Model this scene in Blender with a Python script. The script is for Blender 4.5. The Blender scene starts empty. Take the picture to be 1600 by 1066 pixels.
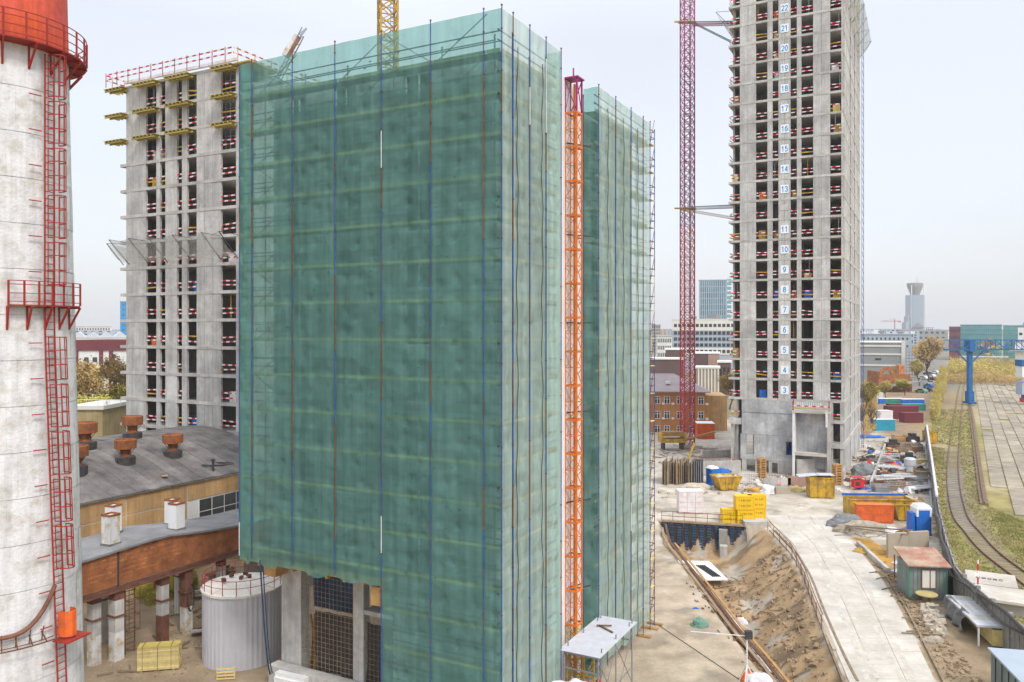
import bpy, math, random
import numpy as np
from mathutils import Vector, Matrix, noise
R=math.radians; PI=math.pi
rnd=random.Random(7)
sc=bpy.context.scene; col=sc.collection
# ---------------- camera, sky, sun, exposure ----------------
F=1244.0; CH=21.6; HY=515.0
cam_d=bpy.data.cameras.new('camera'); cam=bpy.data.objects.new('camera',cam_d); col.objects.link(cam)
cam_d.sensor_width=36; cam_d.lens=F/1600*36; cam_d.shift_y=-(533-HY)/1600; cam_d.clip_start=0.3; cam_d.clip_end=12000
cam.location=(0,0,CH); cam.rotation_euler=(R(90),0,0); sc.camera=cam
W=bpy.data.worlds.new('World'); sc.world=W; W.use_nodes=True
SUN_EL,SUN_AZ=R(48),R(150)      # azimuth clockwise from +Y
def world():
    nt=W.node_tree; n=nt.nodes; l=nt.links; n.clear()
    out=n.new('ShaderNodeOutputWorld'); bg=n.new('ShaderNodeBackground')
    sky=n.new('ShaderNodeTexSky'); sky.sky_type='NISHITA'; sky.sun_disc=False
    sky.sun_elevation=SUN_EL; sky.sun_rotation=SUN_AZ; sky.dust_density=3
    bs=n.new('ShaderNodeBackground'); bs.inputs[1].default_value=0.05; l.new(sky.outputs[0],bs.inputs[0])
    tc=n.new('ShaderNodeTexCoord'); sep=n.new('ShaderNodeSeparateXYZ'); l.new(tc.outputs['Generated'],sep.inputs[0])
    # overcast dome: brighter towards the zenith, soft cloud mottling
    mp=n.new('ShaderNodeMapping'); mp.inputs['Scale'].default_value=(1.2,1.2,3.2); l.new(tc.outputs['Generated'],mp.inputs[0])
    nz=n.new('ShaderNodeTexNoise'); nz.inputs['Scale'].default_value=1.3; nz.inputs['Detail'].default_value=5; nz.inputs['Roughness'].default_value=.45
    l.new(mp.outputs[0],nz.inputs[0])
    cr=n.new('ShaderNodeValToRGB'); cr.color_ramp.elements[0].position=.36; cr.color_ramp.elements[1].position=.62
    cr.color_ramp.elements[0].color=(.735,.75,.785,1); cr.color_ramp.elements[1].color=(.82,.84,.885,1)
    l.new(nz.outputs[0],cr.inputs[0])
    mr=n.new('ShaderNodeMapRange'); mr.inputs[1].default_value=0.0; mr.inputs[2].default_value=1.0; mr.inputs[3].default_value=0.0; mr.inputs[4].default_value=1.0
    l.new(sep.outputs[2],mr.inputs[0])
    c2=n.new('ShaderNodeValToRGB'); e=c2.color_ramp.elements
    e[0].position=0; e[0].color=(.98,.97,.96,1); e[1].position=1; e[1].color=(2.1,2.1,2.1,1)
    x=e.new(.34); x.color=(.99,.99,.99,1); x=e.new(.6); x.color=(1.62,1.62,1.62,1)
    l.new(mr.outputs[0],c2.inputs[0])
    mx=n.new('ShaderNodeMix'); mx.data_type='RGBA'; mx.blend_type='MULTIPLY'; mx.inputs[0].default_value=1
    l.new(cr.outputs[0],mx.inputs[6]); l.new(c2.outputs[0],mx.inputs[7])
    l.new(mx.outputs[2],bg.inputs[0]); bg.inputs[1].default_value=.93
    ad=n.new('ShaderNodeAddShader'); l.new(bg.outputs[0],ad.inputs[0]); l.new(bs.outputs[0],ad.inputs[1]); l.new(ad.outputs[0],out.inputs[0])
world()
sd=bpy.data.lights.new('sun','SUN'); sd.energy=1.9; sd.angle=R(11); sd.color=(1,.96,.9)
sun=bpy.data.objects.new('sun',sd); col.objects.link(sun)
sdir=Vector((math.sin(SUN_AZ)*math.cos(SUN_EL),math.cos(SUN_AZ)*math.cos(SUN_EL),math.sin(SUN_EL)))
sun.rotation_euler=sdir.to_track_quat('Z','Y').to_euler()
vs=sc.view_settings; vs.view_transform='Standard'; vs.look='None'; vs.exposure=0.05; vs.gamma=1; vs.use_curve_mapping=False
sc.cycles.use_denoising=True; sc.cycles.max_bounces=6; sc.cycles.diffuse_bounces=3; sc.cycles.glossy_bounces=2
sc.cycles.transparent_max_bounces=16; sc.cycles.transmission_bounces=3; sc.cycles.volume_bounces=0
try: sc.cycles.denoiser='OPENIMAGEDENOISE'
except Exception: pass
# ---------------- helpers ----------------
def at(px,py,z=0.0):
    d=(CH-z)*F/(py-HY); return Vector(((px-800)/F*d,d,z))
def atd(px,d,z=0.0): return Vector(((px-800)/F*d,d,z))
def zat(py,d): return CH-(py-HY)*d/F
class Frame:
    def __init__(s,px,d,vpl):
        s.o=Vector(((px-800)/F*d,d,0)); f=Vector((vpl-800,F)); f.normalize()
        s.u=f; s.v=Vector((-f.y*-1,0)) # placeholder
        s.x=Vector((-f.x,-f.y,0)); s.y=Vector((f.y,-f.x,0)); s.rz=math.atan2(s.x.y,s.x.x)
    def lx(s,px,y=0.0):   # local x of the vertical plane y=const seen at pixel column px
        r=(px-800)/F; o=s.o+s.y*y
        return (r*o.y-o.x)/(s.x.x-r*s.x.y)
    def ly(s,px,x=0.0):
        r=(px-800)/F; o=s.o+s.x*x
        return (r*o.y-o.x)/(s.y.x-r*s.y.y)
    def w(s,x,y,z=0): 
        p=s.o+s.x*x+s.y*y; return Vector((p.x,p.y,z))
    def loc(s,p):
        d=Vector((p[0]-s.o.x,p[1]-s.o.y,0)); return d.dot(s.x),d.dot(s.y)
M={}
def lk(nt,a,b): nt.links.new(a,b)
def mat(name,c,var=.18,sc1=.6,rough=.85,metal=0,bump=.15,streak=0,c2=None,c2amt=.5,c2sc=.3,rv=.0,fine=9,spec=.3):
    """procedural material: two scales of value noise, optional vertical streaks, second tone in patches, per-object variation"""
    m=bpy.data.materials.new(name); m.use_nodes=True; nt=m.node_tree; n=nt.nodes
    b=n['Principled BSDF']; b.inputs['Roughness'].default_value=rough; b.inputs['Metallic'].default_value=metal
    b.inputs['Specular IOR Level'].default_value=spec
    g=n.new('ShaderNodeNewGeometry')
    def nz(scale,det=4,mp=None,ro=.6):
        x=n.new('ShaderNodeTexNoise'); x.inputs['Scale'].default_value=scale; x.inputs['Detail'].default_value=det; x.inputs['Roughness'].default_value=ro
        if mp:
            k=n.new('ShaderNodeMapping'); k.inputs['Scale'].default_value=mp; lk(nt,g.outputs['Position'],k.inputs[0]); lk(nt,k.outputs[0],x.inputs[0])
        else: lk(nt,g.outputs['Position'],x.inputs[0])
        return x
    def mixc(f,a,bb,bt='MIX'):
        x=n.new('ShaderNodeMix'); x.data_type='RGBA'; x.blend_type=bt
        if isinstance(f,(int,float)): x.inputs[0].default_value=f
        else: lk(nt,f,x.inputs[0])
        for i,v in ((6,a),(7,bb)):
            if isinstance(v,tuple): x.inputs[i].default_value=(*v[:3],1)
            else: lk(nt,v,x.inputs[i])
        return x.outputs[2]
    def rmp(o,a,bb,lo=0.,hi=1.):
        x=n.new('ShaderNodeMapRange'); x.inputs[1].default_value=a; x.inputs[2].default_value=bb; x.inputs[3].default_value=lo; x.inputs[4].default_value=hi
        lk(nt,o,x.inputs[0]); return x.outputs[0]
    c=tuple(c); cur=c
    if c2 is not None:
        cur=mixc(rmp(nz(c2sc,6,ro=.65).outputs[0],.5-.12+.25*(.5-c2amt),.5+.12+.25*(.5-c2amt)),c,tuple(c2))
    n1=nz(sc1,5); n2=nz(sc1*fine,3)
    v1=rmp(n1.outputs[0],.3,.7,1-var,1+var); v2=rmp(n2.outputs[0],.3,.7,1-var*.5,1+var*.5)
    mu=n.new('ShaderNodeMath'); mu.operation='MULTIPLY'; lk(nt,v1,mu.inputs[0]); lk(nt,v2,mu.inputs[1]); val=mu.outputs[0]
    if streak:
        s=nz(1.0,4,(2.2,2.2,.16),.7); v3=rmp(s.outputs[0],.42,.7,1,1-streak)
        mu=n.new('ShaderNodeMath'); mu.operation='MULTIPLY'; lk(nt,val,mu.inputs[0]); lk(nt,v3,mu.inputs[1]); val=mu.outputs[0]
    if rv:
        oi=n.new('ShaderNodeObjectInfo'); v4=rmp(oi.outputs['Random'],0,1,1-rv,1+rv)
        mu=n.new('ShaderNodeMath'); mu.operation='MULTIPLY'; lk(nt,val,mu.inputs[0]); lk(nt,v4,mu.inputs[1]); val=mu.outputs[0]
    cb=n.new('ShaderNodeCombineColor'); 
    for i in range(3): lk(nt,val,cb.inputs[i])
    cur=mixc(1.0,cur,cb.outputs[0],'MULTIPLY')
    lk(nt,cur,b.inputs['Base Color'])
    if bump:
        bp=n.new('ShaderNodeBump'); bp.inputs['Strength'].default_value=bump; bp.inputs['Distance'].default_value=.05
        lk(nt,n2.outputs[0],bp.inputs['Height']); lk(nt,bp.outputs[0],b.inputs['Normal'])
    m['_n']=1; M[name]=m; return m
class MB:
    def __init__(s): s.v=[]; s.f=[]; s.m=[]; s.mi=0
    def add(s,vs,fs):
        k=len(s.v); s.v+= [tuple(p) for p in vs]; s.f+=[tuple(i+k for i in f) for f in fs]; s.m+=[s.mi]*len(fs); return s
    def box(s,x0,x1,y0,y1,z0,z1,mx=None):
        p=[(x0,y0,z0),(x1,y0,z0),(x1,y1,z0),(x0,y1,z0),(x0,y0,z1),(x1,y0,z1),(x1,y1,z1),(x0,y1,z1)]
        if mx is not None: p=[mx@Vector(q) for q in p]
        return s.add(p,[(0,3,2,1),(4,5,6,7),(0,1,5,4),(1,2,6,5),(2,3,7,6),(3,0,4,7)])
    def bar(s,a,b,w,h=None,up=(0,0,1)):
        a=Vector(a); b=Vector(b); h=h or w; d=b-a; L=d.length
        if L<1e-6: return s
        d/=L; up=Vector(up)
        if abs(d.dot(up))>.95: up=Vector((1,0,0)) if abs(d.x)<.9 else Vector((0,1,0))
        sx=d.cross(up).normalized(); uz=sx.cross(d)
        P=[]
        for q in (a,b):
            for i,j in ((-1,-1),(1,-1),(1,1),(-1,1)): P.append(q+sx*(i*w/2)+uz*(j*h/2))
        return s.add(P,[(0,1,2,3),(7,6,5,4),(0,4,5,1),(1,5,6,2),(2,6,7,3),(3,7,4,0)])
    def tube(s,a,b,r,n=6,r2=None,cap=True):
        a=Vector(a); b=Vector(b); r2=r if r2 is None else r2; d=(b-a)
        if d.length<1e-6: return s
        q=d.to_track_quat('Z','Y'); P=[]
        for c,rr in ((a,r),(b,r2)):
            for i in range(n):
                t=2*PI*i/n; P.append(c+q@Vector((rr*math.cos(t),rr*math.sin(t),0)))
        fs=[(i,(i+1)%n,n+(i+1)%n,n+i) for i in range(n)]
        if cap: fs+=[tuple(range(n-1,-1,-1)),tuple(range(n,2*n))]
        return s.add(P,fs)
    def path(s,pts,r,n=6):
        for a,b in zip(pts,pts[1:]): s.tube(a,b,r,n)
        return s
    def lathe(s,prof,n=24,c=(0,0,0),cap=True):
        P=[];m=len(prof)
        for r,z in prof:
            for i in range(n):
                t=2*PI*i/n; P.append((c[0]+r*math.cos(t),c[1]+r*math.sin(t),c[2]+z))
        fs=[(k*n+i,k*n+(i+1)%n,(k+1)*n+(i+1)%n,(k+1)*n+i) for k in range(m-1) for i in range(n)]
        if cap: fs+=[tuple(range(n-1,-1,-1)),tuple(range((m-1)*n,m*n))]
        return s.add(P,fs)
    def prism(s,poly,z0,z1):
        n=len(poly); a=sum(poly[i][0]*poly[(i+1)%n][1]-poly[(i+1)%n][0]*poly[i][1] for i in range(n))
        if a<0: poly=poly[::-1]
        P=[(x,y,z0) for x,y in poly]+[(x,y,z1) for x,y in poly]
        return s.add(P,[tuple(range(n-1,-1,-1)),tuple(range(n,2*n))]+[(i,(i+1)%n,n+(i+1)%n,n+i) for i in range(n)])
    def grid(s,fn,nu,nv):
        P=[fn(i/nu,j/nv) for j in range(nv+1) for i in range(nu+1)]
        return s.add(P,[(j*(nu+1)+i,j*(nu+1)+i+1,(j+1)*(nu+1)+i+1,(j+1)*(nu+1)+i) for j in range(nv) for i in range(nu)])
    def mesh(s,name,mats,smooth=False):
        me=bpy.data.meshes.new(name); me.from_pydata(s.v,[],s.f)
        if not isinstance(mats,(list,tuple)): mats=[mats]
        for m in mats: me.materials.append(M[m])
        if len(mats)>1: me.polygons.foreach_set('material_index',s.m)
        if smooth: me.polygons.foreach_set('use_smooth',[True]*len(s.f))
        me.update(); return me
    def build(s,name,mats,parent=None,loc=None,smooth=False,rz=None,**tg):
        return ob(name,s.mesh(name,mats,smooth),parent,loc,rz,**tg)
def ob(name,me,parent=None,loc=None,rz=None,rot=None,**tg):
    o=bpy.data.objects.new(name,me); col.objects.link(o)
    if parent is not None: o.parent=parent
    if loc is not None: o.location=loc
    if rz is not None: o.rotation_euler=(0,0,rz)
    if rot is not None: o.rotation_euler=rot
    for k,v in tg.items(): o[k]=v
    return o
def thing(name,label,cat,loc=(0,0,0),rz=0,group=None):
    o=ob(name,None,None,loc,rz,label=label,category=cat)
    if group: o['group']=group
    return o
def kids(o): return [c for c in bpy.data.objects if c.parent==o]
def family(o):      # (thing, [(part,[sub-parts])]) read once, then copied many times
    allo=list(bpy.data.objects); ch=[c for c in allo if c.parent==o]
    return o,[(c,[d for d in allo if d.parent==c]) for c in ch]
def dup(fam,loc,rz=0,label=None,scale=None):
    o,ch=fam; r=o.copy(); col.objects.link(r); r.location=loc; r.rotation_euler=(0,0,rz)
    if label: r['label']=label
    if scale is not None: r.scale=scale if isinstance(scale,(tuple,list)) else (scale,)*3
    for c,ds in ch:
        k=c.copy(); col.objects.link(k); k.parent=r
        for d in ds:
            e=d.copy(); col.objects.link(e); e.parent=k
    return r
def struct(name,mb,m,smooth=False): return mb.build(name,m,kind='structure',smooth=smooth)
# ---------------- materials ----------------
mat('concrete',(.56,.55,.525),.18,.35,streak=.24,c2=(.43,.42,.41),c2sc=.5,rv=.12,bump=.25)
mat('concrete_cool',(.50,.505,.51),.2,.35,streak=.25,c2=(.34,.35,.365),c2sc=.5,rv=.10,bump=.25)
mat('concrete_slab',(.57,.55,.52),.15,.5,streak=.2,c2=(.41,.395,.37),rv=.05,bump=.3)
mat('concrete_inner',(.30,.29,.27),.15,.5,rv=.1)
mat('concrete_dusty',(.60,.565,.51),.09,.25,c2=(.46,.42,.36),c2amt=.5,c2sc=.35,rv=.05,bump=.2,fine=14)
mat('chimney_concrete',(.71,.71,.72),.07,.9,streak=.2,c2=(.50,.47,.42),c2amt=.12,c2sc=1.6,bump=.6)
mat('chimney_paint',(.64,.10,.012),.22,.5,c2=(.60,.10,.08),c2sc=.22,streak=.3)
mat('red_steel',(.33,.035,.025),.2,3,rough=.55)
mat('red_paint',(.55,.03,.04),.15,3,rough=.5)
mat('orange_steel',(.64,.175,.03),.15,2,rough=.5,rv=.08)
mat('orange_panel',(.78,.14,.025),.12,1,rough=.5,c2=(.5,.11,.04),c2amt=.3,c2sc=1.5,streak=.2)
mat('yellow_steel',(.62,.38,.03),.2,2,rough=.5,c2=(.30,.18,.06),c2amt=.35,c2sc=1.3,streak=.25)
mat('magenta_steel',(.36,.03,.16),.2,.5,rough=.5,rv=.15)
mat('crane_red',(.50,.03,.06),.2,.5,rough=.5)
mat('dark_steel',(.05,.05,.055),.2,2,rough=.6)
mat('grey_steel',(.30,.31,.34),.15,2,rough=.5,metal=.3)
mat('zinc',(.55,.57,.62),.1,2,rough=.45)
mat('rust',(.40,.14,.045),.35,1.5,c2=(.14,.055,.03),c2sc=1.5,rough=.9,rv=.1)
mat('rust_steel',(.17,.075,.05),.3,2,rough=.85,rv=.15)
mat('blue_steel',(.03,.10,.32),.25,2,rough=.5,c2=(.10,.06,.05),c2amt=.25,c2sc=.5)
mat('blue_paint',(.02,.15,.55),.12,1,rough=.45)
mat('blue_crane',(.015,.12,.32),.2,1,rough=.5)
mat('teal_paint',(.03,.32,.45),.12,1,rough=.45)
mat('green_paint',(.04,.25,.2),.12,1,rough=.45)
mat('white_paint',(.78,.78,.78),.08,1,rough=.5,streak=.1)
mat('white_plain',(.82,.82,.82),.05,1,rough=.6,bump=0)
mat('white_rust',(.68,.68,.68),.1,1,c2=(.45,.28,.05),c2amt=.15,c2sc=1.5,streak=.25)
mat('silver_sheet',(.52,.52,.56),.06,1,rough=.5,streak=.12)
mat('tank_top',(.72,.70,.66),.1,1,c2=(.55,.5,.42),c2amt=.3)
mat('plywood',(.45,.26,.10),.2,1.5,rv=.2)
mat('new_timber',(.62,.50,.22),.15,3,rv=.22)
mat('yellow_beam',(.45,.36,.10),.15,3,rv=.15)
mat('old_timber',(.28,.21,.14),.3,1.5,rv=.3)
mat('brown_timber',(.19,.10,.06),.3,1.5,rv=.3)
mat('brick',(.50,.195,.075),.3,1.2,rv=.28,c2=(.33,.125,.055),c2sc=1)
mat('mortar',(.30,.25,.20),.2,1)
mat('bitumen',(.13,.12,.118),.35,.8,c2=(.19,.178,.165),c2sc=.22,rough=.9,rv=.16)
mat('yard_slab',(.37,.32,.25),.2,.5,rv=.15,c2=(.28,.24,.18),c2sc=.3)
mat('roofing_felt',(.19,.19,.2),.12,.6,c2=(.26,.26,.265),c2sc=.3,rv=.06)
mat('tan_wall',(.66,.41,.18),.14,.5,streak=.25,rv=.06,c2=(.52,.34,.17))
mat('ochre_wall',(.42,.33,.17),.2,.5,streak=.2)
mat('dark_glass',(.035,.042,.05),.3,.3,rough=.25,spec=.6,bump=0,rv=.4)
mat('blue_glass',(.06,.16,.20),.25,.05,rough=.15,spec=.7,bump=0,rv=.3)
mat('teal_glass',(.10,.33,.35),.25,.04,rough=.15,spec=.7,bump=0,rv=.2)
mat('cladding_grey',(.28,.29,.29),.08,.1)
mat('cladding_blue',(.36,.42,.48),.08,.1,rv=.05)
mat('cladding_white',(.68,.67,.62),.06,.1)
mat('cladding_brown',(.13,.085,.08),.1,.2)
mat('cladding_maroon',(.17,.04,.05),.1,.3)
mat('stone_beige',(.42,.36,.28),.1,.2)
mat('house_brick',(.56,.26,.10),.15,.8,c2=(.46,.21,.08))
mat('roof_mauve',(.36,.30,.31),.12,.4)
mat('pink_brown',(.36,.24,.19),.1,.3)
mat('sky_blue_wall',(.03,.25,.55),.1,.2)
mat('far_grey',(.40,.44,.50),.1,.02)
mat('black_sheet',(.06,.052,.05),.4,3,rough=.4,bump=.8)
mat('grey_tarp',(.20,.21,.22),.25,3,rough=.5,bump=.6)
mat('blue_tarp',(.02,.13,.50),.3,3,rough=.5,bump=.5)
mat('white_sheet',(.72,.73,.78),.12,2,rough=.6,bump=.5,c2=(.70,.58,.60),c2amt=.3,c2sc=1.5)
mat('wrap',(.74,.73,.74),.08,2,rough=.35,c2=(.72,.56,.57),c2amt=.35,c2sc=2.2)
mat('asphalt',(.16,.155,.15),.15,.5)
mat('rail_steel',(.20,.105,.06),.2,3,rough=.5,metal=.4)
mat('sleeper',(.25,.20,.14),.25,2,rv=.2)
mat('dirt',(.36,.26,.165),.25,.8,bump=.6,c2=(.26,.19,.12),c2sc=.6)
mat('dirt_yellow',(.45,.27,.07),.3,1.5,bump=.6)
mat('rubble',(.40,.35,.28),.3,2,rv=.3,bump=.5)
mat('mud',(.20,.145,.095),.3,1,bump=.6)
mat('form_blue',(.045,.09,.16),.3,2,rough=.5,rv=.25)
mat('form_dark',(.05,.045,.05),.3,2,rough=.5)
mat('bark',(.10,.075,.055),.3,3)
mat('leaf_yellow',(.43,.34,.10),.35,.5,rv=.15,bump=0)
mat('leaf_green',(.36,.32,.05),.35,.5,rv=.12,bump=0)
mat('leaf_brown',(.38,.26,.10),.3,.5,rv=.15,bump=0)
mat('grass_straw',(.42,.36,.16),.3,.8,c2=(.25,.26,.08),c2sc=.25,bump=0)
mat('rubber',(.02,.02,.02),.1,2)
mat('skin',(.5,.3,.22),.05,5,bump=0)
mat('navy_cloth',(.02,.035,.11),.2,5); mat('orange_cloth',(.85,.12,.03),.1,5); mat('blue_cloth',(.03,.18,.5),.15,5)
mat('sign_white',(.80,.84,.88),.03,1,bump=0); mat('sign_blue',(.01,.23,.62),.03,1,bump=0)
mat('yellow_box',(.80,.50,.015),.08,1,rough=.5); mat('yellow_box_dark',(.45,.30,.02),.1,1)
mat('faded_green',(.15,.28,.22),.2,1)
mat('shed_green',(.20,.24,.225),.15,1,streak=.25); mat('shed_roof',(.36,.17,.12),.2,.8,c2=(.42,.36,.27),c2amt=.35,c2sc=.7)
mat('toe_board',(.52,.40,.16),.2,1,rv=.2)
def stripes(name,ca,cb,period=.55,axis=0):
    m=mat(name,(1,1,1),.1,3,rough=.6,bump=0); nt=m.node_tree; n=nt.nodes
    tc=n.new('ShaderNodeTexCoord'); s=n.new('ShaderNodeSeparateXYZ'); lk(nt,tc.outputs['Object'],s.inputs[0])
    a=n.new('ShaderNodeMath'); a.operation='DIVIDE'; lk(nt,s.outputs[axis],a.inputs[0]); a.inputs[1].default_value=period
    f=n.new('ShaderNodeMath'); f.operation='FRACT'; oi=n.new('ShaderNodeObjectInfo'); ad=n.new('ShaderNodeMath'); ad.operation='ADD'
    lk(nt,a.outputs[0],ad.inputs[0]); lk(nt,oi.outputs['Random'],ad.inputs[1]); lk(nt,ad.outputs[0],f.inputs[0])
    g=n.new('ShaderNodeMath'); g.operation='GREATER_THAN'; g.inputs[1].default_value=.5; lk(nt,f.outputs[0],g.inputs[0])
    x=n.new('ShaderNodeMix'); x.data_type='RGBA'; lk(nt,g.outputs[0],x.inputs[0]); x.inputs[6].default_value=(*ca,1); x.inputs[7].default_value=(*cb,1)
    lk(nt,x.outputs[2],n['Principled BSDF'].inputs['Base Color'])
stripes('red_white',(.46,.02,.03),(.66,.64,.64),1.05)
stripes('red_white_vertical',(.55,.02,.03),(.75,.75,.75),1.0,2)
def netmat(name,c,op=.62,tr=.3):
    """woven debris netting: part holes, part thread; denser when seen at a slant"""
    m=bpy.data.materials.new(name); m.use_nodes=True; nt=m.node_tree; n=nt.nodes; out=n['Material Output']; n.remove(n['Principled BSDF'])
    g=n.new('ShaderNodeNewGeometry')
    def nz(s,mp,d=4):
        k=n.new('ShaderNodeMapping'); k.inputs['Scale'].default_value=mp; lk(nt,g.outputs['Position'],k.inputs[0])
        x=n.new('ShaderNodeTexNoise'); x.inputs['Scale'].default_value=s; x.inputs['Detail'].default_value=d; lk(nt,k.outputs[0],x.inputs[0]); return x.outputs[0]
    def rmp(o,a,b,lo,hi):
        x=n.new('ShaderNodeMapRange'); x.inputs[1].default_value=a; x.inputs[2].default_value=b; x.inputs[3].default_value=lo; x.inputs[4].default_value=hi; lk(nt,o,x.inputs[0]); return x.outputs[0]
    v=n.new('ShaderNodeMath'); v.operation='MULTIPLY'
    lk(nt,rmp(nz(1,(2.5,2.5,.10)),.3,.7,.80,1.18),v.inputs[0]); lk(nt,rmp(nz(.35,(1,1,1),6),.3,.7,.95,1.05),v.inputs[1])
    hs=n.new('ShaderNodeHueSaturation'); hs.inputs['Color'].default_value=(*c,1); lk(nt,v.outputs[0],hs.inputs['Value'])
    df=n.new('ShaderNodeBsdfDiffuse'); tl=n.new('ShaderNodeBsdfTranslucent'); tp=n.new('ShaderNodeBsdfTransparent')
    tp.inputs[0].default_value=(.66,.90,.84,1) if c[0]<.2 else (.85,.94,.91,1) if c[0]<.4 else (1,1,1,1)
    lk(nt,hs.outputs[0],df.inputs[0]); lk(nt,hs.outputs[0],tl.inputs[0])
    bp=n.new('ShaderNodeBump'); bp.inputs['Strength'].default_value=.5; bp.inputs['Distance'].default_value=.22
    vo=n.new('ShaderNodeTexVoronoi'); vo.inputs['Scale'].default_value=.95; vk=n.new('ShaderNodeMapping'); vk.inputs['Scale'].default_value=(1,1,.8)
    lk(nt,g.outputs['Position'],vk.inputs[0]); lk(nt,vk.outputs[0],vo.inputs[0])
    vm=n.new('ShaderNodeMath'); vm.operation='MULTIPLY_ADD'; vm.inputs[1].default_value=.25; lk(nt,nz(1.6,(1,1,1.3),4),vm.inputs[0]); lk(nt,vo.outputs['Distance'],vm.inputs[2]); lk(nt,vm.outputs[0],bp.inputs['Height'])
    lk(nt,bp.outputs[0],tl.inputs['Normal']); lk(nt,bp.outputs[0],df.inputs['Normal'])
    m1=n.new('ShaderNodeMixShader'); m1.inputs[0].default_value=tr; lk(nt,df.outputs[0],m1.inputs[1]); lk(nt,tl.outputs[0],m1.inputs[2])
    lw=n.new('ShaderNodeLayerWeight'); lw.inputs[0].default_value=.5
    fo=rmp(lw.outputs['Facing'],.25,.9,op,min(.97,op+.16))
    m2=n.new('ShaderNodeMixShader'); lk(nt,fo,m2.inputs[0]); lk(nt,tp.outputs[0],m2.inputs[1]); lk(nt,m1.outputs[0],m2.inputs[2])
    lk(nt,m2.outputs[0],out.inputs[0]); M[name]=m
netmat('net_green',(.185,.385,.35),.53); netmat('net_green_lit',(.43,.565,.51),.60,.25); netmat('net_white',(.5,.5,.46),.38,.4)  # second is the same green net, stronger sky light put into its colour
netmat('net_dark',(.06,.20,.165),.75,.25)
# ---------------- ground, pit, pavements ----------------
def pip(poly,X,Y):
    ins=np.zeros(X.shape,bool); n=len(poly)
    for i in range(n):
        x1,y1=poly[i][:2]; x2,y2=poly[(i+1)%n][:2]
        if y1==y2: continue
        c=((y1>Y)!=(y2>Y))&(X<(x2-x1)*(Y-y1)/(y2-y1)+x1); ins^=c
    return ins
def dist(pl,X,Y):
    D=np.full(X.shape,1e9)
    for a,b in zip(pl,pl[1:]):
        ax,ay=a[0],a[1]; dx,dy=b[0]-ax,b[1]-ay; t=np.clip(((X-ax)*dx+(Y-ay)*dy)/(dx*dx+dy*dy),0,1)
        D=np.minimum(D,np.hypot(X-ax-t*dx,Y-ay-t*dy))
    return D
P=lambda L,z=0:[tuple(at(x,y,z)) for x,y in L]
pitL=P([(1030,812),(1036,846),(1062,880),(1100,930),(1140,985),(1190,1045),(1230,1100),(1290,1200)])
pitR=P([(1420,1200),(1345,1110),(1312,1050),(1290,1000),(1270,950),(1255,905),(1235,868),(1195,824)])
pitF=[pitR[-1],pitL[0]]
PIT=pitL+pitR
def vnoise(X,Y,s,o=3):
    V=np.zeros(X.shape); a=1
    rs=np.random.RandomState(5)
    for k in range(o):
        for q in range(5):
            th=rs.rand()*6.28; f=s*(2**k)*(.7+.6*rs.rand()); V+=a*np.sin(f*(X*np.cos(th)+Y*np.sin(th))+rs.rand()*6.28+1.3*np.sin(f*.6*(Y*np.cos(th)-X*np.sin(th))))/5
        a*=.5
    return V
def pitz(X,Y):
    ins=pip(PIT,X,Y); dl=dist(pitL,X,Y); dr=dist(pitR,X,Y); df=dist(pitF,X,Y)
    d=np.minimum(np.minimum(dl*2.2,dr*.72),df*9)
    z=-np.minimum(d,3.1)*ins
    rough=np.clip(d/.5,0,1)*ins
    return z+rough*(.34*vnoise(X,Y,.9)+.2*vnoise(X,Y,2.7)+.09*vnoise(Y,X,6.3)),ins
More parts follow.
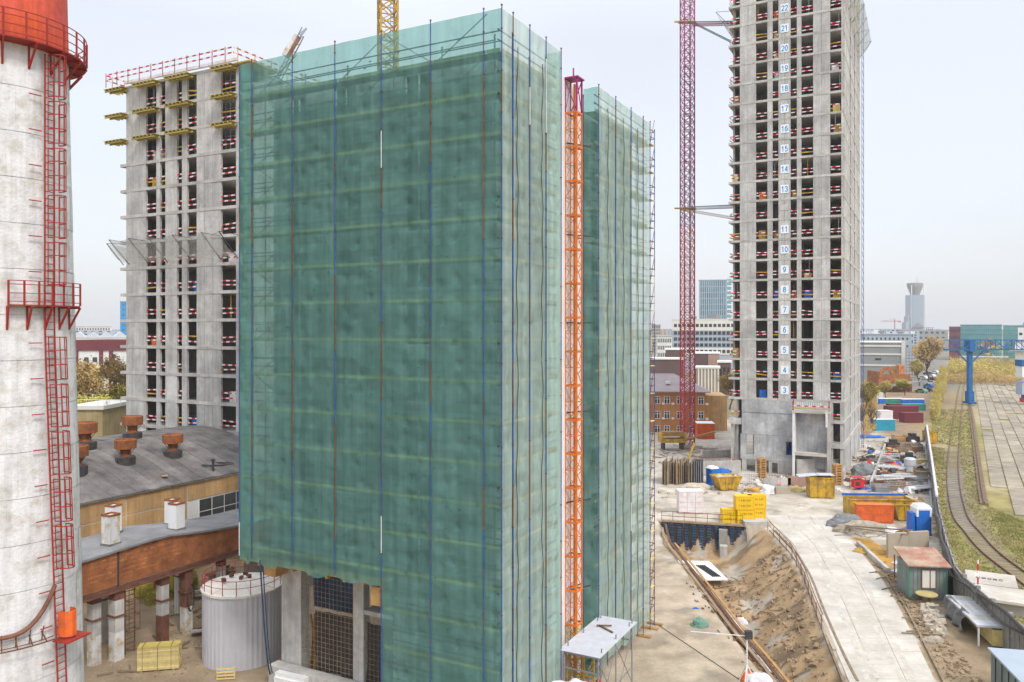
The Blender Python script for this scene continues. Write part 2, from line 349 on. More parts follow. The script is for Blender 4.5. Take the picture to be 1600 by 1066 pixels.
def ground():
    def axis(a,b,fa,fb,s,cs):
        L=list(np.arange(fa,fb,s)); x=fa; st=s
        lo=[]; 
        while x>a: st=min(st*1.25,400); x-=st; lo.append(x)
        hi=[]; x=L[-1]; st=s
        while x<b: st=min(st*1.25,400); x+=st; hi.append(x)
        return np.array(lo[::-1]+L+hi)
    xs=axis(-6000,6000,-34,62,.45,0); ys=axis(-300,9000,40,110,.45,0)
    X,Y=np.meshgrid(xs,ys); Z,ins=pitz(X,Y)
    jx=X+.5*vnoise(X,Y,1.1); jy=Y+.7*vnoise(Y,X,.9)
    C=np.zeros(X.shape+(3,)); C[:]=(.24,.21,.13)
    def zone(L,c,raw=False):
        pl=L if raw else P(L); k=pip(pl,jx,jy); C[k]=c
    city=Y>420; C[city]=(.26,.25,.23)
    # left yard, brown earth
    C[(X<5)&(Y<75)]=(.33,.255,.17)
    C[(X<-8)&(Y>75)&(Y<420)]=(.17,.16,.07)
    # building site paving
    site=[(880,1300),(700,1300),(600,900),(900,640),(1130,662),(1350,668),(1445,690),(1456,760),(1464,830),(1478,890),(1494,942),(1562,1008),(1700,1150),(1700,1300)]
    zone(site,(.55,.50,.425))
    zone([(850,1300),(960,960),(1010,860),(1060,880),(1140,985),(1215,1075),(1350,1300)],(.50,.415,.31))
    paved=pip(P(site),jx,jy); k=paved&(vnoise(X,Y,.55,4)>.42); C[k]*=.80; k=paved&(vnoise(Y,X,.9,4)>.55); C[k]=(.40,.34,.26); k=paved&(np.abs(vnoise(X*.3,Y,.35,3))<.035); C[k]*=.86
    # rough earth verge on the right of the haul road
    zone([(1330,852),(1375,905),(1400,950),(1430,1000),(1480,1090),(1560,1200),(1750,1200),(1562,1008),(1494,942),(1478,890),(1390,850)],(.34,.26,.165))
    zone([(1338,838),(1365,842),(1400,880),(1385,890),(1350,858)],(.50,.28,.06))
    C[ins]=(.43,.30,.17); k=ins&(vnoise(X,Y,1.3)>.25); C[k]=(.26,.19,.115); k=ins&(vnoise(Y+3,X,1.0)>.42); C[k]=(.46,.41,.34)
    n1=vnoise(X,Y,.35); 
    rail=[(1450,540),(1451,690),(1457,760),(1465,830),(1480,890),(1496,942),(1564,1008),(1700,1150),(5000,1150),(5000,540)]
    k=pip(P(rail),jx,jy); C[k]=(.33,.28,.11)
    t=(vnoise(X,Y,.16,4)>.05)&k; C[t]=(.27,.25,.09)
    t=(vnoise(Y+7,X,.22,4)>.28)&k; C[t]=(.42,.35,.20)
    zone([(1478,640),(1512,640),(1520,735),(1540,805),(1580,862),(1600,900),(1600,930),(1530,862),(1488,800),(1474,735)],(.25,.21,.12))
    zone([(1476,735),(1505,735),(1512,790),(1528,830),(1500,830),(1480,790)],(.27,.25,.21))
    zone([(1380,575),(1470,575),(1470,640),(1460,700),(1380,700)],(.31,.22,.14))
    zone([(1432,548),(1475,548),(1466,585),(1452,650),(1438,650),(1428,600)],(.22,.21,.205))
    zone([(1120,655),(1145,655),(1150,700),(900,720),(1000,668)],(.5,.46,.40))
    me=bpy.data.meshes.new('ground'); ny,nx=X.shape
    v=np.stack([X,Y,Z],-1).reshape(-1,3); idx=np.arange(nx*ny).reshape(ny,nx)
    f=np.stack([idx[:-1,:-1],idx[:-1,1:],idx[1:,1:],idx[1:,:-1]],-1).reshape(-1,4)
    me.from_pydata(v.tolist(),[],f.tolist())
    ca=me.color_attributes.new('soil','FLOAT_COLOR','POINT'); c4=np.ones((nx*ny,4),np.float32); c4[:,:3]=C.reshape(-1,3); ca.data.foreach_set('color',c4.ravel())
    m=mat('ground_surface',(.3,.3,.3),.2,.5,bump=.35,fine=10,c2=(.3,.3,.3)); nt=m.node_tree
    at_=nt.nodes.new('ShaderNodeAttribute'); at_.attribute_name='soil'
    mxs=[x for x in nt.nodes if x.type=='MIX']
    fin=[x for x in mxs if x.blend_type=='MULTIPLY'][0]; base=[x for x in mxs if x.blend_type=='MIX'][0]
    dk=nt.nodes.new('ShaderNodeMix'); dk.data_type='RGBA'; dk.blend_type='MULTIPLY'; dk.inputs[0].default_value=1
    lk(nt,at_.outputs['Color'],dk.inputs[6]); dk.inputs[7].default_value=(.78,.76,.73,1)
    lk(nt,at_.outputs['Color'],base.inputs[6]); lk(nt,dk.outputs[2],base.inputs[7])
    me.materials.append(m); me.polygons.foreach_set('use_smooth',[True]*len(f)); me.update()
    ob('ground',me,kind='structure')
ground()
def terr(x,y):
    z,_=pitz(np.array([[x]]),np.array([[y]])); return float(z[0,0])
def lerp_pl(pl,t):
    seg=[(Vector(b)-Vector(a)).length for a,b in zip(pl,pl[1:])]; L=sum(seg)*t
    for (a,b),s in zip(zip(pl,pl[1:]),seg):
        if L<=s: return Vector(a).lerp(Vector(b),L/s if s else 0)
        L-=s
    return Vector(pl[-1])
# haul road of precast slabs
road=ob('road',None,kind='structure')
eL=P([(1196,806),(1205,818),(1240,850),(1262,900),(1284,960),(1303,1010),(1330,1075),(1400,1180)])
eR=P([(1300,806),(1311,830),(1336,852),(1375,900),(1405,950),(1430,1000),(1462,1066),(1520,1180)])
rows=24
for i in range(rows):
    a0,a1=i/rows,(i+1)/rows-.00035
    l0,l1,r0,r1=lerp_pl(eL,a0),lerp_pl(eL,a1),lerp_pl(eR,a0),lerp_pl(eR,a1)
    nc=3
    for j in range(nc):
        g=.0025; s0,s1=j/nc+g,(j+1)/nc-g
        sh=0
        q=[l0.lerp(r0,s0+ (sh if j else 0)),l0.lerp(r0,s1+0),l1.lerp(r1,s1),l1.lerp(r1,s0)]
        h=.05+.006*rnd.random()
        MB().prism([(p.x,p.y) for p in q],-.1,h).build('slab','concrete_dusty',road)
# timber edging strips along the road
for nm,pl,off in (('kerb_board',eL[2:],-.35),('kerb_board',eR[3:],.45)):
    for i in range(len(pl)-1):
        a,b=Vector(pl[i]),Vector(pl[i+1]); n_=Vector((b-a)).normalized(); sd_=Vector((-n_.y,n_.x,0))*off*-1
        if off<0: sd_=Vector((n_.y,-n_.x,0))*.35
        else: sd_=Vector((-n_.y,n_.x,0))*.45
        MB().bar(a+sd_+Vector((0,0,.08)),b+sd_+Vector((0,0,.08)),.14,.16).build(nm,'old_timber',road)
# yard of concrete slabs beyond the railway
yard=ob('slab_yard',None,kind='structure')
A=at(1533,679); Bv=(at(1521,594)-A); Bv.normalize(); Cv=Vector((Bv.y,-Bv.x,0))
slab_me=[MB().box(-.92,.92,-2.95,2.95,-.05,.14+.02*k).mesh('slab','yard_slab') for k in range(4)]
rz=math.atan2(-Bv.x,Bv.y); cnt=0; far=MB()
cells=[]
for i in range(-17,40):
    for j in range(0,32):
        p=A+Bv*(i*6.0)+Cv*(1.2+j*2.0)
        if p.y<60 or p.y>415: continue
        px=800+F*p.x/p.y; py=HY+F*CH/p.y
        if px>1640 or py>1000: continue
        lim=1515+max(0,(py-745))*1.0+max(0,py-600)*.14
        if px<lim: continue
        if rnd.random()<.03: continue
        cells.append((p.y,p))
cells.sort(key=lambda c:c[0])
for k,(d,p) in enumerate(cells):
    if k<295:
        o=ob('slab',rnd.choice(slab_me),yard,(p.x,p.y,-.03*rnd.random()),rz+rnd.uniform(-.006,.006))
    else:
        mx=Matrix.Translation((p.x,p.y,0))@Matrix.Rotation(rz,4,'Z'); far.box(-.94,.94,-2.95,2.95,-.05,.13+.02*rnd.random(),mx)
if far.v: far.build('far_slabs','yard_slab',yard,kind='stuff')
# railway
def spl(pts,n=40):
    out=[]; m=len(pts)
    for i in range(m-1):
        p0,p1,p2,p3=[Vector(pts[max(0,min(m-1,i+k))]) for k in (-1,0,1,2)]
        for s in range(n):
            t=s/n; out.append(.5*((2*p1)+(-p0+p2)*t+(2*p0-5*p1+4*p2-p3)*t*t+(-p0+3*p1-3*p2+p3)*t**3))
    out.append(Vector(pts[-1])); return out
cl=P([(1516,560),(1504,600),(1498,640),(1494,671),(1489,735),(1498,800),(1521,835),(1549,866),(1600,905),(1680,965),(1800,1050)])
cs=spl(cl,24)
trk=ob('railway_track',None,kind='structure')
for sgn in (-1,1):
    b=MB()
    pts=[]
    for i,p in enumerate(cs):
        d=(cs[min(i+1,len(cs)-1)]-cs[max(i-1,0)]).normalized(); pts.append(p+Vector((-d.y,d.x,0))*.76*sgn+Vector((0,0,.12)))
    for a,c in zip(pts,pts[1:]): b.bar(a,c,.08,.17)
    b.build('rail','rail_steel',trk)
slm=MB().box(-1.2,1.2,-.11,.11,-.08,.035).mesh('sleeper','sleeper'); acc=0; ns=0
for i in range(len(cs)-1,0,-1):
    d=cs[i]-cs[i-1]; acc+=d.length
    if acc>.75 and ns<200:
        acc=0; ns+=1; ob('sleeper',slm,trk,(cs[i].x,cs[i].y,.0),math.atan2(d.y,d.x)+PI/2)
g1=P([(1515,633),(1520,660),(1526,710),(1533,760),(1538,790)]); b=MB()
grl=ob('gantry_rail',None,kind='structure')
for i,(a,c) in enumerate(zip(g1,g1[1:])):
    a=Vector(a)+Vector((0,0,.35)); c=Vector(c)+Vector((0,0,.35)); b.bar(a,c,.16,.2)
b.build('rail','rail_steel',grl)
b=MB()
for a,c in zip(g1,g1[1:]): b.bar(Vector(a)+Vector((0,0,.12)),Vector(c)+Vector((0,0,.12)),.9,.26)
b.build('beam','mud',grl)
# grass tufts along the railway and around the slab yard
def tufts(name,poly,n,h,m,seed,size=.25):
    r=random.Random(seed); pl=P(poly); xs=[p[0] for p in pl]; ys=[p[1] for p in pl]; b=MB(); k=0; t=0
    while k<n and t<n*30:
        t+=1; y=math.exp(r.uniform(math.log(min(ys)),math.log(max(ys)))); x=r.uniform(min(xs),max(xs))
        if not pip(pl,np.array([x]),np.array([y]))[0]: continue
        k+=1; s=size*(y/90)**.7
        for q in range(3):
            a=r.uniform(0,6.28); dx,dy=math.cos(a)*s*.5,math.sin(a)*s*.5; ox,oy=r.uniform(-s,s),r.uniform(-s,s); hh=h*r.uniform(.4,1.2)*(y/110)**.4
            z0=terr(x,y)-.02 if name=='weeds_pit' else 0
            b.add([(x+ox-dx,y+oy-dy,z0),(x+ox+dx,y+oy+dy,z0),(x+ox+dx*.2+r.uniform(-.1,.1),y+oy+dy*.2,z0+hh)],[(0,1,2)])
    b.build(name,m,kind='stuff',label='rough grass and weeds beside the railway',category='grass')
tufts('grass',[(1453,700),(1476,700),(1478,790),(1500,840),(1540,875),(1610,930),(1610,1010),(1500,940),(1470,850)],2600,.22,'grass_straw',1,.16)
tufts('grass',[(1455,640),(1515,640),(1536,790),(1600,870),(1610,900),(1560,860),(1510,800),(1500,700),(1455,690)],2600,.22,'grass_straw',2,.16)
tufts('grass',[(1540,790),(1600,815),(1610,890),(1570,850)],1500,.2,'grass_straw',3,.16)
# ---------------- chimney ----------------
def chimney():
    C=Vector((-21.9,34,0)); t=thing('factory_chimney','thick white concrete chimney with orange top and red caged ladder','chimney',C)
    rr=lambda z:3.34-.0227*z
    b=MB(); hs=list(np.arange(0,33.2,1.85))+[33.2]
    # each lift of concrete is stepped by a hair so that the joints catch light
    prof=[]
    for i,z in enumerate(hs[:-1]): prof+=[(rr(z)+.012,z+.03),(rr(hs[i+1])+.012,hs[i+1]-.03),(rr(hs[i+1])-.012,hs[i+1]-.01),(rr(hs[i+1])-.012,hs[i+1]+.01)]
    for i,z in enumerate(hs[:-1]):
        z1=hs[i+1]; n=72
        for p in range(24):
            e=.007*((p*7+i*5)%3)+.004*((p+i)%2)
            a_=[2*PI*(p*3+q+(i%2)*1.5)/n for q in range(4)]
            V=[((rr(zz_)+e)*math.cos(a),(rr(zz_)+e)*math.sin(a),zz_) for zz_ in (z+.012,z1-.012) for a in a_]
            b.add(V,[(0,1,5,4),(1,2,6,5),(2,3,7,6)])
    b.lathe([(rr(0)-.02,0),(rr(33.2)-.02,33.2)],72,cap=False)
    b.build('shaft','chimney_concrete',t,smooth=False)
    MB().lathe([(rr(33.25)+.03,33.15),(rr(55)+.03,55),(rr(55)-.4,55),(rr(55)-.4,54)],72,cap=False).build('painted_top','chimney_paint',t)
    base=math.atan2(-C.y,-C.x)   # direction from axis to the camera
    def pol(a,r,z): return Vector((r*math.cos(base+a),r*math.sin(base+a),z))
    # positive a turns to the right as seen from the camera
    def ring(z,a0,a1,w,n,rail,name,lab):
        k=MB(); k.mi=0
        for i in range(n):
            b0,b1=a0+(a1-a0)*i/n,a0+(a1-a0)*(i+1)/n
            q=[pol(b0,rr(z)+.02,z),pol(b1,rr(z)+.02,z),pol(b1,rr(z)+w,z),pol(b0,rr(z)+w,z)]
            k.prism([(p.x,p.y) for p in q],z-.06,z)
        pl=k.build(name,'red_steel',t,label=lab)
        k=MB()
        for i in range(n+1):
            b0=a0+(a1-a0)*i/n
            if i%2==0: k.bar(pol(b0,rr(z)+w,z),pol(b0,rr(z)+w,z+rail),.06)
            if i<n:
                b1=a0+(a1-a0)*(i+1)/n
                for hgt in (.12,.45,.8,rail): 
                    k.bar(pol(b0,rr(z)+w,z+hgt),pol(b1,rr(z)+w,z+hgt),.032)
        k.build('railing','red_steel',pl)
        for i in range(0,n+1,3):
            b0=a0+(a1-a0)*i/n; k=MB()
            k.bar(pol(b0,rr(z)+w,z-.08),pol(b0,rr(z)+.02,z-1.0),.07); k.bar(pol(b0,rr(z)+w,z-.09),pol(b0,rr(z)+.02,z-.09),.07); k.bar(pol(b0,rr(z)+.04,z-.09),pol(b0,rr(z)+.04,z-1.0),.06)
            k.build('bracket','red_steel',t)
    def pa(px,z,extra=0.0):   # angle on the shaft seen at a pixel column
        best=0;be=9e9
        for i in range(0,1000):
            a=i/1000*1.5-.2; p=C+pol(a,rr(z)+extra,0); x=800+F*p.x/p.y
            if abs(x-px)<be: be=abs(x-px); best=a
        return best
    ring(22.6,pa(15,22.6,.9) if pa(15,22.6,.9)>-.19 else -.19,1.08,.5,12,.95,'platform','red railed platform half way up the shaft')
    ring(33.25,-1.4,2.2,.72,30,1.05,'platform','red ring platform below the painted top')
    # ladder
    za=[0.3,33.0]; aL=lambda z:pa(77+max(0,(21.6-z))*1.35 if z<21.6 else 77,z,.2)
    AL={z:aL(z) for z in range(0,34)}
    A_=lambda z:AL[min(33,max(0,int(z)))]+(AL[min(33,int(z)+1)]-AL[min(33,max(0,int(z)))])*(z-int(z))
    k=MB(); zz=0.5
    while zz<32.9:
        a=A_(zz); z2=min(zz+1,33); a2=A_(z2)
        for s in (-1,1): k.bar(pol(a+s*.20/rr(zz),rr(zz)+.22,zz),pol(a2+s*.20/rr(z2),rr(z2)+.22,z2),.05)
        zz+=1
    k.build('ladder_stringer','red_steel',t)
    k=MB().box(-.2,.2,-.015,.015,-.015,.015).mesh('rung','red_steel'); zz=.6
    while zz<32.8:
        a=A_(zz); p=pol(a,rr(zz)+.22,zz); ob('rung',k,t,p,base+a+PI/2); zz+=.3
    # step irons to the left
    k=MB().box(-.25,.25,-.02,.02,-.02,.02).mesh('step_iron','red_steel'); zz=8.
    while zz<32:
        a=A_(zz)-.55/rr(zz); ob('step_iron',k,t,pol(a,rr(zz)+.2,zz),base+a+PI/2); zz+=1.45
    # safety cage in separate lengths
    z0=9.8; kk=0
    while z0<32:
        z1=z0+1.85
        if not(20.4<z0<22.4 or z0<10.0):
            k=MB()
            def hp(i,z):
                a=A_(z); th=-PI/2+PI*i/6+.0; 
                return pol(a+(.05+.25*math.sin(th))/rr(z)+.12/rr(z),rr(z)+.24+.55*math.cos(th),z)
            for z in (z0,z0+.6,z0+1.2,z1-.12):
                for i in range(6): k.bar(hp(i,z),hp(i+1,z),.04)
            for i in range(0,7): k.bar(hp(i,z0),hp(i,z1-.12),.028)
            k.build('ladder_cage','red_steel',t)
        z0+=1.95
    # orange guard plate and small platform near the foot
    k=MB()
    zc=8.9
    for i in range(5):
        a=A_(zc); th0,th1=-PI/2+PI*i/5,-PI/2+PI*(i+1)/5
        q=[pol(a+.30*math.sin(x)/rr(z)+.06,rr(z)+.22+.5*math.cos(x),z) for x,z in ((th0,zc),(th1,zc),(th1,zc+1.05),(th0,zc+1.05))]
        k.add(q+[v+Vector((0,0,0))+ (pol(a,.03,0)) for v in q],[(0,1,2,3),(7,6,5,4),(0,4,5,1),(1,5,6,2),(2,6,7,3),(3,7,4,0)])
    k.build('guard_plate','orange_panel',t)
    k=MB(); a=A_(8.8); k.box(-.35,.85,-.45,.35,-.03,.03,Matrix.Translation(pol(a,rr(8.8)+.5,8.8))@Matrix.Rotation(base+a+PI/2,4,'Z')); k.build('landing','red_steel',t)
    # rusty ring conduit with rungs, falling round the lower shaft
    k=MB(); n=26
    f=lambda i,w,z:pol(-1.3+ (A_(9)+1.22)*i/n,rr(z)+w,z)
    zf=lambda i:9.5+1.6*max(0,(i-n+7)/7)**2.2
    for i in range(n): k.tube(f(i,.28,zf(i)),f(i+1,.28,zf(i+1)),.09,6)
    k.build('ring_pipe','rust_steel',t)
    k=MB()
    for i in range(n):
        k.bar(f(i,.5,9.0),f(i+1,.5,9.0),.04); k.bar(f(i,.15,9.0),f(i+1,.15,9.0),.03)
        if i%2==0: k.bar(f(i,.5,9.0),f(i,.1,9.35),.04); k.bar(f(i,.1,9.0),f(i,.28,9.6),.03)
    k.build('cable_tray','rust_steel',t)
chimney()
# ---------------- lattice masts ----------------
def section_mesh(w,h,mt,ch=.09,br=.045,name='mast_section',sub=2,xb=False):
    b=MB(); c=w/2
    cs_=[(-c,-c),(c,-c),(c,c),(-c,c)]
    for x,y in cs_: b.bar((x,y,0),(x,y,h-.015),ch)
    for i in range(4):
        p,q=cs_[i],cs_[(i+1)%4]
        for k in range(sub):
            z0,z1=h*k/sub+.05,h*(k+1)/sub-.02
            b.bar((p[0],p[1],z0),(q[0],q[1],z0),br)
            if xb: b.bar((p[0],p[1],z0),(q[0],q[1],z1),br); b.bar((q[0],q[1],z0),(p[0],p[1],z1),br)
            elif k%2: b.bar((p[0],p[1],z0),(q[0],q[1],z1),br)
            else: b.bar((q[0],q[1],z0),(p[0],p[1],z1),br)
    return b.mesh(name,mt)
GB=Frame(785,38,-1520)   # netted block: x to the right along the street face, y back
# hoist mast on netted block
hm=thing('hoist_mast','slim orange lattice mast climbing the slot between the green nets','mast',GB.w(-.62,GB.ly(896,-.62)),GB.rz)
sm=section_mesh(.74,2.0,'orange_steel',.08,.034,sub=2); sy=section_mesh(.74,2.0,'yellow_steel',.085,.036,sub=3); st=section_mesh(.74,2.0,'magenta_steel',.09,.045,sub=1)
for k in range(18): ob('mast_section',sy if k<2 else sm if k<17 else st,hm,(0,0,k*2.0+.3))
b=MB().box(-.42,.42,-.42,-.36,0,.12).box(-.42,.42,.36,.42,0,.12).box(.36,.42,-.36,.36,0,.12).box(-.42,-.36,-.36,.36,0,.12).mesh('flange_ring','orange_steel')
for k in range(1,18): ob('flange_ring',b,hm,(0,0,k*2+.24))
for k in (): b.box(-.42,.42,-.42,-.36,k*2+.24,k*2+.36); b.box(-.42,.42,.36,.42,k*2+.24,k*2+.36); b.box(.36,.42,-.36,.36,k*2+.24,k*2+.36); b.box(-.42,-.36,-.36,.36,k*2+.24,k*2+.36)
MB().bar((.12,-.1,.3),(.12,-.1,36),.16,.1).build('rack','orange_steel',hm)
b=MB(); b.box(-.5,.5,-.5,.5,36.3,36.38); b.tube((0,0,36.38),(0,0,37.0),.05); b.build('mast_head','magenta_steel',hm)
for z in (32.6,27.2,22,16.7,11.4,6.2,):
    MB().bar((-.9,-1.1,z),(.5,1.4,z),.07).bar((-.9,-1.5,z-.06),(-.2,1.6,z-.06),.06).build('wall_tie','dark_steel',hm)
MB().box(-1,.8,-1,.8,0,.3).build('base','concrete_dusty',hm)
b=MB()
for x in (-.37,.37): b.tube((x,-.37,0.3),(x-.03,-.37,36),.02,4)
b.build('cable','dark_steel',hm)
def crane_mast(name,label,p,rz,w,h,nsec,mfn,anchors=()):
    t=thing(name,label,'tower crane',p,rz); cache={}
    for k in range(nsec):
        m=mfn(k)
        if m not in cache: cache[m]=section_mesh(w,h,m,.16,.085,sub=2,xb=True)
        ob('mast_section',cache[m],t,(0,0,k*h))
    b=MB()
    for k in range(nsec):   # zigzag ladders and rest platforms
        z=k*h; b.box(-w*.35,w*.1,-.3,.35,z+.1,z+.15) if k%3==0 else None
        for s in (-.15,.15): b.bar((w*.25+s,.2,z),(w*.25+s,-.2,z+h),.04)
        for q in range(7): b.bar((w*.25-.15,.2-.4*q/7,z+h*q/7),(w*.25+.15,.2-.4*q/7,z+h*q/7),.03)
    b.build('ladder','grey_steel',t)
    MB().box(-2,2,-2,2,-.1,.5).build('base','concrete_dusty',t)
    return t
pc=atd(1074,146)
purple=crane_mast('crane_mast','tall magenta lattice crane mast standing left of the numbered tower',pc,R(12),1.95,2.9,34,lambda k:'crane_red' if k<14 else 'magenta_steel')
purple['category']='tower crane'
yellow=crane_mast('crane_mast','yellow lattice crane mast rising behind the green netted block',atd(606,76),R(20),1.6,2.6,26,lambda k:'yellow_steel'); yellow['category']='tower crane'
# ---------------- netted block ----------------
DK=35.0   # top deck
nb=thing('apartment_block','broad concrete block wrapped in green debris netting','building',GB.o,GB.rz)
XL,XR,Y0,Y1=-16.0,-1.25,1.25,21.6
LW=3.4    # open frame plane of the bottom storeys at the left
b=MB()
# walls built as storeys with real window openings
def wall_panels(parent,axis,fixed,a0,a1,z0,z1,opens,th,mt,name='wall'):
    """one storey of wall on plane axis=fixed, openings [(a,b,zb,zt)]; glass set back in each"""
    b=MB()
    def bx(p,q,r,s):
        if q-p<.01 or s-r<.01: return
        if axis=='y': b.box(p,q,fixed,fixed+th,r,s)
        else: b.box(fixed-th,fixed,p,q,r,s)
    cur=a0
    for (p,q,zb,zt) in sorted(opens):
        bx(cur,p,z0,z1); bx(p,q,z0,zb); bx(p,q,zt,z1); cur=q
    bx(cur,a1,z0,z1)
    return b.build(name,mt,parent)
brick_patch=[]
st_h=3.0
zs=[8.6+st_h*k for k in range(9)]+[35.3]
for k in range(len(zs)-1):
    z0,z1=zs[k],zs[k+1]-.012
    ops=[(-11.4,-9.9,z0+.9,z0+2.5),(-6.6,-4.9,z0+.15,z0+2.5),(-14.6,-13.6,z0+.9,z0+2.4)]
    wall_panels(nb,'y',Y0,XL,XR,z0,z1,ops,.25,'concrete_cool')
    for (p,q,zb,zt) in ops:
        g=MB(); g.box(p,q,Y0+.14,Y0+.17,zb,zt); w=g.build('window','dark_glass',nb)
        g=MB()
        for x in (p,(p+q)/2-.03,q-.06): g.box(x,x+.06,Y0+.08,Y0+.137,zb,zt)
        g.box(p+.07,q-.07,Y0+.085,Y0+.132,zb,zb+.07); g.box(p+.07,q-.07,Y0+.085,Y0+.132,zt-.07,zt); g.build('frame','white_plain',w)
zs2=[0.0,3.2,5.9]+zs
for k in range(len(zs2)-1):
    z0,z1=zs2[k],zs2[k+1]-.012
    ops=[(3.6,5.0,z0+.9,z0+2.4),(14,15.4,z0+.9,z0+2.4),(18,20,z0+.2,z0+2.4)]
    wall_panels(nb,'x',XR,Y0+.26,Y1,z0,z1,ops,.25,'concrete_cool' if k%3 else 'concrete')
    for (p,q,zb,zt) in ops: MB().box(XR-.17,XR-.14,p,q,zb,zt).build('window','dark_glass',nb)
MB().box(XL,XL+.25,Y0+.27,Y1,8.6,35.2).build('wall','concrete',nb); MB().box(XL+.3,XR-.3,Y1-.3,Y1-.05,0,35.2).build('wall','concrete',nb)
MB().box(XL+.3,XR-.3,Y0+.3,Y1-.4,34.7,35.15).build('roof','concrete_slab',nb)
MB().box(-4.6,-1.3,6.9,11.6,35.3,36.5).build('stair_head','white_paint',nb)
MB().box(-1.24,-.98,6.7,GB.ly(905,-1)-.9,0,36.4).box(-1.24,-1.0,GB.ly(905,-1)-.7,12.0,0,36.0).build('pier','white_paint',nb,label='pale rendered strip of wall beside the hoist mast')
# ground storeys of the right part
MB().box(-7.3,XR,Y0,Y0+.25,0,8.58).build('wall','concrete',nb)
# open concrete frame at lower left
for (pa_,pb_) in ((440,470),(552,568)):
    x0,x1=GB.lx(pa_,LW),GB.lx(pb_,LW); MB().box(x0,x1,LW,LW+.75 if pa_<500 else LW+.55,0,7.85).build('column','concrete',nb)
xa=GB.lx(440,LW); xb=GB.lx(552,LW); xc=GB.lx(568,LW)
MB().box(xa+.05,XR-.4,LW+.1,Y1-.5,7.85,8.55).build('floor_slab','concrete_slab',nb)
for x in (xa+.1,xa+2.6,xb-.2,xb+1.8): MB().box(x,x+.5,Y0+.3,LW+.09,7.7,8.5).build('beam','concrete',nb)
MB().box(xa+1.3,xb-.01,LW+.02,LW+.5,7.2,7.84).build('beam','concrete',nb)
MB().box(xc+.01,-7.35,LW+.02,LW+.5,7.25,7.84).build('beam','concrete',nb)
MB().box(xc+.02,-7.0,LW+.03,LW+9,5.05,5.3).build('floor_slab','concrete_slab',nb)
MB().box(xa+1.0,-7,LW+.2,LW+12,.02,.25).build('floor_slab','concrete_dusty',nb)
MB().box(xa-.2,-7,LW-.9,LW-.1,.0,1.15).build('kerb_wall','concrete_slab',nb)
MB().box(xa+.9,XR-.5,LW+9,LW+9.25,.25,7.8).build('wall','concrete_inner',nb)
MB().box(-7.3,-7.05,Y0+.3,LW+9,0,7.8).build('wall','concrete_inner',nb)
# black sheeting and rebar mesh in the openings
def sheet(x0,x1,y,z0,z1,m,name,parent,amp=.07,fx=2.2,sl=0,**t):
    b=MB()
    def fn(u,v):
        x=x0+(x1-x0)*u; z=z0+(z1-z0+sl*(u-.5))*v
        return (x,y+amp*(math.sin(x*fx*2.1+z*.6)+.6*math.sin(x*fx*4.7-z*1.1)+.4*math.sin(z*3+x))*(.3+.7*(1-v*.6)),z)
    b.grid(fn,36,24); return b.build(name,m,parent,smooth=True,**t)
sh=thing('plastic_sheeting','crumpled black plastic sheeting hung across the ground floor opening','sheeting',GB.o,GB.rz)
sheet(xa+2.5,xb-.1,LW+.25,1.0,4.6,'black_sheet','sheet',sh,.09); sheet(xc+.05,-7.4,LW+.25,1.0,4.5,'black_sheet','sheet',sh,.06)
sheet(xa+1.1,xb-.1,LW+1.6,4.2,7.6,'form_blue','sheet',sh,.05)
rm=thing('rebar_grid','rusty reinforcement grid standing behind the open ground floor frame','rebar',GB.o,GB.rz)
def rebar_grid(parent,x0,x1,y,z0,z1,sx,sz,r=.012,m='old_timber',name='bar'):
    b=MB(); x=x0
    while x<x1: b.bar((x,y,z0),(x,y,z1),r*2); x+=sx
    z=z0
    while z<z1: b.bar((x0,y+r*2,z),(x1,y+r*2,z),r*2); z+=sz
    b.build(name,m,parent,kind='stuff')
rebar_grid(rm,xa+1.05,xb-.05,LW+.08,1.0,7.1,.3,.3,.009); rebar_grid(rm,xc+.1,-7.3,LW+.08,1.0,4.9,.3,.3,.009)
ls=thing('lumber','upright timber boards leaning inside the open frame beside the column','lumber',GB.w(xa+1.5,LW+.9),GB.rz)
for i in range(9): MB().bar((rnd.uniform(-.3,.9),rnd.uniform(-.1,.4),.25),(rnd.uniform(-.3,.9)*.8,rnd.uniform(.2,.6),rnd.uniform(3,4.4)),.16,.05).build('board','plywood',ls)
# orange outrigger beams under the scaffold
og=thing('outrigger_platform','orange timber outrigger deck carrying the scaffold above the open corner','scaffold platform',GB.o,GB.rz)
for x0,x1 in ((-17.6,-14.2),(-14.1,-11.0),(-10.9,-7.2)):
    MB().box(x0,x1,.16,1.2,8.42,8.50).build('deck_board','plywood',og); MB().box(x0,x1,.17,.31,8.2,8.415).build('beam','plywood',og)
for x in np.arange(-17.4,-7.2,1.25): MB().box(x,x+.16,.16,3.3,8.02,8.19).build('beam','plywood',og)
MB().box(xa-.3,xa+.7,2.2,3.2,6.7,8.0).box(-8.2,-7.6,.4,1.1,7.0,8.0).build('prop_box','plywood',og)
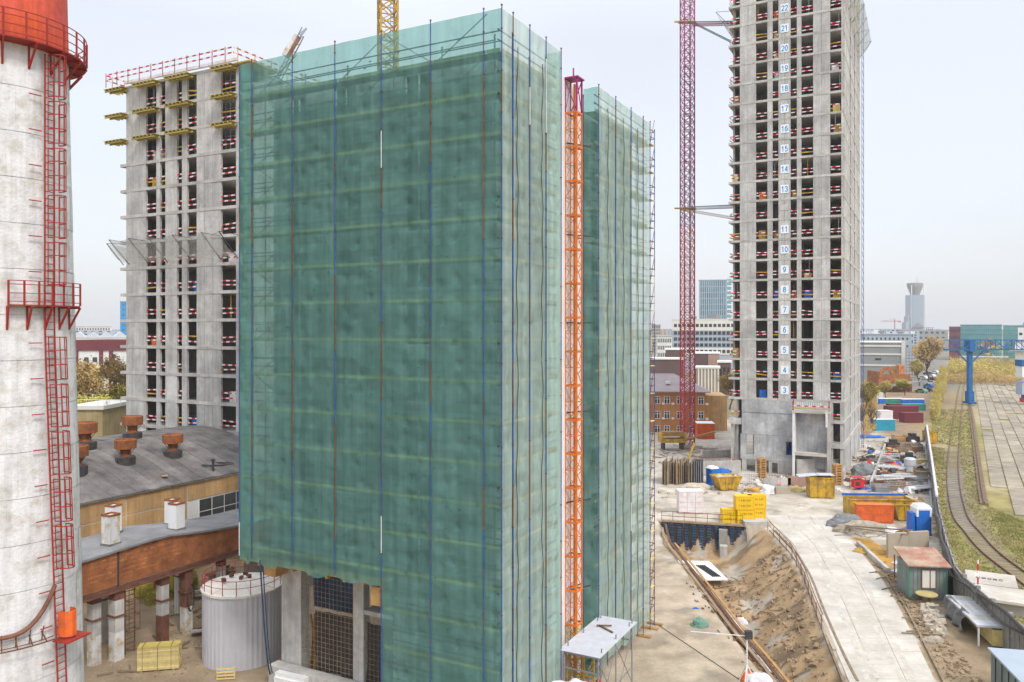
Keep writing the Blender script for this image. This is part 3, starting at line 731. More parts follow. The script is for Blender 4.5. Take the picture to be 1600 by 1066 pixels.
# scaffold: (thing) > pole, ledger, deck, toe_board, brace
scf=thing('scaffold','tube scaffold with timber decks standing inside the green nets','scaffold',GB.o,GB.rz)
zt=37.0
polecol=['blue_steel','rust_steel','blue_steel','dark_steel','grey_steel']
def pole(x,y,z0,z1,par=scf,first=0):
    """a standard made of 2 m tubes in mixed paint"""
    z=z0; k=first; runs={}
    b=MB(); mats=['blue_steel','rust_steel','zinc']
    while z<z1-.05:
        e=min(z+2.0*rnd.choice((1,1,2)),z1); b.mi=rnd.choice((0,)*9+(1,1,1,2))
        b.tube((x,y,z),(x,y,e-.03),.031,6); b.mi=1; b.tube((x,y,e-.06),(x,y,e-.01),.055,6); z=e
    b.build('pole',mats,par)
LX=[-17.4,-16.4]+[-GBw for GBw in (13.3,10.25,7.15,4.08,1.0)]+[0.0]
for x in LX:
    z0=8.5 if x<-7.2 else 0.0
    if x not in (-17.4,): pole(x,-.06,z0,zt+.12)
    pole(x,1.0,z0,zt-.9)
pole(-17.4,-.05,8.5,zt)
RY=[1.0,2.8,4.7,6.6]; RY2=[12.1,15.0,17.9,20.4,21.9]
for y in RY: pole(.05,y,0,zt+.1); pole(-.98,y+.02,0,zt-.8)
for y in RY2: pole(.05,y,0,zt-.4); pole(-.98,y,0,zt-.9)
lifts=[DK-2*k for k in range(18)]
for z in lifts:
    if z<.3: continue
    lf=z>8.7; xl=-17.4 if lf else -7.15
    segs=[x for x in LX if x>=xl-.01]
    if z>8.4:
        pass
    for a,c in zip(segs,segs[1:]):
        b=MB()
        for i in range(3): b.box(a+.03,min(c-.03,-.22),.2+.27*i,.45+.27*i,z-.05,z-.005)
        b.build('deck','old_timber',scf)
        MB().box(a+.02,min(c-.02,-.22),.165,.19,z,z+.15).build('toe_board','toe_board',scf)
    MB().bar((xl,.25,z+1.0),(-.25,.25,z+1.0),.05).bar((xl,.25,z+.5),(-.25,.25,z+.5),.045).bar((xl,.98,z+.9),(-.98,.98,z+.9),.045).build('ledger','dark_steel',scf)
    for ys in (RY and [0.0]+RY,RY2):
        for a,c in zip(ys,ys[1:]):
            MB().box(-.93,-.2,max(a+.03,.22),c-.03,z-.05,z-.005).build('deck','old_timber',scf)
            MB().box(-.19,-.165,max(a+.02,.22),c-.02,z,z+.15).build('toe_board','toe_board',scf)
        b=MB()
        for h in (.5,1.0,-.08): b.bar((-.25,ys[0],z+h),(-.25,ys[-1],z+h),.05)
        b.build('ledger','dark_steel',scf)
    # exposed end bay: plank ends stick out beyond the net
    MB().box(-1.2,.12,21.98,22.75,z-.06,z-.01).build('deck','new_timber',scf)
    for i,(a,c) in enumerate(zip(segs,segs[1:])):
        if (int(z)+i)%2==0 and c-a>2: MB().bar((a,.28,z),(c,.28,z+1.95),.035).build('brace','rust_steel',scf)
        if (int(z)+i)%3==0 and c-a>2: MB().bar((c,.3,z),(a,.3,z+1.95),.035).build('brace','rust_steel',scf)
for x,y in ((.05,22.9),(-1.2,22.9)): pole(x,y,0,zt-.8)
b=MB()
for z in lifts:
    if z>.3:
        for h in (.5,1.0): b.bar((.05,21.9,z+h),(.05,22.9,z+h),.04); b.bar((-1.2,22.9,z+h),(.05,22.9,z+h),.04)
        b.bar((.05,21.9,z),(.05,22.9,z+1.9),.03)
b.build('end_rail','rust_steel',scf)
for y in (20.4,22.1,23.1): MB().box(-1.3,.6,y-.15,y+.15,.0,.1).build('sole_plate','plywood',scf)
# nets
def net(parent,ax,a0,a1,z0,z1,mt,seed,fixed=0.0,top=None,name='net_panel',amp=.10,smile=0):
    """one strip of netting between two poles: bellies inwards, tied at each lift"""
    r=random.Random(seed); b=MB(); nz_=max(6,int((z1-z0)*6)); nu=max(4,int((a1-a0)*4)); TI=[(a0+(a1-a0)*(i+.5+r.uniform(-.3,.3))/max(1,round((a1-a0)/1.0)),z0+j*1.0+r.uniform(-.22,.22)) for i in range(max(1,round((a1-a0)/1.0))) for j in range(int(z1-z0)+1) if r.random()>.35]
    from mathutils import kdtree
    kd=kdtree.KDTree(len(TI)); [kd.insert((p,q,0),i) for i,(p,q) in enumerate(TI)]; kd.balance()
    ph=r.uniform(0,6)
    def fn(u,v):
        a=a0+(a1-a0)*u; z=z0+(z1-z0)*v
        if smile: z-=smile*math.sin(PI*u)*(1-v)**4*(.6+.4*math.sin(u*9+ph))
        lift=abs(math.sin(PI*(z-1.0)/2.0)); e=math.sin(PI*u)
        n=noise.noise(Vector((a*.8,z*.7,seed)))
        n2=noise.noise(Vector((a*.45+4,z*.22,seed+3)))
        d=.0+e*(.02*n+.035*n2)+.012*math.sin(z*11+n*5)*e
        dq=kd.find((a,z,0))[2]; d-=(.05-.08*min(1,dq/.9))*min(1,e*3)+.15*math.exp(-(dq/.13)**2)*e
        # slack pulled to ties: dimples
        d=max(-.15,min(.14,d))
        if ax=='y': return (a,fixed-d,z)
        return (fixed+d,a,z)
    b.grid(fn,nu*2,nz_); o=b.build(name,mt,parent,smooth=True)
    return o
nf=thing('debris_net','green debris netting over the wide left face of the block','netting',GB.o,GB.rz)
nxs=LX
for i,(a,c) in enumerate(zip(nxs,nxs[1:])):
    low=8.3 if c<=-7.1 else 0.0
    net(nf,'y',a+.003,c-.003 if c<0 else c,low,36.95,'net_green',10+i,0,smile=.28 if low>1 else 0)
nr=thing('debris_net','green debris netting, coloured paler for sky light, on the narrow face left of the orange mast','netting',GB.o,GB.rz)
for i,(a,c) in enumerate(zip([0.]+RY,RY)): net(nr,'x',a+.003,c-.003,0,36.9,'net_green_lit',40+i,.0)
net(nr,'y',-.98,-.003,0,36.9,'net_green',60,6.62)
n2=thing('debris_net','green debris netting, coloured paler for sky light, on the far face right of the orange mast','netting',GB.o,GB.rz)
for i,(a,c) in enumerate(zip(RY2,RY2[1:])): net(n2,'x',a+.003,c-.003,.9,36.45,'net_green_lit',70+i,.0,smile=.4)
n3=thing('debris_net','dark green net strip on the return beside the orange mast','netting',GB.o,GB.rz)
net(n3,'y',-.97,-.004,0.3,36.45,'net_green',66,12.09)
nl=thing('debris_net','green net edge on the left end of the block','netting',GB.o,GB.rz)
net(nl,'x',.01,1.0,8.2,36.9,'net_green',68,-17.42)
# small dark patches: net ties, with the shade of their dimples painted in
b=MB(); r=random.Random(3)
for z in np.arange(1.2,36.5,.5):
    for x in np.arange(-17.2,0,.5):
        if (x<-7.1 and z<9) or r.random()>.10: continue
        xx=x+r.uniform(-.2,.2); zz=z+r.uniform(-.1,.1); s_=r.uniform(.03,.07)
        b.add([(xx-s_*1.6,-.07,zz+s_*.2),(xx,-.075,zz-s_*.6),(xx+s_*1.6,-.07,zz+s_*.3),(xx,-.06,zz+s_)],[(0,1,2,3)])
b.build('net_tie_dimples','net_dark',nf,kind='stuff')
# net seams: rope lacing
b=MB()
for y,s in ((1.4,1),(4.2,2),(13.6,3),(16.4,4),(19.2,5)):
    z=.5; 
    while z<35.5:
        b.bar((.07+.03*math.sin(z*2+s),y+.05*math.sin(z*.7+s),z),(.07+.03*math.sin((z+.5)*2+s),y+.05*math.sin((z+.5)*.7+s),z+.5),.03); z+=.5
b.build('rope_lacing','dark_steel',nr,kind='stuff',label='dark rope lacing where two net widths meet')
# ---------------- canopy, booth and workers at the hoist foot ----------------
ZC=4.0; cN=at(937,1028,ZC); cL=at(873,1015,ZC); cT=at(937,962,ZC); cR=at(996,972,ZC)
lc=[GB.loc(p) for p in (cN,cL,cT,cR)]
x0=min(lc[1][0],lc[2][0]); x1=max(lc[0][0],lc[3][0]); y0=min(lc[0][1],lc[1][1]); y1=max(lc[2][1],lc[3][1])
cp=thing('canopy','flat white plywood canopy on grey scaffold legs below the orange mast','canopy',GB.o,GB.rz)
MB().box(x0,x1,y0,y1,ZC-.03,ZC).build('roof_panel','zinc',cp)
lx0,lx1,ly0,ly1=x0+.25,x1-.2,y0+.2,y1-.4
for x in (lx0,lx1):
    for y in (ly0,(ly0+ly1)/2,ly1): MB().tube((x,y,0),(x,y,ZC+.25 if y>9 else ZC-.04),.045,8).build('leg','grey_steel',cp)
for x in (lx0,lx1):
    MB().bar((x,ly0,ZC-.15),(x,ly1,ZC-.15),.08).bar((x,ly0,1.4),(x,ly1,1.4),.05).build('rail','grey_steel',cp)
    for a,c in ((ly0,(ly0+ly1)/2),((ly0+ly1)/2,ly1)):
        MB().bar((x,a,.4),(x,c,3.6),.04).build('brace','grey_steel',cp); MB().bar((x+.04,c,.4),(x+.04,a,3.6),.04).build('brace','grey_steel',cp)
for y in (ly0,ly1): MB().bar((lx0,y,ZC-.15),(lx1,y,ZC-.15),.08).bar((lx0,y,3.0),(lx1,y,3.0),.06).build('rail','grey_steel',cp)
b=MB()
for x,y in ((lx0,ly0+.5),(lx1,ly0+.5),(lx0,ly1-.5),(lx1,ly1-.5)): b.tube((x,y,ZC),(x,y,ZC+.22),.025,6)
b.build('spigot','dark_steel',cp)
MB().bar(GB.o*0+Vector((.55,y0+4.3,ZC+.05)),Vector((1.7,y0+3.6,ZC+.05)),.12,.06).bar((.5,y0+4.1,ZC+.09),(1.3,y0+4.5,ZC+.09),.1,.05).build('timber_offcut','brown_timber',None,label='two brown timber offcuts lying on the white canopy',category='timber')
bpy.data.objects['timber_offcut'].location=GB.o; bpy.data.objects['timber_offcut'].rotation_euler=(0,0,GB.rz)
bt=thing('booth','small booth roofed with crumpled white plastic sheet beside the green net','booth',GB.w(.35,1.5),GB.rz)
def crum(u,v): 
    return (u*2.9,v*4.0,2.95+.10*math.sin(u*9+v*4)+.07*math.sin(v*17-u*6)+.05*math.sin(u*23))
MB().grid(crum,40,50).build('roof_sheet','white_sheet',bt,smooth=True)
for a_ in ((.05,.05),(2.85,.05),(.05,3.9),(2.85,3.9)): MB().box(a_[0]-.04,a_[0]+.04,a_[1]-.04,a_[1]+.04,0,2.85).build('post','grey_steel',bt)
MB().box(.05,2.85,.0,.04,.3,2.3).build('side_panel','dark_steel',bt)
# yellow hoist gate
yg=thing('hoist_gate','yellow tubular hoist gate in the shade under the white canopy','gate',GB.w(-.2,8.0),GB.rz)
for x in (.1,.55,1.0,1.6): MB().bar((x,0,0),(x,0,3.4),.09).build('post','yellow_steel',yg)
MB().bar((.1,0,2.2),(1.6,0,2.2),.07).bar((.1,0,1.1),(1.6,0,1.1),.07).bar((.1,0,.2),(1.6,0,3.2),.05).build('rail','yellow_steel',yg)
def person(p,rz,cloth,trous,hat,label,bend=.5,scale=1.0):
    J={'pel':(0,0,.95),'ch':(0,-.28*bend,1.32),'nk':(0,-.42*bend,1.48),'hd':(0,-.55*bend,1.62),'ht':(0,-.62*bend,1.76),
       'sl':(-.19,-.36*bend,1.42),'sr':(.19,-.36*bend,1.42),'el':(-.27,-.55*bend-.05,1.16),'er':(.27,-.55*bend-.05,1.16),'hl':(-.2,-.75*bend-.15,.98),'hr':(.2,-.75*bend-.15,.98),
       'tl':(-.1,.02,.9),'tr':(.1,.02,.9),'kl':(-.12,-.1,.5),'kr':(.14,.04,.5),'al':(-.12,.0,.09),'ar':(.15,.14,.09),'fl':(-.13,-.17,.05),'fr':(.16,-.04,.05)}
    rad={'pel':.15,'ch':.17,'nk':.065,'hd':.10,'ht':.085,'sl':.08,'sr':.08,'el':.055,'er':.055,'hl':.045,'hr':.045,'tl':.1,'tr':.1,'kl':.075,'kr':.075,'al':.055,'ar':.055,'fl':.05,'fr':.05}
    E_=[('pel','ch'),('ch','nk'),('nk','hd'),('hd','ht'),('ch','sl'),('ch','sr'),('sl','el'),('sr','er'),('el','hl'),('er','hr'),('pel','tl'),('pel','tr'),('tl','kl'),('tr','kr'),('kl','al'),('kr','ar'),('al','fl'),('ar','fr')]
    ks=list(J); me=bpy.data.meshes.new('person'); me.from_pydata([J[k] for k in ks],[(ks.index(a),ks.index(c)) for a,c in E_],[])
    o=ob('person',me,None,p,rz,label=label,category='person'); m=o.modifiers.new('s','SKIN'); m.use_smooth_shade=True
    sv=me.skin_vertices[0].data
    for i,k in enumerate(ks): sv[i].radius=(rad[k],rad[k]*.85)
    sv[0].use_root=True; o.modifiers.new('d','SUBSURF').levels=1; o.modifiers['d'].render_levels=1
    me2=None; dg=bpy.context.evaluated_depsgraph_get(); me2=bpy.data.meshes.new_from_object(o.evaluated_get(dg)); o.modifiers.clear(); o.data=me2
    for mm in (cloth,trous,'skin'): me2.materials.append(M[mm])
    for pl in me2.polygons:
        c=pl.center; pl.material_index=2 if (c.z>1.5 or (abs(c.x)>.12 and c.z<1.05 and c.y<-.2*bend-.2)) else (1 if c.z<.98 else 0)
    MB().lathe([(.125,0),(.12,.07),(.08,.13),(.01,.15)],14,(J['ht'][0],J['ht'][1],J['ht'][2]-.04)).lathe([(.15,0),(.15,.015)],14,(J['ht'][0],J['ht'][1]-.02,J['ht'][2]-.05)).build('helmet',hat,o,smooth=True)
    return o
person(GB.w(.75,8.7),GB.rz+.4,'navy_cloth','navy_cloth','orange_panel','person in dark work clothes and orange helmet bending under the white canopy',1.0)
person(GB.w(1.7,9.1),GB.rz-.6,'blue_cloth','navy_cloth','red_paint','person in blue work jacket and red helmet under the white canopy',.8)
# ---------------- concrete tower blocks ----------------
rail_me={}
def rail(parent,w,loc,rz,mt='red_white'):
    k=(round(w,1),mt)
    if k not in rail_me: rail_me[k]=MB().box(-w/2,w/2,-.02,.02,-.075,.075).mesh('guard_rail',mt)
    return ob('guard_rail',rail_me[k],parent,loc,rot=(0,rnd.uniform(-.05,.05)*(3 if rnd.random()<.12 else 1),rz))
def guard(parent,x0,x1,y,z,front=True):
    """two boards across an opening on a plane y=const (front) or x=const"""
    w=abs(x1-x0)-.08
    for h in (.55,1.02):
        mt='red_white' if rnd.random()<.86 else 'yellow_steel'
        hh=h+rnd.uniform(-.06,.06)
        if front: rail(parent,w,((x0+x1)/2,y,z+hh),0,mt)
        else: rail(parent,w,(y,(x0+x1)/2,z+hh),PI/2,mt)
def text_mesh(s,size,bold=.02):
    cu=bpy.data.curves.new('t','FONT'); cu.body=s; cu.size=size; cu.offset=bold; cu.extrude=.006; cu.align_x='CENTER'; cu.align_y='CENTER'
    o=bpy.data.objects.new('t',cu); col.objects.link(o); bpy.context.view_layer.update()
    me=bpy.data.meshes.new_from_object(o.evaluated_get(bpy.context.evaluated_depsgraph_get())); bpy.data.objects.remove(o); return me
def tower(fr,name,label,floors,W_,L_,segs,sidesegs,mt,numbers=None,group=None,fh=3.0,slab_over=.0,balc=False):
    """segs: list of (x0,x1,kind) along the street face, kind 'o' opening, 'p' panel, 'c' corner opening; x in local metres (<0)"""
    t=thing(name,label,'building',fr.o,fr.rz)
    # wall panels share meshes per width: three variants each
    cache={}
    def panel(w,h,th=.28):
        k=(round(w,2),round(h,2))
        if k not in cache:
            L=[]
            for v in range(3):
                b=MB(); n=max(1,round(w/1.1)); 
                for i in range(n):
                    a,c=-w/2+w*i/n+(.012 if i else 0),-w/2+w*(i+1)/n-(.012 if i<n-1 else 0); dp=.012*((i*7+v*3)%3)
                    b.box(a,c,dp,th,0,h)
                b.box(-w/2+.01,w/2-.01,.05,th-.02,.01,h-.01) if False else None
                L.append(b.mesh('wall_panel',mt))
            cache[k]=L
        return rnd.choice(cache[k])
    slab_me=[]
    hs=.33
    for v in range(3):
        b=MB(); n=9; xs=np.linspace(-W_-.25-slab_over,.05,n+1)
        for i in range(n):
            pr=.005-.01*((i*5+v*2)%3); b.box(xs[i],xs[i+1]-.008,pr,0.5,0,hs)
        ys=np.linspace(.5,L_,9)
        for i in range(8): b.box(-.2,-.005+.008*((i*3+v)%3),ys[i]+.008,ys[i+1],0,hs)
        b.box(-W_-.25-slab_over,-.01,.52,L_,.01,hs-.01)
        slab_me.append(b.mesh('floor_slab','concrete_slab'))
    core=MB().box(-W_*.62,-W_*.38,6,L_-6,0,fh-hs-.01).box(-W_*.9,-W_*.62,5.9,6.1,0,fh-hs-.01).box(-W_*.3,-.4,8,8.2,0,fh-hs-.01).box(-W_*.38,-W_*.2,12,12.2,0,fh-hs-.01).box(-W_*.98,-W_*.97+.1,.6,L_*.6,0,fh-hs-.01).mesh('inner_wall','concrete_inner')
    bk=MB()
    for a in np.arange(-W_,-1,2.9): bk.box(a,a+1.5,L_-.3,L_-.05,0,fh-hs-.01)
    bk=bk.mesh('back_wall',mt)
    for n,z in floors:
        zz=z+hs
        ob('floor_slab',rnd.choice(slab_me),t,(0,0,z))
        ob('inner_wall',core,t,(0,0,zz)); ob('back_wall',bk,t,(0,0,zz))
        for x0,x1,k in segs:
            if k=='p': ob('wall_panel',panel(x1-x0,fh-hs-.006),t,((x0+x1)/2,.02,zz))
            else:
                if rnd.random()<.96: guard(t,x0,x1,.12,zz)
                if rnd.random()<.16:
                    w_=min(1.2,(x1-x0)*.6); q_=rnd.uniform(x0+w_/2+.1,x1-w_/2-.1); MB().box(-w_/2,w_/2,0,.8,0,rnd.uniform(.6,1.5)).build('stored_material',rnd.choice(['yellow_steel','plywood','white_sheet','new_timber','blue_tarp','wrap','orange_steel']),t,(q_,.6,zz))
                if rnd.random()<.12: MB().tube((0,0,0),(0,0,fh-hs-.02),.05,6).build('prop',rnd.choice(['grey_steel','rust_steel','yellow_steel']),t,(rnd.uniform(x0+.2,x1-.2),.5,zz))
        for y0,y1,k in sidesegs:
            if k=='p': ob('side_panel',panel(y1-y0,fh-hs-.006),t,(-.02,(y0+y1)/2,zz),PI/2)
            elif rnd.random()<.9: guard(t,y0,y1,-.1,zz,False)
        if balc:   # left balcony columns and returns
            MB().box(-W_+.02,-W_+.25,2.2,2.6,zz,z+fh-.01).box(-W_+.02,-W_+.25,5.5,6.0,zz,z+fh-.01).build('column',mt,t)
            if rnd.random()<.95: 
                for h in (.5,1.0): rail(t,2.6,(-W_-.12,1.5,zz+h),PI/2)
    return t
TF=Frame(1318,115,-1600)
tx=lambda px:TF.lx(px,0)
cs_=[1140.8,1156,1181,1199,1207,1216.3,1235,1245,1252,1270.5,1297,1318]
kinds=['o','p','o','p','o','p','o','p','o','p','o']
segs=[(tx(a),tx(c),k) for a,c,k in zip(cs_,cs_[1:],kinds)]
segs[-1]=(segs[-1][0],-.30,'o')
ty=lambda px:TF.ly(px,0)
ss=[(0.0,.3,'p'),(.3,1.7,'o'),(1.7,11.5,'p'),(11.5,13.2,'o'),(13.2,20,'p'),(20,21.6,'o'),(21.6,28,'p'),(28,29.5,'o'),(29.5,33.6,'p')]
zf=lambda n:12.55+3.0*(n-3)-1.62
fl=[(n,zf(n)) for n in range(3,27)]
WT=-segs[0][0]
tw=tower(TF,'tower_block','tall grey concrete tower shell with blue storey numbers on white squares',fl,WT,33.8,segs,ss,'concrete',balc=True)
# storey numbers
def digits(txt,h=.74,w=.40,t=.115):
    S={}; arc=lambda cx,cz,rx,rz,a0,a1,n=9:[(cx+rx*math.cos(math.radians(a0+(a1-a0)*i/n)),cz+rz*math.sin(math.radians(a0+(a1-a0)*i/n))) for i in range(n+1)]
    S['0']=[arc(.5,.5,.42,.5,0,360,18)]; S['1']=[[(.18,.78),(.55,1.0),(.55,0)]]
    S['2']=[arc(.5,.70,.42,.30,165,-40)+[(.08,0),(.94,0)]]; S['3']=[arc(.48,.75,.38,.25,160,-85),arc(.48,.26,.42,.27,90,-160)]
    S['4']=[[(.74,0),(.74,1),(.05,.28),(1,.28)]]; S['5']=[[(.88,1),(.22,1),(.14,.52)]+arc(.47,.32,.43,.33,125,-150)]
    S['6']=[arc(.5,.32,.42,.32,0,360,16),[(.09,.36),(.25,.8),(.5,.99),(.84,.9)]]; S['7']=[[(.06,1),(.94,1),(.4,0)]]
    S['8']=[arc(.5,.27,.43,.27,0,360,16),arc(.5,.76,.36,.24,0,360,16)]; S['9']=[arc(.5,.68,.42,.32,0,360,16),[(.91,.64),(.75,.2),(.5,.01),(.16,.1)]]
    b=MB(); n=len(txt); gap=.10; tot=n*w+(n-1)*gap
    for i,ch in enumerate(txt):
        x0=-tot/2+i*(w+gap)
        for k,pl in enumerate(S[ch]):
            for j,(p,q) in enumerate(zip(pl,pl[1:])):
                P0=Vector((x0+p[0]*w,-.004*k-.0007*(j%2),(p[1]-.5)*h)); P1=Vector((x0+q[0]*w,-.004*k-.0007*(j%2),(q[1]-.5)*h)); d=(P1-P0).normalized()*t*.28
                b.bar(P0-d,P1+d,.01,t,up=Vector((0,1,0)).cross(d.normalized())) if False else b.bar(P0-d,P1+d,t,.01,up=(0,1,0))
    return b
cxs=(tx(1216.3)+tx(1235))/2
for n,z in fl:
    if n in (12,) or n>23: continue
    zc=z+1.62
    s=MB().box(-.58,.58,-.03,0,-.62,.62).build('number_sign','sign_white',tw,(cxs+.03,-.005,zc))
    digits(str(n)).build('digits','sign_blue',s,(0,-.036,0))
MB().box(-.6,.6,-.02,0,-.45,.45).build('number_sign','concrete_slab',tw,(cxs,-.005,zf(12)+1.9))
# lower storeys: blank walls, portal, doors
def tw_box(px0,px1,y0,y1,z0,z1,m,name='wall',yp=0.0,**k):
    return MB().box(TF.lx(px0,yp),TF.lx(px1,yp),y0,y1,z0,z1).build(name,m,tw,**k)
z3=zf(3)
tw_box(1159,1238,-.05,.3,z3-1.9,z3-.01,'concrete_cool'); tw_box(1159,1238,.02,.3,z3-5.2,z3-1.93,'concrete_cool')
# wall under with window openings
b=MB()
X=lambda p:TF.lx(p,0)
zl=1.7
def hole_wall(b,x0,x1,z0,z1,holes,y0=.0,y1=.3):
    cur=x0
    for p,q,zb,zt_ in sorted(holes):
        b.box(cur,p,y0,y1,z0,z1); 
        if zb>z0: b.box(p,q,y0,y1,z0,zb)
        if zt_<z1: b.box(p,q,y0,y1,zt_,z1)
        cur=q
    b.box(cur,x1,y0,y1,z0,z1)
hole_wall(b,X(1157),X(1238),1.9,z3-5.23,[(X(1166),X(1178),2.6,5.6),(X(1228),X(1237),2.9,4.9)]); b.build('wall','concrete_cool',tw)
b=MB(); hole_wall(b,X(1159),X(1240),0,1.88,[(X(1166),X(1180),0,1.8),(X(1184),X(1201),0,1.86),(X(1206),X(1215),0,1.6)],.05,.35); b.build('wall','concrete',tw)
# balcony strip left of it
for z in (z3-2.9,): MB().box(-WT-.2,-WT+1.7,-.15,6,z-.9,z).build('balcony','concrete_slab',tw)
for y in (.1,2.6,5.2): MB().box(-WT+.1,-WT+.45,y,y+.4,0,z3-3.81).build('column','concrete',tw)
MB().box(-WT+.9,-WT+1.15,.5,6,0,z3-.01).build('wall','concrete',tw)
guard(tw,-WT,-WT+1.5,-.05,z3-2.9); guard(tw,-WT,-WT+1.5,-.05,.6)
# right strip under the corner openings
for z in (z3-3,z3-6.6): MB().box(X(1297),.15,-.12,33,z,z+.34 if z>6 else z+.7).build('floor_slab','concrete_slab',tw)
guard(tw,X(1299),-.3,.1,z3-2.7)
for y0,y1,k in ss:
    if k=='p' and y0>.5: MB().box(-.3,-.02,y0,y1,0,z3-.01).build('side_panel','concrete',tw)
for x in (X(1297),-.45): MB().box(x,x+.4,.02,.4,0,z3-.01).build('column','concrete_slab',tw)
MB().box(X(1304),X(1316),3,3.2,0,z3-6.7).build('inner_wall','concrete_inner',tw)
MB().box(-WT+1.2,-.5,12,12.3,0,z3-.01).build('inner_wall','concrete_inner',tw)
# projecting portal
pz=z3-1.5
px0,px1=TF.lx(1238,-1.6),TF.lx(1297,-1.6)
MB().box(px0,px0+.35,-1.6,0,0,pz).build('portal_wall','white_paint',tw); MB().box(px1-.4,px1,-1.6,0,0,pz).build('portal_wall','concrete_slab',tw)
MB().box(px0,px1,-1.7,0,pz,pz+.35).build('portal_roof','concrete_slab',tw)
MB().box(px0+.36,px1-.41,.0,.3,1.2,pz-.01).build('wall','concrete_cool',tw)
MB().box(px0+.36,px1-.41,-1.55,-.01,3.2,3.6).build('portal_floor','concrete_dusty',tw)
MB().box(px0,px1,.0,.3,pz+.36,max(z3-.01,pz+.5)).build('wall','concrete',tw)
for x in (px0+.1,px1-.2): MB().box(x,x+.12,-1.65,-1.5,pz+.36,pz+1.9).build('post','red_steel',tw)
for h in (.25,.6): MB().box(px0,px1,-1.68,-1.64,pz+.35+h,pz+.5+h).build('guard_board','yellow_beam' if h<.3 else 'red_white',tw)
b=MB()
for i in range(14): b.box(px0+.6+i*.25,px0+.68+i*.25,-1.6,-1.57,pz+.75,pz+1.6)
b.build('guard_mesh','white_paint',tw)
MB().box(px1-.6,px1-.3,-1.72,-1.62,pz-1.9,pz+.3).build('hanging_sheet','white_sheet',tw)
# crane anchors: struts from crane mast to the tower
anc=thing('crane_anchor','dark lattice strut tying the magenta crane mast to the tower at twelfth storey','crane strut',(0,0,0)); anc2=thing('crane_anchor','yellow and red struts tying the crane mast near the top of the tower','crane strut',(0,0,0))
def lat(b,a,c,w=.35,m=0):
    a,c=Vector(a),Vector(c); d=(c-a).normalized(); s=d.cross(Vector((0,0,1))).normalized()*w/2; u=Vector((0,0,w/2)); n=max(2,int((c-a).length/.7))
    for q in (s+u,s-u,-s+u,-s-u): b.bar(a+q,c+q,.08)
    for i in range(n):
        p,q=a.lerp(c,i/n),a.lerp(c,(i+1)/n); b.bar(p+s+u,q+s-u,.05); b.bar(p-s+u,q-s-u,.05); b.bar(p+s+u,q-s+u,.05)
zA=zat(322,146); tl1=TF.w(-WT,2.5); tl2=TF.w(-WT,14)
b=MB(); lat(b,(pc.x,pc.y-1.2,zA-.6),(tl1.x,tl1.y,zat(317,121)),.5); b.build('strut','dark_steel',anc)
b=MB(); lat(b,(pc.x-1.4,pc.y-1.2,zA-.8),(tl2.x,tl2.y,zat(330,124)),.4); b.build('strut','plywood',anc)
zB=zat(38,146)
b=MB(); lat(b,(pc.x-1.8,pc.y-1.2,zB-.2),(tl1.x,tl1.y,zat(20,121)),.3); b.build('strut','rust_steel',anc2)
b=MB(); lat(b,(pc.x+1,pc.y-1,zB-.2),(tl2.x,tl2.y,zat(48,126)),.3); b.build('strut','faded_green',anc2)
b=MB(); lat(b,(pc.x+1,pc.y-1,zB-.6),(tl1.x+.4,tl1.y,zat(24,121)),.3); b.build('strut','magenta_steel',anc2)
for z,g in ((zA-.6,anc),(zB,anc2)): MB().box(pc.x-2.6,pc.x+1.3,pc.y-1.35,pc.y-1.1,z-.15,z+.1).build('collar','yellow_steel',g)
# safety net brackets at top right and left of tower
def net_bracket(parent,fr,pts,out,z,mt='net_white'):
    b=MB()
    for x,y in pts: p=Vector((x,y,z)); q=p+Vector((out[0],out[1],2.6)); b.bar(p,q,.07); b.bar(p+Vector((0,0,2.5)),q,.05)
    b.build('bracket','dark_steel',parent)
    b=MB(); n=24
    def fn(u,v):
        i=u*(len(pts)-1); k=min(int(i),len(pts)-2); f=i-k; x=pts[k][0]*(1-f)+pts[k+1][0]*f; y=pts[k][1]*(1-f)+pts[k+1][1]*f
        return (x+out[0]*v,y+out[1]*v,z+.3+2.3*v-.5*math.sin(PI*v)-.25*math.sin(PI*f)*v)
    b.grid(fn,n*2,6); b.build('net','net_white',parent,smooth=True)
sn=thing('safety_net','pale catch net on raking brackets at the right side of the tower','netting',TF.o,TF.rz)
net_bracket(sn,TF,[(.1,y) for y in (1,7,13,19,25,31)],(1.9,0),zat(2,118))
sn=thing('safety_net','pale catch net on raking brackets at the upper left of the tower','netting',TF.o,TF.rz)
net_bracket(sn,TF,[(-WT,y) for y in (.5,5,10,15)],(-2.2,-.4),zat(24,122)-1.5)
# hoist rail at the tower's right rear
hb=MB()
for z in np.arange(0,80,1.5): hb.bar((.25,33.9,z),(.25,33.9,z+1.5),.08); hb.bar((.55,33.9,z),(.25,33.9,z+1.5),.05); hb.bar((.55,33.9,z),(.55,33.9,z+1.5),.08)
t=thing('hoist_mast','thin blue hoist mast at the far right edge of the numbered tower','mast',TF.o,TF.rz); hb.build('mast_frame','blue_steel',t)
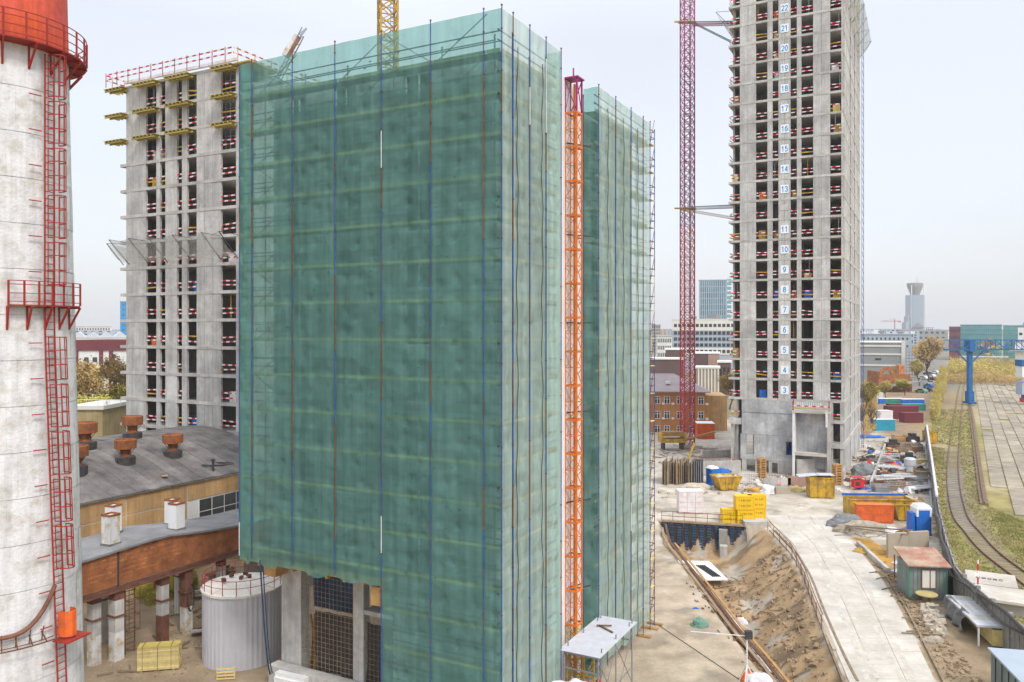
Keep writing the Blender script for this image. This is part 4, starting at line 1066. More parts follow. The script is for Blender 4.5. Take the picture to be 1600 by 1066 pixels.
# ---------------- left concrete block ----------------
LF=Frame(372,84,-1600); lx=lambda p:LF.lx(p,0)
cs2=[197,227.5,244,249.5,258,276,284,291.8,307,344.5,372]; k2=['p','o','p','o','p','o','p','o','p','o']
sg=[(lx(a),lx(c),k) for a,c,k in zip(cs2,cs2[1:],k2)]; sg[-1]=(sg[-1][0],-.3,'o')
WL=-sg[0][0]
fl2=[(k,40.6-.15+3.0*(k-12)) for k in range(-1,15)]
fl2=[(n,z) for n,z in fl2 if z>1]
ss2=[(0,.3,'p'),(3,8,'p'),(8,10,'o'),(10,16,'p'),(16,18,'o'),(18,25,'p')]
lb=tower(LF,'tower_block','pale concrete block shell with yellow formwork under its top three floors',fl2,WL,25,sg,ss2,'concrete',slab_over=.75)
for y in (7.0,14.0,20):
    MB().box(-WL-.6,-WL-.35,y,y+.3,2,49).build('column','concrete',lb)
ztop=40.45+9
MB().box(-WL-1,.1,.0,25,ztop,ztop+.28).build('roof_slab','concrete_slab',lb)
# yellow cantilever formwork platforms on the upper floors
fw=[]
for zz in (ztop,ztop-3,ztop-6):
    for x0,x1 in ((lx(218),lx(252)),(lx(268),lx(304)),(lx(340),lx(372)),(-WL-2.4,-WL+.5)):
        f=thing('formwork_platform','','formwork',LF.w(x0,0,zz-.02),LF.rz,'yellow cantilever platforms on the concrete block')
        w=x1-x0; fw.append(f)
        for i,x in enumerate(np.arange(.1,w,.62)): MB().box(x,x+.12,-1.1,.8,-.22,-.05).build('beam','yellow_beam',f)
        MB().box(0,w,-1.0,-.88,-.36,-.23).box(0,w,-.4,-.25,-.36,-.23).build('waler','yellow_beam',f)
        MB().box(-.1,w+.1,-1.1,-.12,-.045,-.01).build('deck','yellow_beam',f)
for i,f in enumerate(fw):
    r,c=divmod(i,4); f['label']='yellow cantilever platform, %s column, %s row on the pale block'%(['second from left','third from left','rightmost','leftmost'][c],['roof level','second','third'][r])
# perimeter rails at roof
rr_=thing('roof_railing','red and white guard rail running round the roof edge of the concrete block','railing',LF.w(0,0,ztop+.3),LF.rz)
for x in np.arange(-WL-1.6,.5,1.9): MB().bar((x,-1.4,-.3),(x,-1.4,1.3),.06).build('post','red_steel',rr_)
for h in (.55,1.1): rail(rr_,WL+2.2,(-WL/2-.5,-1.4,h),0); rail(rr_,16,(-WL-1.7,6.6,h),PI/2); rail(rr_,24,(.8,10.6,h),PI/2)
for o in kids(rr_):
    if o.name.startswith('guard_rail'): o.rotation_euler[1]=0
MB().box(-WL,0,-.3,.0,.2,.5).build('edge_sheet','white_sheet',rr_)
for y in np.arange(-.8,22,2.4): MB().bar((.8,y,-.3),(.8,y,1.3),.06).bar((-WL-1.7,y*.66,-.3),(-WL-1.7,y*.66,1.2),.06).build('post','yellow_steel',rr_)
b=MB(); b.box(-.5,2.2,-.5,4,-.3,-.15); b.build('deck','yellow_beam',rr_)
sn=thing('safety_net','sagging pale catch net on dark raking brackets across the concrete block','netting',LF.o,LF.rz)
zz=zat(392,86)
net_bracket(sn,LF,[(lx(p),-.0) for p in (202,232,262,300,345,372)],(0,-2.6),zz-1.0)
net_bracket(sn,LF,[(-WL-.7,y) for y in (.2,6,12,18)],(-2.6,-.3),zz-1.0)
# props (grey uprights) in the three upper storeys
pr=MB()
for zz in (ztop-2.7,ztop-5.7,ztop-8.7):
    for x in list(np.arange(lx(345),-.5,.7))+[lx(231),lx(239),lx(254),lx(280),lx(297),lx(302)]:
        pr.tube((x,.7,zz),(x,.7,zz+2.68),.035,5)
    for h in (.8,1.6,2.3): pr.bar((lx(345),.7,zz+h),(-.5,.7,zz+h),.05)
pr.build('formwork_prop','grey_steel',lb)
# ---------------- factory hall with barrel roof ----------------
VF=Vector((.48,.877,0)).normalized(); UF=Vector((-VF.y,VF.x,0))
E0=Vector((-33.6,62,0))-VF*14; frz=math.atan2(VF.y,VF.x)
fh_=thing('factory_hall','ochre walled factory hall under a worn grey barrel roof','building',E0,frz)   # local x along wall, y away (left)
LN=42.0; SP=24.0; EH=8.0
def arch(v): return EH+.12+3.0*math.sin(PI*v)
b=MB(); n=28
for i in range(n):
    v0,v1=i/n,(i+1)/n
    pass
# felt strips running up and over the vault, lapped
ns_=38
for s in range(ns_):
    x0,x1=-.3+(LN+.6)*s/ns_,-.3+(LN+.6)*(s+1)/ns_
    b=MB(); lift=.03*(s%2)+.01*rnd.random()
    vv=[-.012+1.024*i/16 for i in range(17)]
    for v0,v1 in zip(vv,vv[1:]):
        y0,y1=SP*v0,SP*v1; a0,a1=arch(max(0,min(1,v0)))+lift,arch(max(0,min(1,v1)))+lift
        b.add([(x0,y0,a0),(x1+.05,y0,a0),(x1+.05,y1,a1),(x0,y1,a1),(x0,y0,a0-.12),(x1+.05,y0,a0-.12),(x1+.05,y1,a1-.12),(x0,y1,a1-.12)],[(0,1,2,3),(7,6,5,4),(0,4,5,1),(2,6,7,3),(1,5,6,2),(0,3,7,4)])
    b.build('roof_strip','bitumen',fh_)
bl=MB()
def blk(x0,x1,z0,z1,m='tan_wall',name='wall_block'): return MB().box(x0,x1,.0,.35,z0,z1).build(name,m,fh_)
# upper wall of big precast blocks with pale joints, window ribbon near the far end
MB().box(-.2,LN+.2,.06,.3,0.02,EH-.05).build('joint_backing','white_paint',fh_)
xw0=14+21.5
for i in range(7):
    x0,x1=i*6.0,i*6.0+5.9
    blk(x0,x1,6.35,7.85)
    if x0>=24: blk(x0,x1,2.6,4.05)
    else: blk(x0,x1,4.55,6.25)
    blk(x0,x1,.02,2.5 if x0>=24 else 4.45,'ochre_wall')
x=25.2
while x<41.5:
    w=MB().box(x,x+1.35,-.03,.03,4.15,6.2).build('window','dark_glass',fh_)
    MB().box(x-.05,x-.005,-.06,.06,4.1,6.25).box(x,x+1.35,-.05,-.032,5.1,5.16).build('frame','white_paint',w); x+=1.42
MB().box(-.4,LN+.4,-.15,.05,EH-.04,EH+.14).build('roof_edge','white_plain',fh_)
b=MB(); b.v=[]; 
pts=[(SP*i/20,arch(i/20)-.15) for i in range(21)]
k=MB()
for X0 in (LN-.3,0): k.add([(X0,p[0],0) for p in pts]+[(X0,p[0],p[1]) for p in pts]+[(X0+.25,p[0],0) for p in pts]+[(X0+.25,p[0],p[1]) for p in pts],[(i,i+1,22+i,21+i) for i in range(20)]+[(43+i,42+i,63+i,64+i) for i in range(20)])
k.build('gable','tan_wall',fh_)
MB().box(0,LN,SP-.3,SP,0,EH).build('wall','ochre_wall',fh_)
b=MB()
for i in range(16): b.box(LN+.3+.0,LN+.42,4+i*1.15,5.1+i*1.15,8.2+2.1*math.sin(PI*(4.5+i*1.15)/SP),9.6+2.4*math.sin(PI*(4.5+i*1.15)/SP))
b.build('parapet_sheet','dark_steel',fh_)
# floodlight bracket
b=MB(); b.path([Vector((35.5,-.1,6.4)),Vector((35.5,-.3,8.3)),Vector((36.2,-.6,9.0)),Vector((37.0,-.8,9.1))],.05,5)
wl=b.build('wall_lamp','rust_steel',None,loc=E0,rz=frz,label='curved wall lamp bracket above the ribbon windows of the ochre hall',category='lamp')
MB().box(36.9,37.6,-.95,-.6,9.0,9.12).build('lamp_head','white_paint',wl)
def roofpt(px,py):   # point on the vault seen through a pixel
    dirv=Vector(((px-800)/F,1,-(py-HY)/F)); o=Vector((0,0,CH)); t_=50.0
    while t_<120:
        p=o+dirv*t_; q=p-E0; y=q.dot(UF); 
        v=y/SP
        if 0<=v<=1 and p.z<=arch(v): return p
        t_+=.1
    return o+dirv*75
def mushroom(px,py,s,lab):
    s*=.84
    p=roofpt(px,py); t=thing('roof_ventilator',lab,'roof vent',p,rnd.uniform(0,1),'rusty roof ventilators on the barrel roof')
    MB().lathe([(1.0*s,-.5),(1.0*s,.55*s),(.9*s,.62*s),(.4*s,.66*s)],24).build('base','black_sheet',t)
    MB().lathe([(.62*s,.6*s),(.55*s,.7*s),(.5*s,.8*s),(.52*s,1.2*s),(.65*s,1.35*s),(.65*s,1.45*s)],24).build('neck','rust',t)
    MB().lathe([(.95*s,1.42*s),(1.08*s,1.44*s),(1.10*s,2.35*s),(1.0*s,2.42*s),(.95*s,2.3*s),(.9*s,2.2*s)],12).build('cap','rust',t)
    b=MB()
    for i in range(6): a=i*PI/3; b.bar((.5*s*math.cos(a),.5*s*math.sin(a),.9*s),(.95*s*math.cos(a),.95*s*math.sin(a),1.5*s),.05)
    b.build('bracket','rust_steel',t)
mushroom(196,722,1.0,'rusty mushroom ventilator in front, nearest the white vent stacks'); mushroom(270,712,1.0,'rusty mushroom ventilator standing alone at the right of the roof')
mushroom(207,684,1.05,'rusty mushroom ventilator furthest back, in front of the concrete block'); mushroom(133,700,1.15,'wide rusty ventilator partly hidden by the white chimney')
mushroom(118,738,1.1,'rusty ventilator almost wholly hidden behind the chimney')
# roof oddments
b=MB()
for i in range(7): b.box(*(lambda a,c:(a,a+.8,c,c+.5,-.02,.06))(rnd.uniform(-1,1),rnd.uniform(-1,1)),Matrix.Rotation(rnd.uniform(0,3),4,'Z'))
p=roofpt(243,745); b.build('roof_scrap','shed_roof',None,loc=p,label='scattered rusty sheet scraps lying on the barrel roof',category='scrap')
for q in ((333,737),): 
    p=roofpt(*q); MB().tube((0,0,-.3),(0,0,1.0),.12).lathe([(.2,1.0),(.2,1.15),(.02,1.25)],10).build('roof_pipe','dark_steel',None,loc=p,label='short dark pipe standing on the barrel roof near its edge',category='pipe')
b=MB(); p=roofpt(330,728)
for k in range(3):
    for i in range(20):
        a0,a1=i/20*6.28,(i+1)/20*6.28; b.tube((1.5*math.cos(a0)+k*.3,.8*math.sin(a0),.1+.05*k),(1.5*math.cos(a1)+k*.3,.8*math.sin(a1),.1+.05*k),.035,4)
b.build('cable_coil','dark_steel',None,loc=p,label='coil of dark cable lying on the roof beside the net',category='cable')
# ---------------- brick gallery ----------------
G0=Vector((-26.8,49.9,0)); GV=(Vector((-20.7,60.6,0))-G0).normalized(); grz=math.atan2(GV.y,GV.x)
gl=thing('brick_gallery','raised red brick conveyor gallery with grey felt roof on concrete posts','building',G0-GV*8,grz)  # x along, y to the left/back
GW=4.2
def gtop(x):   # top follows a slight hump
    x-=8; return 7.15+.35*max(0,1-abs(x-6)/6.5) if x<12.5 else 7.15-.45*min(1,(x-6)/6)
def gtop(x):
    q=x-8; return np.interp(q,[-8,0,5.5,9.5,13,25],[7.0,7.2,7.5,7.0,6.75,6.75])
brick_me=[MB().box(0,.255,.0,.1,0,.088).mesh('brick','brick') for _ in range(1)]
# courses: the nearest bricks singly, the remainder joined
MB().box(0,24,.03,.3,4.9,6.7).build('mortar_bed','mortar',gl)
b=MB(); k=MB(); cz=4.95; r=0; cnt=0
xs_=np.arange(0,24,.5)
for x in xs_:   # mortar backing up to the roof line
    k.box(x,x+.5,.031,.29,6.7,float(gtop(x+.25))-.12)
k.build('mortar_bed','mortar',gl)
while cz<7.4:
    x=-.27*(r%2)*.5
    while x<24:
        if cz+.09<float(gtop(x+.13))-.1:
            dp=rnd.uniform(-.012,.012)
            if 8.2<x<15 and cnt<300 and cz>5.5 and (r%3==0): ob('brick',brick_me[0],gl,(x,dp,cz)); cnt+=1
            else: b.add([(x,dp,cz),(x+.255,dp,cz),(x+.255,dp,cz+.088),(x,dp,cz+.088),(x,.06,cz),(x+.255,.06,cz),(x+.255,.06,cz+.088),(x,.06,cz+.088)],[(0,1,2,3),(0,4,5,1),(3,2,6,7),(0,3,7,4),(1,5,6,2)])
        x+=.27
    cz+=.10; r+=1
b.build('brickwork','brick',gl,kind='stuff')
MB().box(0,24,-.06,.0,4.62,4.9).box(0,24,-.25,.0,4.55,4.62).build('edge_beam','rust_steel',gl)
MB().box(0,24,.0,GW,4.6,4.88).build('floor','concrete_inner',gl)
MB().box(0,24,GW-.3,GW,4.9,6.6).build('back_wall','brick',gl)
n=12
for i in range(n):
    x0,x1=i*2.0,(i+1)*2.0; z0,z1=float(gtop(x0)),float(gtop(x1))
    MB().add([(x0,-.22,z0),(x1-.015,-.22,z1),(x1-.015,GW+.2,z1+.02),(x0,GW+.2,z0+.02),(x0,-.22,z0-.14),(x1-.015,-.22,z1-.14),(x1-.015,GW+.2,z1-.12),(x0,GW+.2,z0-.12)],[(0,1,2,3),(7,6,5,4),(0,4,5,1),(1,5,6,2),(2,6,7,3),(3,7,4,0)]).build('roof_panel','roofing_felt',gl)
MB().box(13.02-.0,13.1,-.03,.0,4.9,7.2).build('crack_strip','dark_steel',gl) if False else None
def gx(px,y=0.0):
    o=G0-GV*8; GU=Vector((-GV.y,GV.x,0)); o=o+GU*y; r_=(px-800)/F; return (r_*o.y-o.x)/(GV.x-r_*GV.y)
xk=gx(183); MB().box(xk,xk+.12,-.05,-.014,4.9,float(gtop(xk))-.15).build('joint_strip','dark_steel',gl)
# white vent stacks on the gallery roof
def stack(px,y,w,h,m,lab):
    x=gx(px,y); z=float(gtop(x)); t=thing('vent_stack',lab,'roof vent',(G0-GV*8)+GV*x+Vector((-GV.y,GV.x,0))*y+Vector((0,0,z)),grz+.1,'white vent stacks on the gallery roof')
    MB().box(-w/2,w/2,-w/2,w/2,0,h).build('shaft',m,t); MB().box(-w/2-.06,w/2+.06,-w/2-.06,w/2+.06,-.05,.12).build('flashing','bitumen',t)
    k=MB(); 
    for (a,c,d,e) in ((-w/2-.03,w/2+.03,-w/2-.03,-w/2+.05),(-w/2-.03,w/2+.03,w/2-.05,w/2+.03),(-w/2-.03,-w/2+.05,-w/2+.05,w/2-.05),(w/2-.05,w/2+.03,-w/2+.05,w/2-.05)): k.box(a,c,d,e,h-.03,h+.1)
    k.build('rim','rust',t)
stack(173,1.3,.78,1.95,'white_rust','rust stained white vent stack nearest the chimney'); stack(177,3.6,.75,1.9,'white_paint','white vent stack close behind the rust stained one')
stack(276,1.4,.78,1.85,'white_paint','clean white vent stack at the right on the gallery'); stack(269,3.6,.75,1.8,'white_paint','white vent stack behind the clean one on the right')
# posts under the gallery
def post(px,y,w,m1,m2,lab,rz_=0,topz=4.6):
    x=gx(px,y); p=(G0-GV*8)+GV*x+Vector((-GV.y,GV.x,0))*y; p.z=0
    t=thing('concrete_post',lab,'post',p,grz,'concrete posts under the brick gallery')
    MB().box(-w/2,w/2,-w/2,w/2,0,1.9).build('painted_foot',m1,t); MB().box(-w/2+.004,w/2-.004,-w/2+.004,w/2-.004,1.905,topz-.6).build('shaft',m2,t)
    MB().box(-w/2-.02,w/2+.02,-w/2-.02,w/2+.02,topz-.6,topz-.01).build('steel_jacket','rust_steel',t); MB().box(-w/2-.1,w/2+.1,-w/2-.1,w/2+.1,topz-1.7,topz-1.6).build('collar','rust_steel',t)
post(182,.25,.66,'white_rust','concrete','whitewashed concrete post nearest the lumber stack'); post(147,.8,.6,'white_rust','concrete','whitewashed post beside the chimney')
post(254,.25,.6,'red_paint' if False else 'rust_steel','concrete','concrete post with dull red painted foot'); post(291,.25,.6,'white_rust','rust_steel','post hung with a coil of black hose')
post(160,3.9,.5,'concrete','concrete','plain concrete post behind the whitewashed pair'); post(280,3.9,.5,'concrete','concrete','plain concrete post in the shade at the back'); post(345,.3,.5,'concrete','concrete','plain concrete post beside the green net corner')
# hose coil on the post
x=gx(297,-.3); p=(G0-GV*8)+GV*x-Vector((-GV.y,GV.x,0))*.35
b=MB()
for k in range(4):
    for i in range(20):
        a0,a1=i/20*6.28,(i+1)/20*6.28; b.tube((.26*math.cos(a0),-.03*k,2.6+.95*math.sin(a0)+.03*k),(.26*math.cos(a1),-.03*k,2.6+.95*math.sin(a1)+.03*k),.03,4)
b.build('hose_coil','black_sheet',None,loc=p,rz=grz,label='coil of black hose hanging on a post under the gallery',category='hose')
# caged iron ladder under the gallery
x=gx(203,.5); p=(G0-GV*8)+GV*x+Vector((-GV.y,GV.x,0))*.5; t=thing('iron_ladder','rusty iron ladder with cage leaning under the brick gallery','ladder',p,grz)
b=MB(); [b.bar((s,0,0),(s,0,4.7),.06) for s in (-.35,.35)]; b.build('stringer','rust_steel',t)
k=MB().bar((-.35,0,0),(.35,0,0),.035).mesh('rung','rust_steel')
for i in range(14): ob('rung',k,t,(0,0,.35+i*.32))
b=MB()
for z in (1.6,2.6,3.6): b.bar((-.35,0,z),(-.4,-.5,z),.04); b.bar((-.4,-.5,z),(.4,-.5,z),.04); b.bar((.4,-.5,z),(.35,0,z),.04)
for s in (-.4,0,.4): b.bar((s,-.5,1.6),(s,-.5,4.4),.035)
b.build('cage','rust_steel',t)
# ---------------- tank ----------------
tc_=Vector((-17.85,52.75,0)); tk=thing('storage_tank','round grey ribbed steel tank with white cone roof beside the net','tank',tc_)
b=MB(); n=96; prof=[]
vs_=[]
for j,z in enumerate((0,1.6,3.2,4.7)):
    for i in range(n*2):
        a=2*PI*i/(n*2); r_=2.5+(.012 if i%4<2 else -.012); vs_.append((r_*math.cos(a),r_*math.sin(a),z))
m_=n*2; b.add(vs_,[(j*m_+i,j*m_+(i+1)%m_,(j+1)*m_+(i+1)%m_,(j+1)*m_+i) for j in range(3) for i in range(m_)])
b.build('ribbed_wall','silver_sheet',tk)
b=MB()
for i in range(18):
    a0,a1=2*PI*i/18,2*PI*(i+1)/18-.006; z=4.72+.012*(i%2)
    b.add([(2.62*math.cos(a0),2.62*math.sin(a0),z),(2.62*math.cos(a1),2.62*math.sin(a1),z),(0.3*math.cos(a1),.3*math.sin(a1),5.15),(.3*math.cos(a0),.3*math.sin(a0),5.15),(2.62*math.cos(a0),2.62*math.sin(a0),z-.14),(2.62*math.cos(a1),2.62*math.sin(a1),z-.14)],[(0,1,2,3),(4,5,1,0)])
b.lathe([(.32,5.12),(.32,5.22)],12); b.build('cone_roof','tank_top',tk)
b=MB()
for i in range(18):
    a0,a1=2*PI*i/18,2*PI*(i+1)/18; p=lambda a,z:(2.5*math.cos(a),2.5*math.sin(a),z)
    b.bar(p(a0,4.7),p(a0,5.65),.04); b.bar(p(a0,5.65),p(a1,5.65),.035); b.bar(p(a0,5.2),p(a1,5.2),.03)
b.build('railing','red_steel',tk)
b=MB()
for i in range(5): b.box(-.1+.3*i,.1+.3*i,-.4,-.1,5.1,5.35,Matrix.Rotation(i,4,'Z'))
b.build('roof_fitting','rust_steel',tk)
b=MB(); pts=[GB.w(-15.8,0,8.4)]; e_=at(425,1062,0)
for i in range(1,13): q=pts[0].lerp(e_,i/12); q.z-=1.6*math.sin(PI*i/12); pts.append(q)
pts=[p-tc_ for p in pts]
b2=MB(); b2.path(pts,.05,5); b2.path([p+Vector((.15,0,-.05*math.sin(i))) for i,p in enumerate(pts)],.035,5)
b2.build('power_cable','form_blue',None,loc=tc_,label='slack black and blue cables hanging past the grey tank',category='cable')
# ---------------- trees ----------------
def tree_me(seed,h,spread,mt,nl=2600,ls=.16,bare=.0):
    r=random.Random(seed); b=MB(); tips=[]
    def limb(p,d,L,rad,dep):
        n=3; q=p
        for i in range(n):
            d2=(d+Vector((r.uniform(-.25,.25),r.uniform(-.25,.25),r.uniform(-.05,.2)))).normalized(); e=q+d2*(L/n); b.tube(q,e,rad*(1-i*.18),5 if dep<2 else 4,rad*(1-(i+1)*.18),cap=False); q=e; d=d2
            if dep>=1: tips.append((q.copy(),dep))
        if dep<4:
            for k in range(r.choice((3,3,4)) if dep else 6):
                a=r.uniform(0,6.28); el=r.uniform(.2,.95) ; dn=(d*.6+Vector((math.cos(a)*spread,math.sin(a)*spread,el))).normalized()
                limb(p.lerp(q,r.uniform(.45,1)),dn,L*r.uniform(.55,.78),rad*.5,dep+1)
        else: tips.append((q.copy(),9))
    limb(Vector((0,0,0)),Vector((0,0,1)),h*.36,h*.022,0)
    tr=b.mesh('trunk','bark'); f=MB()
    T=[t for t,_ in tips]; 
    for i in range(nl):
        c=r.choice(T)+Vector((r.gauss(0,h*.035),r.gauss(0,h*.035),r.gauss(0,h*.03))); s=ls*r.uniform(.5,1.4)
        u=Vector((r.gauss(0,1),r.gauss(0,1),r.gauss(0,1))).normalized(); w=u.orthogonal().normalized()
        f.add([c-u*s,c+u*s,c+w*s*1.1],[(0,1,2)])
    return tr,f.mesh('crown',mt)
TM=[tree_me(1,9,.8,'leaf_yellow',5000,.2),tree_me(2,11,.9,'leaf_brown',5500,.2),tree_me(3,8,.95,'leaf_green',6000,.2),tree_me(4,9,.6,'leaf_brown',500,.12)]
def tree(p,k,s,label,group='early spring trees'):
    t=thing('tree',label,'tree',p,rnd.uniform(0,6),group); ob('trunk',TM[k][0],t); ob('crown',TM[k][1],t); t.scale=(s,s,s*rnd.uniform(.9,1.1)); return t
TR=[((1452,600),1,1.9,'broad brown and yellow tree behind the far parking lane'),((1437,603),0,1.4,'yellowish tree at the left of the broad brown tree'),((1360,640),2,1.15,'bright yellow green tree right of the numbered tower'),
((1352,650),0,1.2,'yellow tree closest to the right side of the tower'),((1384,625),0,.9,'small yellow tree before the brick ruins'),((1362,676),3,.95,'bare leafless tree behind the blue sheeting'),((1350,672),3,.8,'thin bare tree touching the tower corner'),
((1414,618),2,.9,'yellow green tree right of the brick ruins'),((1402,604),1,.9,'brownish tree behind the brick ruins'),
((1085,648),0,.8,'yellow shrub tree behind the purple roofed house'),((1140,640),1,1.0,'brown tree beside the purple roofed house'),((1110,606),0,1.1,'yellow tree before the ribbed beige building'),
((133,674),1,1.5,'reddish brown tree beside the chimney'),((160,684),2,1.6,'bright green yellow tree at the hall roof edge'),((185,672),2,1.9,'green yellow tree against the concrete block'),((150,650),0,1.9,'brown tree in front of the maroon trimmed building'),((182,652),1,1.7,'brown tree behind the green yellow ones'),((165,610),3,1.3,'dark bare trunked tree before the maroon building'),((122,650),1,1.0,'brown tree half behind the chimney'),
((1545,562),1,1.5,'tree behind the blue gantry beam'),((1585,560),1,1.6,'tree at the far right under the gantry beam')]
for p,k,s,l in TR: tree(at(*p),k,s,l)
def thicket(name,poly,n,h,mt,seed,ls=.35,label='dense leafless shrubs with yellow tips'):
    r=random.Random(seed); pl=P(poly); xs=[p[0] for p in pl]; ys=[p[1] for p in pl]; f=MB(); c=0; t=0
    while c<n and t<n*40:
        t+=1; x,y=r.uniform(min(xs),max(xs)),r.uniform(min(ys),max(ys))
        if not pip(pl,np.array([x]),np.array([y]))[0]: continue
        c+=1; hh=h*(.75+.35*math.sin(x*.3+y*.13)*math.sin(y*.21)); z=hh*r.random()**.55; s=ls*r.uniform(.5,1.4)
        p=Vector((x,y,z)); u=Vector((r.gauss(0,1),r.gauss(0,1),r.gauss(0,1))).normalized(); w=u.orthogonal().normalized()
        if r.random()<.4: f.add([p-Vector((.05,0,hh*.3)),p+Vector((.05,0,-hh*.3)),p+Vector((r.uniform(-.3,.3),0,hh*.4))],[(0,1,2)])
        else: f.add([p-u*s,p+u*s,p+w*s*1.2],[(0,1,2)])
    f.build(name,mt,kind='stuff',label=label,category='shrubs')
thicket('shrub_belt',[(1478,594),(1592,600),(1600,590),(1490,580)],9000,8,'leaf_yellow',3,.5)
thicket('shrub_belt',[(1476,600),(1592,604),(1600,598),(1480,592)],5000,4.5,'leaf_brown',4,.4,'brown lower shrubs under the yellow belt')
thicket('shrub_row',[(1452,660),(1466,660),(1482,592),(1470,590)],9000,6,'leaf_yellow',5,.35,'yellow shrubs lining the railway fence')
thicket('hedge',[(200,640),(115,640),(115,668),(200,665)],5000,5,'leaf_green',6,.25,'green yellow undergrowth behind the factory hall')
thicket('undergrowth',[(1130,640),(1060,640),(1040,655),(1130,655)],3000,3,'leaf_brown',7,.25,'leafless brush behind the brick house')
thicket('brush',[(205,930),(300,905),(310,925),(230,950)],2600,1.4,'leaf_green',8,.10,'scrubby weeds under the brick gallery')
thicket('brush',[(1345,690),(1368,680),(1372,600),(1350,600)],4000,3.0,'leaf_brown',9,.3,'brown brush beyond the tower')
# ---------------- far buildings ----------------
def boxb(name,label,px0,px1,ytop,d,depth,mt,rows=0,cols=0,win='dark_glass',ww=.55,wh=.55,zb=0,rz=0,roof=None,group=None,mrg=.08,cat='building',y0f=None,pitch=None):
    """building whose street face spans px0..px1 at distance d, top at row ytop"""
    a,c=atd(px0,d),atd(px1,d); w=(c-a).length; zt_=zat(ytop,d); th_=math.atan2(((px0+px1)/2-800)/F,1)
    if d>240: w*=math.cos(th_); rz=-th_; w=max(w,2)
    t=thing(name,label,cat,(a+c)/2,rz,group)
    MB().box(-w/2,w/2,0,depth,zb,zt_).build('wall',mt,t)
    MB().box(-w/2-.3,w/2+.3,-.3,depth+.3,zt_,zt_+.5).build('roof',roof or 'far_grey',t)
    if rows:
        hh=(zt_ if not pitch else pitch*rows)/rows; cw=w*(1-mrg)/cols
        wm=MB().box(-cw*ww/2,cw*ww/2,-.06,.25,-hh*wh/2,hh*wh/2).mesh('window',win)
        n=0; many=rows*cols>290; b=MB()
        for i in range(rows):
            z=zt_-hh*(i+.55)
            if z<3: continue
            for j in range(cols):
                x=-w/2*(1-mrg)+cw*(j+.5)
                if many: b.box(x-cw*ww/2,x+cw*ww/2,-.06,.25,z-hh*wh/2,z+hh*wh/2)
                else: ob('window',wm,t,(x,0,z))
        if many: b.build('windows',win,t,kind='stuff')
    return t,w,zt_
t,w,z=boxb('office_tower','dark ribbed office tower behind the white building',1092,1136,438,620,22,'cladding_blue',13,12,'blue_glass',.55,.9)
MB().box(w/2,w/2+3.2,2,24,0,z+1).build('wing','teal_glass',t)
b=MB()
for i in range(15): b.box(w/2-.2,w/2+3.4,1.8,2.1,z-3.6*i-1.6,z-3.6*i-.4)
b.build('wing_bands','white_paint',t)
t,w,z=boxb('office_building','long white and grey office block left of the numbered tower',1050,1146,500,400,16,'cladding_blue',0,0,roof='cladding_white')
MB().box(-w/2-.1,w/2+.1,-.2,0,z-5.4,z-.1).build('white_band','cladding_white',t); MB().box(-w/2-.1,w/2+.1,-.2,0,z-17.5,z-14).build('white_band','cladding_white',t)
wm=MB().box(-.75,.75,-.25,.1,-.8,.8).mesh('window','dark_glass')
for j in range(14):
    for zz in (z-2.8,z-6.6,z-9.6,z-12.6,z-15.8): ob('window',wm,t,(-w/2+1.6+j*2.15,0,zz))
MB().box(2,9,5,12,z,z+2.6).box(-6,-3,4,8,z,z+1.8).build('roof_plant','roofing_felt',t)
t,w,z=boxb('apartment_house','distant beige apartment house beside the green net',1018,1032,508,700,20,'stone_beige',9,4)
t,w,z=boxb('apartment_house','pale low house with dark window rows left of the crane mast',1026,1050,526,480,14,'cladding_white',4,8)
t,w,z=boxb('workshop','dark brown flat roofed block behind the crane mast',1040,1068,547,330,14,'cladding_brown',roof='white_plain')
t,w,z=boxb('workshop','brown hall right of the crane mast',1086,1124,553,290,12,'cladding_brown',roof='white_plain'); MB().box(w/2-4,w/2,-.3,0,0,z-.2).build('corner_panel','pink_brown',t)
t,w,z=boxb('workshop','low maroon brown hall above the mauve roof',1015,1068,562,280,10,'cladding_brown',roof='cladding_white')
t,w,z=boxb('annex','ribbed beige building with pale pilasters',1088,1124,576,250,10,'stone_beige',roof='cladding_white')
for i in range(7): MB().box(w/2-.2-i*1.0-.35,w/2-.2-i*1.0,-.35,0,0,z-.1).build('pilaster','cladding_white',t)
t,w,z=boxb('annex','dark low building with small windows beside the tower balcony',1122,1142,567,262,10,'cladding_brown',2,3,roof='cladding_white')
# truck cab on the terrace
t=thing('truck','white truck parked behind the mauve roofed house','truck',at(1052,601,0)); MB().box(-1.3,1.3,-3,3,1.0,4.2).build('body','white_paint',t); MB().box(-1.2,1.2,-4.6,-3.05,.9,3.2).build('cab','white_paint',t); MB().box(-1.1,1.1,-4.66,-4.605,2.0,3.0).build('windscreen','dark_glass',t)
for x in (-1.2,1.2):
    for y in (-3.8,1,2.2): MB().tube((x-.15,y,.5),(x+.15,y,.5),.5,12).build('wheel','rubber',t)
